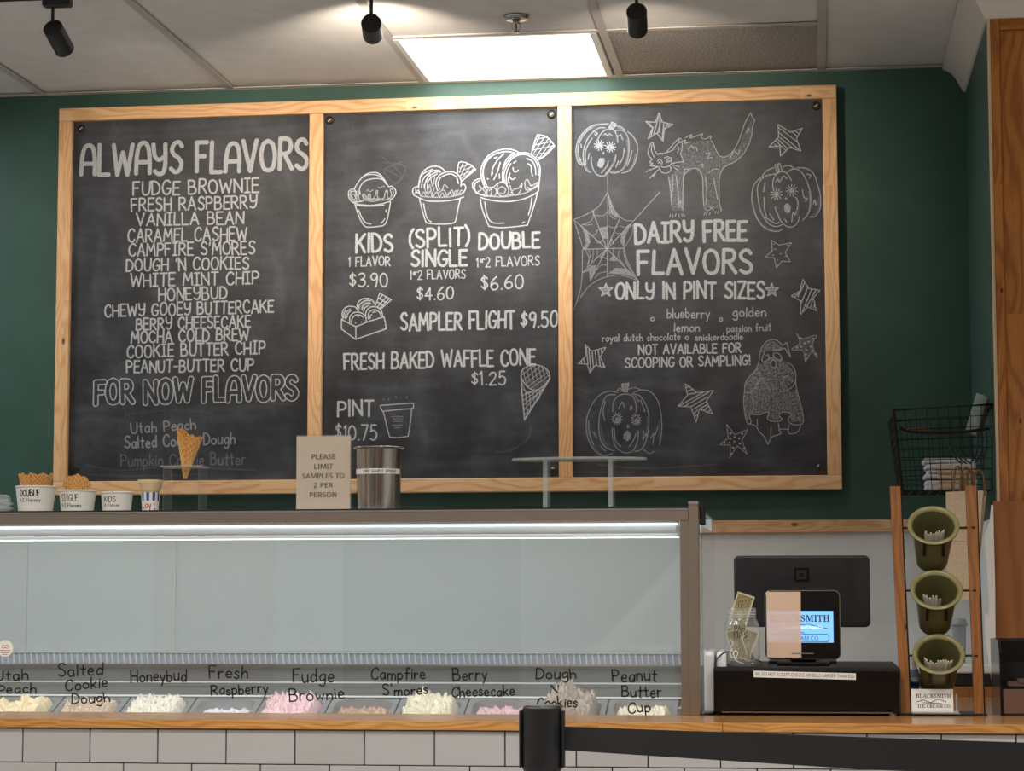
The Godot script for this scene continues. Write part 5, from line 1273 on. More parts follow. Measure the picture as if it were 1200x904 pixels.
const CHALK_MARKS := [
	[1, 3.8, 0.75, [1861, 696, 1859, 699, 1856, 701, 1852, 699, 1851, 696, 1852, 692, 1856, 691, 1859, 693, 1861, 696]],
	[1, 3.8, 0.75, [2065, 701, 2064, 704, 2060, 706, 2057, 704, 2056, 700, 2057, 697, 2060, 696, 2064, 697, 2065, 701]],
	[1, 3.8, 0.75, [1964, 755, 1963, 758, 1959, 760, 1956, 758, 1954, 755, 1956, 751, 1959, 750, 1963, 752, 1964, 755]],
	[1, 3.6, 0.9, [940, 317, 944, 330, 952, 354, 961, 375, 974, 393, 989, 396, 1018, 394, 1034, 390, 1043, 374, 1049, 345, 1053, 320]],
	[1, 3.6, 0.9, [954, 342, 964, 366, 977, 382, 993, 386]],
	[1, 3.6, 0.9, [1040, 344, 1039, 350]],
	[1, 3.6, 0.9, [1036, 371, 1030, 379, 1024, 384]],
	[1, 3.6, 0.9, [922, 295, 923, 283, 932, 276, 939, 276, 947, 263, 962, 243, 979, 230, 997, 226, 1015, 229, 1029, 242, 1041, 260, 1047, 271, 1056, 270, 1066, 278, 1070, 290, 1066, 301, 1059, 308, 1053, 313]],
	[1, 3.6, 0.9, [922, 295, 925, 306, 934, 316, 944, 317, 959, 316]],
	[1, 3.6, 0.9, [939, 276, 944, 283, 948, 295]],
	[1, 3.6, 0.9, [959, 293, 956, 278, 962, 263, 973, 252, 988, 247, 1006, 245, 1024, 247, 1038, 256]],
	[1, 3.6, 0.9, [941, 274, 953, 254, 970, 237, 994, 232, 1018, 237, 1032, 252, 1041, 265]],
	[1, 3.6, 0.9, [935, 318, 959, 325, 994, 328, 1027, 324, 1053, 317]],
	[1, 3.6, 0.9, [944, 326, 977, 330, 1012, 330, 1033, 328]],
	[1, 3.8, 0.7, [929, 283, 928, 298, 935, 310, 944, 304, 938, 292, 932, 295, 937, 310, 948, 312, 944, 289, 953, 284, 954, 304, 960, 315, 969, 312, 966, 296, 972, 293, 980, 305, 988, 311, 991, 296, 985, 293, 984, 305, 997, 310, 1006, 297, 1009, 284, 1013, 285, 1012, 300, 1021, 309, 1033, 306, 1036, 292, 1040, 283, 1044, 286, 1044, 304, 1053, 307, 1056, 292, 1052, 282, 1060, 280, 1062, 295, 1056, 301]],
	[1, 3.8, 0.7, [959, 313, 976, 312, 997, 316, 1018, 313, 1038, 312, 1053, 308]],
	[1, 3.8, 0.7, [926, 295, 932, 283, 944, 286, 950, 298, 956, 287]],
	[1, 3.8, 0.7, [968, 296, 976, 308, 1000, 308, 1027, 310]],
	[1, 2.4, 0.7, [978, 284, 984, 279, 988, 286, 999, 280]],
	[1, 2.4, 0.7, [1015, 272, 1021, 275, 1030, 269, 1035, 272]],
	[1, 3.6, 0.9, [1122, 287, 1126, 277, 1138, 273, 1144, 260, 1146, 242, 1157, 225, 1175, 214, 1197, 212, 1214, 219, 1225, 231]],
	[1, 3.6, 0.9, [1144, 313, 1150, 339, 1162, 379, 1171, 388, 1210, 392, 1246, 390, 1256, 381, 1263, 346, 1270, 316]],
	[1, 3.6, 0.9, [1156, 326, 1166, 370, 1180, 384]],
	[1, 3.6, 0.9, [1132, 303, 1166, 318, 1210, 321, 1254, 317, 1281, 309]],
	[1, 3.6, 0.9, [1122, 287, 1126, 299, 1140, 307]],
	[1, 3.6, 0.9, [1200, 288, 1194, 265, 1201, 245, 1219, 233, 1241, 230, 1261, 238, 1272, 256, 1272, 276]],
	[1, 3.6, 0.9, [1141, 277, 1144, 251, 1157, 233, 1184, 221]],
	[1, 3.6, 0.9, [1150, 277, 1153, 255, 1166, 238, 1188, 225, 1206, 226]],
	[1, 3.6, 0.9, [1272, 272, 1282, 270, 1287, 281, 1281, 294, 1270, 300]],
	[1, 3.6, 0.9, [1159, 279, 1162, 260, 1175, 241, 1197, 230, 1210, 231]],
	[1, 3.6, 0.9, [1168, 282, 1170, 260, 1182, 245, 1198, 236]],
	[1, 3.6, 0.9, [1206, 283, 1201, 266, 1208, 249, 1223, 240, 1241, 237, 1258, 247, 1264, 267]],
	[1, 3.6, 0.9, [1132, 281, 1134, 290, 1144, 295, 1140, 284]],
	[1, 3.6, 0.65, [1129, 294, 1140, 286, 1148, 304, 1157, 291, 1166, 306, 1177, 289, 1184, 306, 1197, 292, 1206, 307, 1215, 295, 1223, 309, 1237, 294, 1246, 306, 1256, 289, 1263, 301, 1274, 288, 1281, 297]],
	[1, 3.6, 0.65, [1157, 269, 1166, 296, 1175, 269, 1182, 300, 1189, 278]],
	[1, 3.6, 0.65, [1166, 260, 1175, 234, 1184, 274, 1192, 239]],
	[1, 3.6, 0.65, [1201, 296, 1219, 286, 1230, 304, 1244, 287, 1252, 303, 1265, 287]],
	[1, 3.6, 0.65, [1215, 284, 1221, 270, 1232, 280]],
	[1, 3.6, 0.65, [1148, 304, 1193, 308, 1237, 308, 1272, 302]],
	[1, 3.6, 0.9, [1261, 238, 1263, 214, 1267, 201]],
	[1, 3.6, 0.9, [1267, 201, 1281, 201, 1303, 211, 1318, 225]],
	[1, 3.6, 0.9, [1318, 225, 1290, 248, 1275, 260]],
	[0, 2.2, 0.85, [1267, 219, 1294, 208]],
	[0, 2.2, 0.85, [1264, 233, 1309, 215]],
	[0, 2.2, 0.85, [1269, 243, 1316, 224]],
	[0, 2.2, 0.85, [1273, 252, 1311, 230]],
	[0, 2.2, 0.85, [1279, 203, 1267, 233]],
	[0, 2.2, 0.85, [1291, 205, 1270, 244]],
	[0, 2.2, 0.85, [1304, 213, 1273, 254]],
	[0, 2.2, 0.85, [1312, 220, 1279, 258]],
	[1, 3.6, 0.9, [1332, 318, 1338, 348, 1350, 382, 1359, 402]],
	[1, 3.6, 0.9, [1359, 402, 1393, 407, 1438, 405, 1477, 401]],
	[1, 3.6, 0.9, [1477, 401, 1489, 367, 1501, 329, 1508, 303]],
	[1, 3.6, 0.9, [1333, 312, 1367, 322, 1416, 327, 1461, 321, 1495, 308, 1511, 297]],
	[1, 3.6, 0.9, [1511, 297, 1513, 269]],
	[1, 3.6, 0.9, [1346, 327, 1350, 356, 1359, 381, 1374, 392, 1406, 393]],
	[1, 3.6, 0.9, [1491, 318, 1486, 348, 1480, 370]],
	[1, 3.6, 0.9, [1468, 391, 1461, 394]],
	[1, 3.6, 0.9, [1350, 288, 1338, 261, 1334, 230, 1340, 208, 1355, 185, 1378, 171, 1408, 164, 1435, 168, 1454, 178]],
	[1, 3.6, 0.9, [1354, 280, 1344, 257, 1341, 230, 1348, 208, 1363, 189, 1386, 176, 1416, 172, 1439, 178]],
	[1, 3.6, 0.9, [1401, 262, 1400, 243, 1405, 221, 1420, 198, 1439, 182, 1465, 177, 1488, 183, 1507, 201, 1516, 224, 1516, 246, 1514, 265]],
	[1, 3.6, 0.9, [1408, 270, 1405, 247, 1410, 225, 1424, 202, 1442, 187, 1465, 182, 1484, 188, 1501, 202, 1510, 224, 1511, 248]],
	[1, 3.6, 0.9, [1414, 278, 1412, 251, 1416, 229, 1427, 210]],
	[1, 3.6, 0.9, [1352, 308, 1329, 302, 1312, 287, 1308, 273, 1312, 262, 1325, 255, 1334, 254]],
	[1, 3.6, 0.9, [1321, 300, 1314, 283, 1317, 268, 1329, 260]],
	[1, 3.6, 0.9, [1367, 246, 1370, 224, 1386, 197, 1405, 179]],
	[1, 3.6, 0.9, [1374, 258, 1386, 232, 1393, 205]],
	[1, 3.6, 0.9, [1401, 224, 1412, 198, 1435, 176]],
	[1, 3.6, 0.9, [1346, 272, 1340, 242, 1344, 212, 1359, 189, 1386, 175]],
	[1, 3.6, 0.9, [1475, 196, 1492, 204, 1501, 223, 1503, 246]],
	[1, 3.6, 0.9, [1478, 211, 1488, 219, 1490, 238, 1493, 250]],
	[1, 3.6, 0.9, [1433, 222, 1435, 233, 1442, 236, 1449, 231]],
	[1, 3.6, 0.9, [1424, 252, 1431, 259, 1440, 254]],
	[1, 3.6, 0.9, [1424, 240, 1418, 259, 1422, 270]],
	[1, 3.6, 0.7, [1329, 276, 1336, 287, 1325, 295, 1333, 304, 1348, 299, 1340, 284, 1354, 280, 1367, 288, 1363, 307, 1353, 305, 1355, 288, 1370, 281, 1382, 292, 1376, 309, 1367, 307]],
	[1, 3.6, 0.7, [1382, 273, 1397, 266, 1412, 274, 1420, 293, 1412, 308, 1393, 308, 1386, 292, 1397, 281, 1410, 289, 1404, 302, 1393, 300]],
	[1, 3.6, 0.7, [1386, 277, 1382, 296, 1397, 310]],
	[1, 3.6, 0.7, [1424, 278, 1431, 301, 1442, 307, 1454, 298, 1461, 272, 1450, 286, 1435, 290, 1427, 301]],
	[1, 3.6, 0.7, [1469, 268, 1472, 291, 1484, 291, 1499, 284, 1514, 269, 1503, 273, 1488, 280, 1478, 261, 1471, 264]],
	[1, 3.6, 0.7, [1416, 304, 1438, 308, 1469, 302, 1491, 291, 1510, 280]],
	[1, 3.6, 0.7, [1476, 283, 1488, 291, 1503, 284, 1510, 269]],
	[1, 3.6, 0.7, [1344, 308, 1370, 310, 1401, 312, 1431, 309]],
	[1, 3.6, 0.7, [1359, 292, 1378, 277, 1401, 264, 1416, 270]],
	[1, 3.6, 0.9, [1490, 179, 1499, 147, 1508, 123]],
	[1, 3.6, 0.9, [1508, 123, 1530, 127, 1548, 141, 1561, 159]],
	[1, 3.6, 0.9, [1561, 159, 1537, 184, 1513, 200]],
	[0, 2.4, 0.85, [1502, 138, 1533, 131]],
	[0, 2.4, 0.85, [1497, 155, 1550, 145]],
	[0, 2.4, 0.85, [1493, 170, 1560, 158]],
	[0, 2.4, 0.85, [1499, 183, 1542, 179]],
	[0, 2.4, 0.85, [1507, 193, 1529, 192]],
	[0, 2.4, 0.85, [1516, 126, 1495, 168]],
	[0, 2.4, 0.85, [1530, 130, 1495, 183]],
	[0, 2.4, 0.85, [1542, 136, 1504, 191]],
	[0, 2.4, 0.85, [1551, 146, 1510, 200]],
	[0, 2.4, 0.85, [1558, 155, 1522, 194]],
	[0, 4.3, 0.8, [1435, 208, 1442, 203]],
	[0, 4.3, 0.8, [1376, 191, 1384, 189]],
	[0, 4.3, 0.8, [1391, 241, 1391, 254]],
	[0, 4.3, 0.8, [1354, 254, 1356, 256]],
	[0, 4.3, 0.8, [1369, 235, 1370, 240]],
	[0, 4.3, 0.8, [1393, 207, 1394, 209]],
	[0, 3.6, 0.9, [902, 679, 902, 709, 946, 742, 1041, 711]],
	[0, 3.6, 0.9, [947, 741, 947, 703, 902, 680]],
	[0, 3.6, 0.9, [947, 703, 985, 688, 1034, 674, 1039, 693]],
	[0, 3.6, 0.9, [1039, 697, 1041, 711]],
	[1, 3.6, 0.9, [906, 678, 904, 664, 908, 650, 919, 641, 934, 640, 946, 644, 955, 656]],
	[1, 3.6, 0.9, [908, 674, 909, 662, 915, 652]],
	[1, 3.6, 0.9, [913, 678, 914, 666, 919, 656, 929, 648]],
	[1, 3.6, 0.9, [919, 674, 922, 662, 932, 652]],
	[1, 3.6, 0.9, [950, 644, 952, 632, 964, 619, 981, 616, 995, 620, 1004, 631, 1007, 637]],
	[1, 3.6, 0.9, [954, 654, 957, 638, 966, 628, 981, 622, 993, 625]],
	[1, 3.6, 0.9, [966, 653, 968, 640, 979, 632, 991, 632]],
	[1, 3.6, 0.9, [971, 657, 975, 645, 985, 639]],
	[1, 3.6, 0.9, [928, 690, 928, 674, 936, 662, 952, 658, 969, 664, 978, 675, 979, 688]],
	[1, 3.6, 0.9, [934, 691, 935, 679, 944, 668, 958, 667, 971, 675]],
	[1, 3.6, 0.9, [977, 669, 979, 657, 989, 645, 1004, 642, 1020, 648, 1028, 660, 1030, 673]],
	[1, 3.6, 0.9, [985, 679, 986, 665, 993, 655, 1008, 652, 1022, 662, 1024, 670]],
	[1, 3.6, 0.9, [991, 678, 992, 669, 996, 667]],
	[1, 3.6, 0.9, [1000, 661, 1004, 657, 1009, 658]],
	[1, 2.9, 0.45, [958, 648, 962, 634, 975, 628, 985, 626]],
	[1, 2.9, 0.45, [961, 652, 966, 638, 979, 630, 993, 630]],
	[1, 2.9, 0.45, [979, 645, 987, 637, 999, 633]],
	[1, 2.9, 0.45, [969, 651, 971, 640, 981, 635]],
	[0, 3.4, 0.9, [1008, 637, 1021, 601, 1057, 622, 1025, 649]],
	[0, 3.4, 0.9, [1013, 645, 1042, 612]],
	[0, 3.4, 0.9, [1020, 648, 1051, 618]],
	[0, 3.4, 0.9, [1016, 615, 1045, 632]],
	[0, 3.4, 0.9, [1012, 627, 1035, 641]],
	[0, 3.4, 0.9, [1030, 606, 1020, 619]],
	[0, 3.6, 0.8, [952, 670, 955, 672]],
	[0, 3.6, 0.8, [971, 682, 972, 683]],
	[0, 3.6, 0.8, [964, 688, 965, 689]],
	[0, 3.6, 0.8, [945, 691, 946, 692]],
	[1, 3.1, 0.85, [1456, 860, 1461, 844, 1474, 834, 1495, 829, 1514, 831, 1530, 839, 1541, 851, 1544, 868]],
	[1, 3.1, 0.85, [1544, 868, 1532, 885, 1513, 901, 1500, 906, 1488, 903, 1477, 896, 1465, 882, 1458, 868, 1456, 860]],
	[0, 3.4, 0.85, [1456, 860, 1460, 923, 1467, 996, 1495, 951, 1522, 908, 1545, 870]],
	[0, 3.4, 0.85, [1472, 916, 1500, 907]],
	[0, 2.4, 0.7, [1463, 847, 1472, 886]],
	[0, 2.4, 0.7, [1474, 836, 1482, 877]],
	[0, 2.4, 0.7, [1486, 832, 1495, 875]],
	[0, 2.4, 0.7, [1497, 830, 1506, 875]],
	[0, 2.4, 0.7, [1509, 831, 1519, 876]],
	[0, 2.4, 0.7, [1520, 834, 1530, 871]],
	[0, 2.4, 0.7, [1531, 841, 1539, 864]],
	[0, 2.4, 0.7, [1459, 859, 1495, 832]],
	[0, 2.4, 0.7, [1463, 875, 1514, 834]],
	[0, 2.4, 0.7, [1470, 886, 1527, 841]],
	[0, 2.4, 0.7, [1479, 893, 1539, 851]],
	[0, 2.4, 0.7, [1488, 900, 1543, 860]],
	[0, 2.4, 0.7, [1458, 877, 1479, 896]],
	[0, 2.4, 0.7, [1459, 900, 1472, 909]],
	[0, 2.4, 0.7, [1459, 884, 1472, 914]],
	[0, 2.4, 0.8, [1460, 923, 1479, 909]],
	[0, 2.4, 0.8, [1462, 937, 1506, 907]],
	[0, 2.4, 0.8, [1463, 950, 1522, 905]],
	[0, 2.4, 0.8, [1464, 966, 1532, 889]],
	[0, 2.4, 0.8, [1465, 982, 1513, 928]],
	[0, 2.4, 0.8, [1466, 992, 1495, 951]],
	[0, 2.4, 0.8, [1470, 909, 1476, 980]],
	[0, 2.4, 0.8, [1481, 909, 1486, 964]],
	[0, 2.4, 0.8, [1493, 910, 1497, 946]],
	[0, 2.4, 0.8, [1504, 903, 1504, 935]],
	[0, 2.4, 0.8, [1513, 901, 1513, 921]],
	[0, 2.4, 0.8, [1522, 894, 1522, 905]],
	[2, 0, 0.3, [1463, 868, 1479, 893, 1495, 904, 1518, 894, 1539, 874, 1506, 878, 1479, 875]],
	[0, 3.4, 0.85, [1024, 946, 1069, 943, 1124, 940, 1127, 944, 1126, 955, 1118, 957, 1071, 960, 1031, 964, 1025, 954, 1024, 946]],
	[0, 3.4, 0.85, [1033, 964, 1038, 984, 1045, 1014, 1053, 1043, 1081, 1045, 1110, 1041, 1115, 1015, 1119, 981, 1121, 959]],
	[0, 2.4, 0.5, [1058, 981, 1062, 980, 1065, 982, 1069, 979, 1073, 982, 1079, 979, 1085, 982, 1095, 981]],
	[0, 2.4, 0.5, [1062, 988, 1067, 986, 1071, 989, 1077, 986, 1085, 988, 1095, 988]],
	[0, 2.4, 0.5, [1065, 996, 1071, 994, 1077, 996, 1085, 994, 1093, 996]],
	[0, 2.4, 0.5, [1060, 1010, 1065, 1006, 1071, 1009, 1079, 1006, 1093, 1006]],
	[0, 2.4, 0.5, [1068, 1016, 1073, 1014, 1077, 1016, 1084, 1013]],
	[0, 2.4, 0.5, [1033, 926, 1036, 930]],
	[0, 2.4, 0.5, [1048, 925, 1051, 930]],
	[0, 2.4, 0.5, [1071, 918, 1073, 923]],
	[0, 2.4, 0.5, [1107, 920, 1104, 925]],
	[1, 3.6, 0.65, [1725, 95, 1699, 96, 1673, 101, 1650, 119, 1634, 142, 1626, 171, 1628, 194, 1634, 213, 1646, 221]],
	[1, 3.6, 0.65, [1676, 105, 1658, 119, 1642, 140, 1633, 166, 1634, 189, 1639, 208, 1648, 218]],
	[1, 3.6, 0.65, [1715, 108, 1699, 107, 1681, 117, 1663, 138, 1652, 164, 1648, 190, 1651, 219, 1658, 236, 1670, 243]],
	[1, 3.6, 0.65, [1676, 138, 1663, 159, 1655, 182, 1655, 211]],
	[1, 3.6, 0.65, [1673, 196, 1674, 219, 1683, 242, 1696, 254, 1712, 255, 1725, 244, 1735, 226]],
	[1, 3.6, 0.65, [1691, 146, 1699, 131, 1712, 117, 1730, 111, 1743, 116, 1751, 132, 1754, 153]],
	[1, 3.6, 0.65, [1749, 117, 1767, 117, 1780, 128, 1787, 149, 1788, 175, 1784, 206, 1774, 230, 1761, 242, 1745, 247, 1730, 244]],
	[1, 3.6, 0.65, [1744, 103, 1762, 105, 1777, 117]],
	[1, 3.6, 0.65, [1785, 122, 1800, 136, 1812, 158, 1814, 179, 1810, 205, 1800, 228, 1787, 243, 1766, 248]],
	[1, 3.6, 0.65, [1725, 210, 1720, 226, 1704, 246]],
	[1, 3.6, 0.65, [1748, 192, 1744, 213, 1732, 231, 1717, 249]],
	[1, 3.6, 0.65, [1774, 172, 1769, 201, 1758, 222]],
	[1, 3.6, 0.65, [1797, 181, 1792, 202, 1782, 227]],
	[1, 3.6, 0.65, [1642, 156, 1643, 166]],
	[1, 3.6, 0.65, [1637, 197, 1642, 205]],
	[1, 3.6, 0.65, [1667, 185, 1663, 203]],
	[1, 3.6, 0.65, [1656, 208, 1656, 219]],
	[1, 3.6, 0.65, [1756, 211, 1748, 229]],
	[1, 3.6, 0.65, [1712, 129, 1717, 126, 1723, 133, 1728, 126, 1736, 132]],
	[1, 3.6, 0.65, [1754, 135, 1758, 132]],
	[1, 3.6, 0.65, [1763, 129, 1769, 145]],
	[1, 3.6, 0.65, [1684, 120, 1692, 123, 1688, 130, 1684, 126]],
	[1, 6.2, 0.3, [1725, 96, 1699, 97, 1676, 104, 1653, 119, 1637, 142, 1630, 171, 1632, 197, 1642, 218]],
	[1, 6.2, 0.3, [1756, 108, 1772, 115]],
	[1, 6.2, 0.3, [1779, 212, 1771, 232, 1756, 244, 1735, 246]],
	[1, 6.2, 0.3, [1808, 192, 1800, 223, 1781, 244]],
	[1, 6.2, 0.3, [1746, 198, 1738, 221, 1722, 244]],
	[1, 6.2, 0.3, [1651, 187, 1653, 219, 1665, 240]],
	[1, 6.2, 0.3, [1782, 149, 1786, 180, 1779, 212]],
	[2, 0, 0.75, [1708, 161, 1705, 167, 1700, 170, 1694, 170, 1689, 165, 1688, 159, 1691, 153, 1697, 151, 1704, 153, 1707, 158]],
	[0, 2.9, 0.85, [1708, 161, 1714, 161]],
	[0, 2.9, 0.85, [1706, 166, 1711, 170]],
	[0, 2.9, 0.85, [1702, 170, 1704, 176]],
	[0, 2.9, 0.85, [1696, 171, 1695, 177]],
	[0, 2.9, 0.85, [1691, 168, 1687, 173]],
	[0, 2.9, 0.85, [1688, 163, 1682, 165]],
	[0, 2.9, 0.85, [1688, 158, 1682, 156]],
	[0, 2.9, 0.85, [1691, 153, 1687, 148]],
	[0, 2.9, 0.85, [1696, 151, 1695, 145]],
	[0, 2.9, 0.85, [1702, 152, 1704, 146]],
	[0, 2.9, 0.85, [1706, 156, 1711, 152]],
	[2, 0, 0.75, [1742, 167, 1739, 174, 1734, 177, 1727, 176, 1722, 172, 1721, 165, 1724, 159, 1731, 157, 1737, 159, 1741, 164]],
	[0, 2.9, 0.85, [1742, 167, 1748, 168]],
	[0, 2.9, 0.85, [1740, 173, 1745, 176]],
	[0, 2.9, 0.85, [1736, 177, 1738, 182]],
	[0, 2.9, 0.85, [1730, 177, 1729, 183]],
	[0, 2.9, 0.85, [1724, 175, 1721, 179]],
	[0, 2.9, 0.85, [1721, 170, 1716, 171]],
	[0, 2.9, 0.85, [1721, 164, 1716, 162]],
	[0, 2.9, 0.85, [1724, 159, 1721, 154]],
	[0, 2.9, 0.85, [1730, 157, 1729, 151]],
	[0, 2.9, 0.85, [1736, 158, 1738, 152]],
	[0, 2.9, 0.85, [1740, 161, 1745, 158]],
	[2, 0, 0.7, [1711, 179, 1714, 184, 1712, 190, 1708, 186]],
	[2, 0, 0.7, [1699, 200, 1712, 199, 1715, 210, 1709, 228, 1700, 230, 1692, 224, 1694, 209]],
	[2, 0, 0.55, [1736, 90, 1750, 96, 1742, 110, 1727, 108, 1730, 98]],
	[0, 2.4, 0.8, [1736, 90, 1750, 96, 1742, 110, 1727, 108, 1736, 90]],
	[0, 2.6, 0.85, [1879, 66, 1890, 95, 1922, 103, 1896, 117, 1891, 154, 1873, 128, 1846, 145, 1860, 113, 1840, 92, 1869, 95, 1879, 66]],
	[0, 3.8, 0.7, [1848, 94, 1858, 109]],
	[0, 3.8, 0.7, [1879, 76, 1864, 130]],
	[0, 3.8, 0.7, [1885, 93, 1875, 129]],
	[0, 3.8, 0.7, [1894, 100, 1889, 146]],
	[0, 3.8, 0.7, [1905, 100, 1896, 117]],
	[0, 3.8, 0.7, [1856, 134, 1862, 109]],
	[0, 3.8, 0.7, [1912, 102, 1906, 107]],
	[0, 3.8, 0.7, [1883, 68, 1881, 127]],
	[1, 2.6, 0.85, [1845, 189, 1850, 168, 1860, 156, 1866, 181, 1874, 193]],
	[1, 2.6, 0.85, [1845, 189, 1849, 199, 1858, 208]],
	[1, 2.6, 0.85, [1858, 164, 1856, 181, 1864, 202]],
	[1, 2.6, 0.85, [1874, 193, 1891, 191, 1907, 187, 1920, 182]],
	[1, 2.6, 0.85, [1920, 182, 1932, 166, 1947, 158, 1949, 175, 1944, 194]],
	[1, 2.6, 0.85, [1936, 170, 1938, 183, 1934, 189]],
	[1, 2.6, 0.85, [1858, 208, 1851, 218, 1860, 221, 1851, 227, 1866, 229]],
	[1, 2.6, 0.85, [1874, 215, 1880, 208, 1888, 217, 1888, 226]],
	[1, 2.6, 0.85, [1876, 221, 1880, 217, 1884, 223]],
	[1, 2.6, 0.85, [1901, 220, 1905, 209, 1914, 205, 1915, 218]],
	[1, 2.6, 0.85, [1906, 220, 1909, 214, 1912, 218]],
	[1, 2.6, 0.85, [1884, 230, 1895, 234, 1909, 230, 1915, 224]],
	[1, 2.6, 0.85, [1880, 236, 1886, 248, 1899, 252, 1911, 247, 1915, 237, 1911, 232]],
	[1, 2.6, 0.85, [1857, 229, 1878, 232]],
	[1, 2.6, 0.85, [1839, 246, 1866, 235, 1880, 232]],
	[1, 2.6, 0.85, [1851, 266, 1870, 246, 1880, 238]],
	[1, 2.6, 0.85, [1861, 260, 1868, 252]],
	[1, 2.6, 0.85, [1915, 224, 1932, 220, 1950, 219]],
	[1, 2.6, 0.85, [1920, 228, 1940, 233]],
	[1, 2.6, 0.85, [1924, 235, 1936, 244]],
	[1, 2.6, 0.85, [1944, 194, 1949, 208, 1953, 221]],
	[1, 2.6, 0.85, [1876, 194, 1882, 190, 1891, 194]],
	[1, 2.6, 0.85, [1895, 205, 1907, 201]],
	[1, 2.6, 0.8, [1903, 186, 1920, 166, 1939, 147, 1947, 150]],
	[1, 2.6, 0.8, [1939, 147, 1941, 158, 1959, 152, 1955, 162, 1970, 159]],
	[1, 2.6, 0.8, [1957, 146, 1978, 136, 1974, 146, 1994, 140, 2011, 135, 2007, 147, 2021, 150, 2036, 142, 2034, 152]],
	[1, 2.6, 0.8, [2036, 156, 2046, 173, 2054, 192, 2064, 205, 2080, 207, 2097, 196, 2114, 171, 2126, 142, 2139, 105, 2156, 74]],
	[1, 2.6, 0.8, [2156, 74, 2162, 89, 2168, 97, 2161, 118, 2159, 139, 2151, 168, 2142, 184, 2132, 201, 2109, 221, 2084, 233, 2072, 241]],
	[1, 2.6, 0.8, [1967, 184, 1978, 169, 1982, 178, 1990, 174, 1994, 186]],
	[1, 2.6, 0.8, [2021, 196, 2033, 194, 2025, 210, 2039, 207]],
	[1, 2.6, 0.8, [2002, 231, 2012, 227, 2010, 237]],
	[1, 2.6, 0.8, [2093, 212, 2105, 190, 2117, 200, 2122, 186]],
	[1, 2.6, 0.8, [2143, 136, 2149, 120, 2151, 132]],
	[1, 2.6, 0.8, [1954, 257, 1956, 242, 1969, 242]],
	[1, 2.6, 0.8, [1907, 262, 1913, 304, 1916, 348]],
	[1, 2.6, 0.8, [1919, 258, 1919, 308]],
	[1, 2.6, 0.8, [1930, 262, 1935, 304, 1939, 354]],
	[1, 2.6, 0.8, [1952, 263, 1950, 309, 1949, 367]],
	[1, 2.6, 0.8, [1952, 263, 1965, 246, 1985, 239, 2002, 247, 2010, 273, 2011, 323, 2013, 356]],
	[1, 2.6, 0.8, [2018, 264, 2022, 311, 2019, 352]],
	[1, 2.6, 0.8, [2043, 271, 2049, 307, 2054, 336]],
	[1, 2.6, 0.8, [2072, 241, 2061, 266, 2059, 307, 2060, 349, 2066, 370]],
	[1, 2.6, 0.8, [2026, 256, 2043, 244, 2060, 245]],
	[1, 2.6, 0.7, [1910, 387, 1912, 379]],
	[1, 2.6, 0.7, [1918, 389, 1920, 379]],
	[1, 2.6, 0.7, [1926, 385, 1929, 377]],
	[1, 2.6, 0.7, [1939, 388, 1937, 379]],
	[1, 2.6, 0.7, [1949, 386, 1945, 378]],
	[1, 2.6, 0.7, [1955, 386, 1951, 378]],
	[1, 2.6, 0.7, [1937, 358, 1943, 336, 1945, 359]],
	[1, 2.6, 0.7, [2013, 383, 2017, 373]],
	[1, 2.6, 0.7, [2020, 384, 2023, 373]],
	[1, 2.6, 0.7, [2029, 382, 2032, 375]],
	[1, 2.6, 0.7, [2046, 378, 2049, 372]],
	[1, 2.6, 0.7, [2054, 379, 2056, 372]],
	[1, 2.6, 0.7, [2062, 374, 2066, 368]],
	[1, 2.6, 0.7, [2013, 360, 2025, 369, 2042, 357]],
	[1, 2.6, 0.7, [2030, 357, 2042, 369]],
	[2, 0, 0.28, [1920, 182, 1970, 156, 2032, 154, 2052, 198, 2084, 212, 2118, 180, 2143, 122, 2160, 93, 2155, 160, 2130, 201, 2076, 237, 2059, 266, 2058, 366, 2017, 360, 2012, 273, 1985, 239, 1954, 263, 1949, 367, 1918, 366, 1911, 270, 1948, 221, 1947, 183]],
	[2, 0, 0.22, [1907, 264, 1919, 262, 1918, 362, 1914, 362]],
	[2, 0, 0.22, [1936, 262, 1952, 263, 1949, 363, 1941, 363]],
	[2, 0, 0.22, [2020, 265, 2043, 257, 2058, 366, 2042, 357]],
	[0, 2.9, 0.85, [2238, 112, 2274, 137, 2310, 126, 2292, 157, 2305, 195, 2271, 183, 2244, 209, 2242, 178, 2210, 180, 2239, 151, 2238, 112]],
	[0, 2.9, 0.8, [2240, 122, 2294, 167]],
	[0, 2.9, 0.8, [2239, 136, 2304, 195]],
	[0, 2.9, 0.8, [2243, 153, 2282, 186]],
	[0, 2.9, 0.8, [2236, 157, 2265, 187]],
	[0, 2.9, 0.8, [2231, 163, 2261, 193]],
	[0, 2.9, 0.8, [2278, 135, 2294, 150]],
	[0, 2.9, 0.8, [2286, 132, 2300, 142]],
	[0, 2.9, 0.8, [2227, 172, 2233, 179]],
	[1, 2.9, 0.75, [2228, 263, 2203, 267, 2186, 279, 2174, 303, 2176, 341, 2183, 374, 2201, 408, 2226, 423, 2248, 417]],
	[1, 2.9, 0.75, [2191, 268, 2166, 291, 2157, 324, 2159, 357, 2173, 399, 2197, 428, 2230, 438, 2248, 430]],
	[1, 2.9, 0.75, [2189, 268, 2203, 252, 2224, 244]],
	[1, 2.9, 0.75, [2221, 309, 2220, 288, 2228, 267, 2246, 256, 2264, 264, 2276, 285]],
	[1, 2.9, 0.75, [2252, 241, 2269, 239, 2283, 246]],
	[1, 2.9, 0.75, [2264, 258, 2281, 249, 2301, 255, 2317, 278, 2329, 312, 2332, 349, 2326, 382, 2307, 406]],
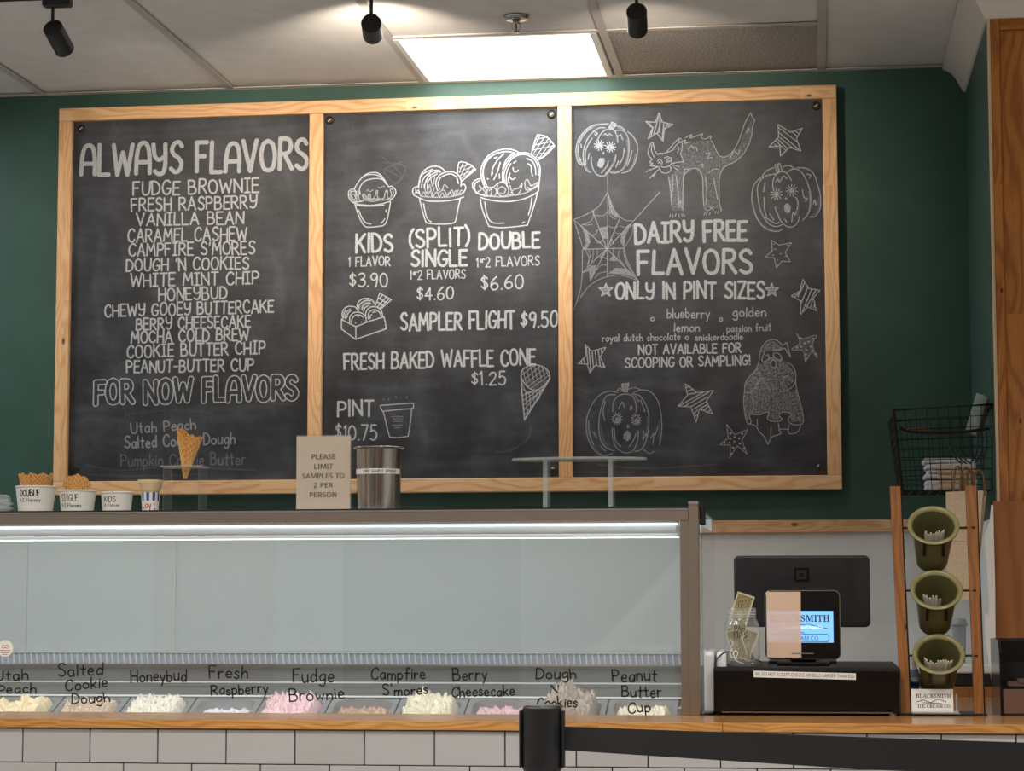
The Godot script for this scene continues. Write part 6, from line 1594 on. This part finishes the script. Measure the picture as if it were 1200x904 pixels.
	[1, 2.9, 0.75, [2293, 246, 2321, 249, 2342, 266, 2353, 300, 2361, 333, 2360, 370, 2344, 395, 2328, 396]],
	[1, 2.9, 0.75, [2232, 380, 2242, 405, 2262, 424, 2283, 422, 2295, 406, 2297, 394]],
	[1, 2.9, 0.75, [2197, 287, 2192, 316]],
	[1, 2.9, 0.75, [2194, 333, 2194, 366, 2200, 393]],
	[1, 2.9, 0.75, [2226, 363, 2230, 380]],
	[1, 2.9, 0.75, [2210, 383, 2222, 404]],
	[1, 2.9, 0.75, [2308, 313, 2312, 336, 2322, 340, 2316, 348]],
	[1, 2.9, 0.75, [2340, 357, 2344, 345, 2348, 362]],
	[1, 2.9, 0.75, [2321, 266, 2333, 270, 2329, 278]],
	[1, 2.9, 0.75, [2229, 288, 2236, 278, 2240, 288, 2252, 270, 2262, 279]],
	[1, 2.9, 0.75, [2288, 335, 2294, 352, 2291, 373]],
	[1, 2.9, 0.75, [2275, 410, 2279, 381, 2285, 389, 2289, 377]],
	[1, 2.9, 0.75, [2238, 409, 2226, 413, 2197, 395]],
	[1, 2.9, 0.75, [2254, 401, 2260, 411]],
	[1, 5.8, 0.25, [2159, 340, 2169, 390, 2197, 424, 2234, 436]],
	[1, 5.8, 0.25, [2327, 320, 2330, 357, 2320, 394]],
	[1, 5.8, 0.25, [2357, 337, 2356, 370, 2336, 394]],
	[1, 5.8, 0.25, [2292, 340, 2296, 369, 2291, 389]],
	[2, 0, 0.7, [2239, 325, 2236, 330, 2231, 333, 2226, 331, 2223, 325, 2224, 320, 2229, 316, 2235, 317, 2239, 322]],
	[0, 2.4, 0.85, [2241, 327, 2248, 328]],
	[0, 2.4, 0.85, [2238, 332, 2243, 338]],
	[0, 2.4, 0.85, [2233, 335, 2235, 342]],
	[0, 2.4, 0.85, [2228, 334, 2225, 342]],
	[0, 2.4, 0.85, [2223, 331, 2217, 336]],
	[0, 2.4, 0.85, [2221, 326, 2213, 327]],
	[0, 2.4, 0.85, [2222, 320, 2214, 317]],
	[0, 2.4, 0.85, [2225, 316, 2221, 309]],
	[0, 2.4, 0.85, [2231, 314, 2230, 306]],
	[0, 2.4, 0.85, [2236, 316, 2240, 309]],
	[0, 2.4, 0.85, [2240, 320, 2246, 316]],
	[2, 0, 0.7, [2285, 314, 2282, 320, 2277, 322, 2271, 320, 2268, 315, 2270, 309, 2275, 306, 2281, 307, 2284, 312]],
	[0, 2.4, 0.85, [2286, 316, 2294, 318]],
	[0, 2.4, 0.85, [2284, 322, 2289, 327]],
	[0, 2.4, 0.85, [2279, 324, 2280, 332]],
	[0, 2.4, 0.85, [2273, 324, 2271, 331]],
	[0, 2.4, 0.85, [2268, 321, 2263, 326]],
	[0, 2.4, 0.85, [2266, 315, 2259, 316]],
	[0, 2.4, 0.85, [2267, 310, 2260, 306]],
	[0, 2.4, 0.85, [2271, 305, 2267, 299]],
	[0, 2.4, 0.85, [2276, 304, 2276, 296]],
	[0, 2.4, 0.85, [2282, 305, 2286, 298]],
	[0, 2.4, 0.85, [2286, 310, 2292, 306]],
	[2, 0, 0.65, [2259, 334, 2264, 338, 2260, 343, 2255, 338]],
	[2, 0, 0.65, [2257, 355, 2265, 351, 2273, 362, 2271, 380, 2262, 384, 2254, 374, 2253, 361]],
	[0, 2.6, 0.75, [2227, 235, 2242, 231, 2248, 253, 2232, 260, 2227, 235]],
	[0, 2.6, 0.75, [2232, 238, 2240, 251]],
	[0, 2.6, 0.75, [2237, 233, 2237, 256]],
	[1, 2.2, 0.65, [1722, 257, 1723, 304]],
	[1, 2.2, 0.65, [1722, 306, 1698, 345, 1676, 362, 1644, 378, 1618, 387]],
	[1, 2.2, 0.65, [1722, 309, 1741, 358, 1760, 383]],
	[1, 2.2, 0.65, [1760, 383, 1778, 394, 1797, 394]],
	[1, 2.2, 0.65, [1618, 387, 1634, 434, 1647, 478]],
	[1, 2.2, 0.65, [1645, 481, 1644, 523, 1644, 552]],
	[1, 2.2, 0.65, [1644, 552, 1638, 601, 1618, 664]],
	[1, 2.2, 0.65, [1721, 564, 1694, 573, 1662, 594, 1638, 626]],
	[1, 2.2, 0.65, [1721, 564, 1760, 560, 1813, 578]],
	[1, 2.2, 0.65, [1772, 479, 1782, 521, 1813, 578]],
	[1, 2.2, 0.65, [1769, 482, 1777, 521, 1801, 563]],
	[0, 2.2, 0.7, [1618, 387, 1719, 479, 1813, 578]],
	[0, 2.2, 0.7, [1880, 309, 1802, 394, 1719, 479, 1675, 519, 1644, 552]],
	[0, 2.2, 0.7, [1723, 304, 1720, 564]],
	[0, 2.2, 0.7, [1647, 479, 1772, 478]],
	[0, 2.2, 0.7, [1676, 362, 1719, 479]],
	[0, 2.2, 0.7, [1760, 383, 1719, 479, 1667, 577]],
	[0, 2.2, 0.7, [1880, 310, 1804, 392]],
	[1, 1.9, 0.6, [1675, 403, 1658, 405, 1644, 403]],
	[1, 1.9, 0.6, [1722, 363, 1710, 377, 1685, 376]],
	[1, 1.9, 0.6, [1751, 412, 1736, 415, 1723, 409]],
	[1, 1.9, 0.6, [1797, 409, 1780, 416, 1758, 410]],
	[1, 1.9, 0.6, [1760, 432, 1748, 432, 1741, 422]],
	[1, 1.9, 0.6, [1712, 416, 1700, 419, 1690, 423]],
	[1, 1.9, 0.6, [1690, 421, 1687, 433, 1678, 435, 1670, 438]],
	[1, 1.9, 0.6, [1685, 450, 1692, 460, 1702, 456, 1709, 451]],
	[1, 1.9, 0.6, [1731, 451, 1738, 456, 1741, 476]],
	[1, 1.9, 0.6, [1663, 479, 1668, 499, 1660, 523]],
	[1, 1.9, 0.6, [1653, 479, 1665, 509, 1658, 533]],
	[1, 1.9, 0.6, [1677, 480, 1677, 504, 1672, 519]],
	[1, 1.9, 0.6, [1690, 480, 1690, 499, 1684, 509]],
	[1, 1.9, 0.6, [1718, 529, 1702, 529, 1687, 543]],
	[1, 1.9, 0.6, [1718, 549, 1696, 553, 1682, 568]],
	[1, 1.9, 0.6, [1719, 510, 1706, 505, 1699, 507]],
	[1, 1.9, 0.6, [1738, 481, 1741, 500, 1750, 508]],
	[1, 1.9, 0.6, [1760, 481, 1753, 496, 1760, 516, 1770, 528]],
	[1, 1.9, 0.6, [1680, 362, 1673, 391, 1646, 403]],
	[1, 1.9, 0.6, [1746, 388, 1732, 380, 1723, 358]],
	[1, 1.9, 0.6, [1772, 478, 1794, 438, 1800, 404]],
	[2, 0, 0.5, [1723, 306, 1739, 356, 1758, 383, 1746, 384, 1729, 368]],
	[2, 0, 0.5, [1695, 414, 1722, 409, 1721, 446, 1709, 448]],
	[2, 0, 0.5, [1639, 400, 1663, 430, 1670, 455, 1658, 480, 1647, 478, 1656, 459, 1651, 430]],
	[2, 0, 0.5, [1763, 435, 1782, 408, 1800, 396, 1777, 438, 1772, 477, 1760, 457]],
	[2, 0, 0.5, [1648, 550, 1672, 528, 1687, 529, 1682, 553, 1667, 577, 1665, 545]],
	[2, 0, 0.5, [1724, 515, 1736, 500, 1753, 518, 1731, 515]],
	[2, 0, 0.5, [1723, 554, 1745, 537, 1779, 540, 1803, 568, 1765, 557]],
	[2, 0, 0.5, [1721, 471, 1738, 444, 1734, 456]],
	[2, 0, 0.5, [1716, 483, 1697, 504, 1706, 507]],
	[2, 0, 0.55, [1716, 584, 1720, 598, 1736, 599, 1724, 608, 1728, 623, 1715, 615, 1702, 623, 1706, 608, 1694, 598, 1710, 598]],
	[0, 2.9, 0.85, [1716, 584, 1720, 598, 1736, 599, 1724, 608, 1728, 623, 1715, 615, 1702, 623, 1706, 608, 1694, 598, 1710, 598, 1716, 584]],
	[2, 0, 0.55, [2214, 594, 2218, 608, 2234, 608, 2222, 618, 2226, 633, 2214, 624, 2200, 632, 2205, 617, 2193, 608, 2208, 607]],
	[0, 2.9, 0.85, [2214, 594, 2218, 608, 2234, 608, 2222, 618, 2226, 633, 2214, 624, 2200, 632, 2205, 617, 2193, 608, 2208, 607, 2214, 594]],
	[0, 2.2, 0.75, [2214, 464, 2236, 479, 2274, 473, 2254, 501, 2269, 530, 2244, 528, 2227, 548, 2222, 518, 2194, 514, 2216, 497, 2214, 464]],
	[1, 2.9, 0.7, [2220, 476, 2223, 476]],
	[1, 2.9, 0.7, [2223, 491, 2226, 492]],
	[1, 2.9, 0.7, [2239, 505, 2242, 506]],
	[1, 2.9, 0.7, [2254, 513, 2257, 513]],
	[1, 2.9, 0.7, [2230, 524, 2232, 525]],
	[1, 2.9, 0.7, [2217, 509, 2220, 510]],
	[1, 2.9, 0.7, [2261, 480, 2264, 480]],
	[0, 2.6, 0.85, [2306, 584, 2323, 612, 2356, 618, 2336, 640, 2344, 679, 2319, 667, 2298, 689, 2299, 649, 2271, 633, 2296, 619, 2306, 584]],
	[0, 3.4, 0.8, [2311, 595, 2290, 636]],
	[0, 3.4, 0.8, [2320, 608, 2300, 655]],
	[0, 3.4, 0.8, [2332, 613, 2304, 679]],
	[0, 3.4, 0.8, [2343, 618, 2316, 667]],
	[0, 3.4, 0.8, [2334, 643, 2328, 667]],
	[0, 3.4, 0.8, [2296, 622, 2281, 636]],
	[0, 3.4, 0.8, [2340, 652, 2337, 670]],
	[0, 2.6, 0.85, [1652, 769, 1671, 789, 1714, 779, 1697, 807, 1712, 841, 1682, 832, 1666, 856, 1657, 829, 1631, 827, 1653, 804, 1652, 769]],
	[0, 3.4, 0.8, [1655, 778, 1660, 829]],
	[0, 3.4, 0.8, [1663, 783, 1668, 851]],
	[0, 3.4, 0.8, [1673, 789, 1676, 838]],
	[0, 3.4, 0.8, [1682, 787, 1686, 832]],
	[0, 3.4, 0.8, [1691, 785, 1697, 834]],
	[0, 3.4, 0.8, [1700, 784, 1702, 796]],
	[0, 3.4, 0.8, [1646, 813, 1651, 827]],
	[0, 3.4, 0.8, [1640, 820, 1642, 826]],
	[0, 3.4, 0.8, [1704, 825, 1709, 838]],
	[1, 2.6, 0.65, [1748, 916, 1721, 912, 1694, 924, 1672, 951, 1657, 986, 1654, 1026, 1663, 1065, 1683, 1094, 1707, 1105, 1733, 1099]],
	[1, 2.6, 0.65, [1743, 923, 1717, 925, 1703, 951, 1694, 986, 1692, 1026, 1698, 1061, 1716, 1083, 1738, 1092]],
	[1, 2.6, 0.65, [1734, 974, 1736, 947, 1750, 927, 1772, 921, 1794, 928, 1804, 952, 1804, 977]],
	[1, 2.6, 0.65, [1792, 921, 1814, 926, 1831, 948, 1842, 984, 1841, 1028, 1832, 1067, 1817, 1089, 1799, 1094]],
	[1, 2.6, 0.65, [1796, 917, 1822, 909, 1849, 916, 1870, 944, 1879, 984, 1881, 1028, 1874, 1076]],
	[1, 2.6, 0.65, [1732, 1022, 1734, 1057, 1746, 1084, 1771, 1098, 1795, 1091, 1808, 1062, 1811, 1032]],
	[1, 2.6, 0.65, [1826, 1089, 1843, 1101, 1858, 1094]],
	[1, 2.6, 0.65, [1752, 965, 1763, 945, 1769, 961]],
	[1, 2.6, 0.65, [1787, 970, 1789, 957, 1793, 968]],
	[1, 2.6, 0.65, [1748, 910, 1756, 903, 1763, 912]],
	[1, 2.6, 0.65, [1783, 906, 1800, 902, 1818, 908]],
	[1, 2.6, 0.65, [1712, 942, 1705, 973, 1710, 1000]],
	[1, 2.6, 0.65, [1676, 1035, 1685, 1052]],
	[1, 2.6, 0.65, [1698, 1079, 1711, 1092]],
	[1, 2.6, 0.65, [1738, 1026, 1742, 1062, 1758, 1079]],
	[1, 2.6, 0.65, [1804, 1040, 1795, 1062, 1782, 1080]],
	[1, 2.6, 0.65, [1826, 1032, 1824, 1062, 1832, 1041, 1837, 1054]],
	[1, 2.6, 0.65, [1848, 1054, 1857, 1041, 1854, 1072]],
	[1, 2.6, 0.65, [1870, 1019, 1861, 1045]],
	[1, 2.6, 0.65, [1818, 939, 1831, 975]],
	[1, 2.6, 0.65, [1661, 999, 1663, 1034, 1676, 1074]],
	[1, 2.6, 0.65, [1800, 926, 1813, 944]],
	[1, 5.3, 0.2, [1659, 1017, 1670, 1070, 1698, 1099]],
	[1, 5.3, 0.2, [1874, 1002, 1874, 1063]],
	[1, 5.3, 0.2, [1698, 1017, 1705, 1057, 1724, 1084]],
	[1, 5.3, 0.2, [1839, 992, 1834, 1054]],
	[2, 0, 0.55, [1757, 998, 1754, 1004, 1750, 1007, 1744, 1005, 1741, 999, 1743, 992, 1748, 988, 1753, 990, 1756, 995]],
	[1, 1.9, 0.75, [1758, 996, 1756, 1002, 1752, 1006, 1746, 1007, 1741, 1005, 1738, 1001, 1736, 995, 1738, 990, 1742, 986, 1747, 984, 1752, 986, 1756, 990, 1757, 996]],
	[0, 2.2, 0.8, [1758, 998, 1763, 999]],
	[0, 2.2, 0.8, [1755, 1003, 1759, 1006]],
	[0, 2.2, 0.8, [1751, 1006, 1754, 1012]],
	[0, 2.2, 0.8, [1746, 1007, 1746, 1013]],
	[0, 2.2, 0.8, [1741, 1006, 1739, 1011]],
	[0, 2.2, 0.8, [1737, 1002, 1733, 1005]],
	[0, 2.2, 0.8, [1736, 996, 1731, 997]],
	[0, 2.2, 0.8, [1736, 991, 1732, 989]],
	[0, 2.2, 0.8, [1740, 986, 1736, 982]],
	[0, 2.2, 0.8, [1744, 984, 1743, 978]],
	[0, 2.2, 0.8, [1749, 984, 1751, 979]],
	[0, 2.2, 0.8, [1754, 987, 1758, 982]],
	[0, 2.2, 0.8, [1757, 991, 1762, 989]],
	[2, 0, 0.55, [1813, 1001, 1811, 1007, 1807, 1009, 1802, 1007, 1799, 1002, 1800, 996, 1805, 992, 1810, 993, 1813, 998]],
	[1, 1.9, 0.75, [1815, 999, 1813, 1004, 1809, 1008, 1804, 1010, 1798, 1008, 1795, 1004, 1794, 998, 1795, 992, 1799, 988, 1804, 987, 1810, 988, 1813, 993, 1814, 999]],
	[0, 2.2, 0.8, [1815, 1001, 1820, 1002]],
	[0, 2.2, 0.8, [1812, 1006, 1816, 1009]],
	[0, 2.2, 0.8, [1808, 1009, 1811, 1014]],
	[0, 2.2, 0.8, [1803, 1010, 1803, 1016]],
	[0, 2.2, 0.8, [1798, 1009, 1796, 1014]],
	[0, 2.2, 0.8, [1794, 1005, 1790, 1008]],
	[0, 2.2, 0.8, [1793, 999, 1788, 1000]],
	[0, 2.2, 0.8, [1794, 994, 1789, 992]],
	[0, 2.2, 0.8, [1797, 989, 1793, 985]],
	[0, 2.2, 0.8, [1802, 987, 1800, 981]],
	[0, 2.2, 0.8, [1806, 987, 1808, 982]],
	[0, 2.2, 0.8, [1811, 989, 1815, 985]],
	[0, 2.2, 0.8, [1814, 994, 1819, 992]],
	[2, 0, 0.6, [1780, 1012, 1786, 1018, 1780, 1025, 1775, 1018]],
	[2, 0, 0.6, [1767, 1040, 1778, 1029, 1789, 1040, 1788, 1056, 1777, 1063, 1766, 1054]],
	[2, 0, 0.55, [1761, 891, 1783, 888, 1778, 915, 1765, 914]],
	[0, 2.4, 0.8, [1761, 891, 1783, 888, 1778, 915, 1766, 914, 1761, 891]],
	[1, 2.6, 0.75, [2129, 916, 2131, 894, 2144, 873, 2161, 857, 2172, 831, 2176, 802, 2189, 776, 2210, 763, 2229, 768, 2244, 781, 2256, 773, 2260, 794, 2266, 816, 2256, 801, 2248, 790, 2233, 796, 2216, 794]],
	[1, 2.6, 0.75, [2189, 802, 2182, 819, 2184, 829, 2195, 827, 2202, 817, 2199, 808, 2188, 817]],
	[1, 2.6, 0.75, [2216, 804, 2218, 817, 2232, 826, 2240, 822, 2235, 809, 2220, 802]],
	[1, 2.6, 0.75, [2208, 832, 2214, 823, 2222, 830, 2223, 843, 2215, 848, 2208, 842, 2208, 832]],
	[1, 2.6, 0.75, [2253, 832, 2270, 841, 2280, 863, 2280, 888, 2269, 907, 2248, 917, 2242, 904, 2246, 879, 2257, 873]],
	[1, 2.6, 0.75, [2129, 916, 2137, 924, 2156, 912, 2177, 878]],
	[1, 2.6, 0.75, [2128, 920, 2126, 954, 2130, 992, 2138, 1015, 2147, 1009, 2142, 992, 2147, 984]],
	[1, 2.6, 0.75, [2147, 986, 2172, 988, 2187, 982, 2201, 982, 2195, 997, 2203, 1006, 2226, 1009, 2239, 1002, 2230, 991, 2241, 981, 2260, 984, 2268, 989]],
	[1, 2.6, 0.75, [2268, 989, 2257, 1002, 2262, 1014, 2280, 1020, 2299, 1015, 2301, 998, 2294, 956, 2284, 918, 2280, 888]],
	[1, 2.6, 0.75, [2136, 1015, 2159, 1020, 2171, 1039, 2184, 1052, 2196, 1077]],
	[1, 2.6, 0.75, [2196, 1077, 2207, 1056, 2221, 1050, 2236, 1044, 2230, 1033, 2257, 1032]],
	[1, 2.6, 0.75, [2259, 1019, 2258, 1044, 2280, 1043, 2290, 1032, 2293, 1021]],
	[1, 2.6, 0.75, [2228, 1016, 2230, 1033]],
	[1, 2.6, 0.75, [2165, 1001, 2166, 1020]],
	[1, 2.6, 0.75, [2206, 1026, 2205, 1056]],
	[2, 0, 0.42, [2178, 802, 2193, 776, 2212, 765, 2237, 781, 2245, 790, 2220, 798, 2199, 798]],
	[2, 0, 0.42, [2152, 869, 2174, 836, 2184, 832, 2203, 819, 2220, 806, 2241, 824, 2257, 837, 2278, 862, 2278, 888, 2257, 905, 2265, 922, 2282, 913, 2294, 956, 2299, 1011, 2264, 1010, 2264, 985, 2241, 980, 2230, 989, 2234, 1002, 2205, 1003, 2197, 993, 2201, 982, 2147, 984, 2145, 928, 2135, 920, 2131, 894]],
	[2, 0, 0.42, [2128, 924, 2143, 928, 2145, 988, 2138, 1009, 2130, 988]],
	[0, 3.1, 0.4, [2147, 928, 2145, 979]],
	[0, 3.1, 0.4, [2156, 924, 2153, 984]],
	[0, 3.1, 0.4, [2164, 929, 2159, 984]],
	[0, 3.1, 0.4, [2175, 925, 2172, 982]],
	[0, 3.1, 0.4, [2185, 925, 2180, 971]],
	[0, 3.1, 0.4, [2196, 925, 2191, 976]],
	[0, 3.1, 0.4, [2202, 929, 2201, 988]],
	[0, 3.1, 0.4, [2214, 925, 2212, 997]],
	[0, 3.1, 0.4, [2225, 930, 2222, 997]],
	[0, 3.1, 0.4, [2231, 925, 2233, 980]],
	[0, 3.1, 0.4, [2244, 926, 2241, 972]],
	[0, 3.1, 0.4, [2254, 921, 2254, 972]],
	[0, 3.1, 0.4, [2263, 926, 2262, 985]],
	[1, 1.9, 0.75, [2286, 747, 2300, 763, 2344, 753, 2331, 779, 2345, 819, 2329, 802, 2310, 831, 2304, 799, 2270, 794, 2294, 776, 2286, 747]],
	[1, 5.3, 0.8, [2295, 760, 2297, 761]],
	[1, 5.3, 0.8, [2308, 776, 2309, 777]],
	[1, 5.3, 0.8, [2319, 772, 2321, 772]],
	[1, 5.3, 0.8, [2333, 763, 2334, 763]],
	[1, 5.3, 0.8, [2326, 786, 2328, 787]],
	[1, 5.3, 0.8, [2312, 795, 2314, 796]],
	[1, 5.3, 0.8, [2297, 786, 2299, 787]],
	[1, 5.3, 0.8, [2285, 788, 2287, 789]],
	[1, 5.3, 0.8, [2330, 799, 2332, 799]],
	[1, 5.3, 0.8, [2310, 810, 2312, 810]],
	[1, 5.3, 0.8, [2341, 809, 2342, 810]],
	[1, 5.3, 0.8, [2310, 823, 2312, 823]],
	[2, 0, 0.2, [2288, 750, 2300, 764, 2342, 756, 2330, 779, 2345, 817, 2328, 801, 2310, 829, 2305, 799, 2275, 794, 2294, 776]],
	[2, 0, 0, [2184, 821, 2193, 811, 2200, 813, 2199, 819, 2191, 826, 2185, 826]],
	[2, 0, 0, [2218, 809, 2223, 806, 2236, 816, 2237, 822, 2229, 821, 2221, 815]],
	[2, 0, 0, [2209, 834, 2214, 826, 2221, 831, 2222, 841, 2215, 846, 2210, 841]],
	[0, 2.4, 0.85, [1952, 892, 1988, 920, 2036, 914, 2015, 945, 2033, 984, 1994, 969, 1984, 1008, 1968, 962, 1930, 959, 1959, 927, 1952, 892]],
	[0, 3.1, 0.8, [1955, 904, 1966, 900]],
	[0, 3.1, 0.8, [1956, 916, 1976, 909]],
	[0, 3.1, 0.8, [1959, 925, 1984, 920]],
	[0, 3.1, 0.8, [1935, 958, 2004, 920]],
	[0, 3.1, 0.8, [1950, 960, 2024, 917]],
	[0, 3.1, 0.8, [1969, 961, 2018, 933]],
	[0, 3.1, 0.8, [1974, 970, 2015, 947]],
	[0, 3.1, 0.8, [1994, 969, 2017, 956]],
	[0, 3.1, 0.8, [2008, 972, 2020, 962]],
	[0, 3.1, 0.8, [2018, 980, 2025, 972]],
	[0, 3.1, 0.8, [1977, 982, 1988, 972]],
	[0, 3.1, 0.8, [1980, 992, 1987, 986]],
	[0, 2.2, 0.75, [2075, 1016, 2098, 1047, 2137, 1032, 2119, 1064, 2134, 1105, 2105, 1080, 2083, 1115, 2085, 1078, 2054, 1076, 2079, 1057, 2075, 1016]],
	[1, 5.3, 0.75, [2085, 1042, 2087, 1043]],
	[1, 5.3, 0.75, [2119, 1044, 2121, 1044]],
	[1, 5.3, 0.75, [2097, 1054, 2099, 1054]],
	[1, 5.3, 0.75, [2110, 1058, 2112, 1058]],
	[1, 5.3, 0.75, [2084, 1059, 2086, 1059]],
	[1, 5.3, 0.75, [2066, 1069, 2068, 1070]],
	[1, 5.3, 0.75, [2082, 1071, 2083, 1071]],
	[1, 5.3, 0.75, [2097, 1067, 2098, 1068]],
	[1, 5.3, 0.75, [2112, 1073, 2114, 1074]],
	[1, 5.3, 0.75, [2092, 1086, 2094, 1086]],
	[1, 5.3, 0.75, [2124, 1088, 2126, 1089]],
	[1, 5.3, 0.75, [2086, 1103, 2088, 1104]],
	[1, 21.6, 0.085, [66, 60, 246, 71, 438, 66, 710, 52]],
	[1, 21.6, 0.085, [80, 101, 356, 90, 737, 80]],
	[1, 21.6, 0.085, [67, 946, 176, 943, 367, 950, 716, 941]],
	[1, 21.6, 0.085, [95, 973, 258, 986, 475, 978, 690, 970]],
	[1, 21.6, 0.085, [232, 1001, 475, 991]],
	[1, 21.6, 0.085, [147, 841, 366, 858, 635, 848]],
	[1, 21.6, 0.085, [872, 110, 1006, 87, 1219, 80, 1535, 76]],
	[1, 21.6, 0.085, [899, 151, 1113, 138, 1325, 97, 1535, 103]],
	[1, 21.6, 0.085, [1325, 203, 1285, 96, 1483, 96]],
	[1, 21.6, 0.085, [903, 878, 1035, 893, 1194, 882]],
	[1, 21.6, 0.085, [1636, 914, 1842, 891, 2097, 946]],
	[1, 21.6, 0.085, [1687, 1069, 1892, 1097, 2196, 1125]],
	[1, 21.6, 0.085, [1141, 960, 1168, 1064]],
	[1, 21.6, 0.085, [878, 1113, 1089, 1128, 1429, 1118, 1532, 1093]],
	[1, 21.6, 0.085, [1113, 356, 1034, 433, 981, 591]],
	[1, 21.6, 0.085, [141, 413, 116, 574, 146, 735]],
	[1, 21.6, 0.085, [522, 342, 686, 479, 715, 691]],
	[1, 21.6, 0.085, [710, 159, 752, 321, 740, 480]],
	[1, 21.6, 0.085, [1666, 80, 1744, 77]],
	[1, 21.6, 0.085, [152, 1146, 369, 1166, 718, 1164]],
	[1, 5.3, 0.14, [97, 1119, 206, 1136, 369, 1129, 638, 1140]],
	[1, 5.3, 0.14, [864, 1144, 957, 1137, 1089, 1149]],
	[1, 5.3, 0.14, [636, 927, 743, 939]],
	[1, 5.3, 0.14, [231, 962, 367, 953, 488, 960]],
	[1, 5.3, 0.14, [1687, 1133, 1840, 1145, 2044, 1134]],
	[1, 5.3, 0.14, [1377, 1092, 1429, 1085, 1475, 1054, 1486, 1016]],
	[1, 5.3, 0.14, [502, 952, 475, 965]],
	[1, 5.3, 0.14, [108, 1148, 261, 1155, 477, 1151]],
	[1, 3.4, 0.16, [1030, 181, 1086, 236, 1054, 275]],
	[1, 3.4, 0.16, [1027, 195, 1099, 210, 1073, 262, 1033, 221, 1086, 196]],
	[1, 3.4, 0.16, [1038, 216, 1092, 249]],
]
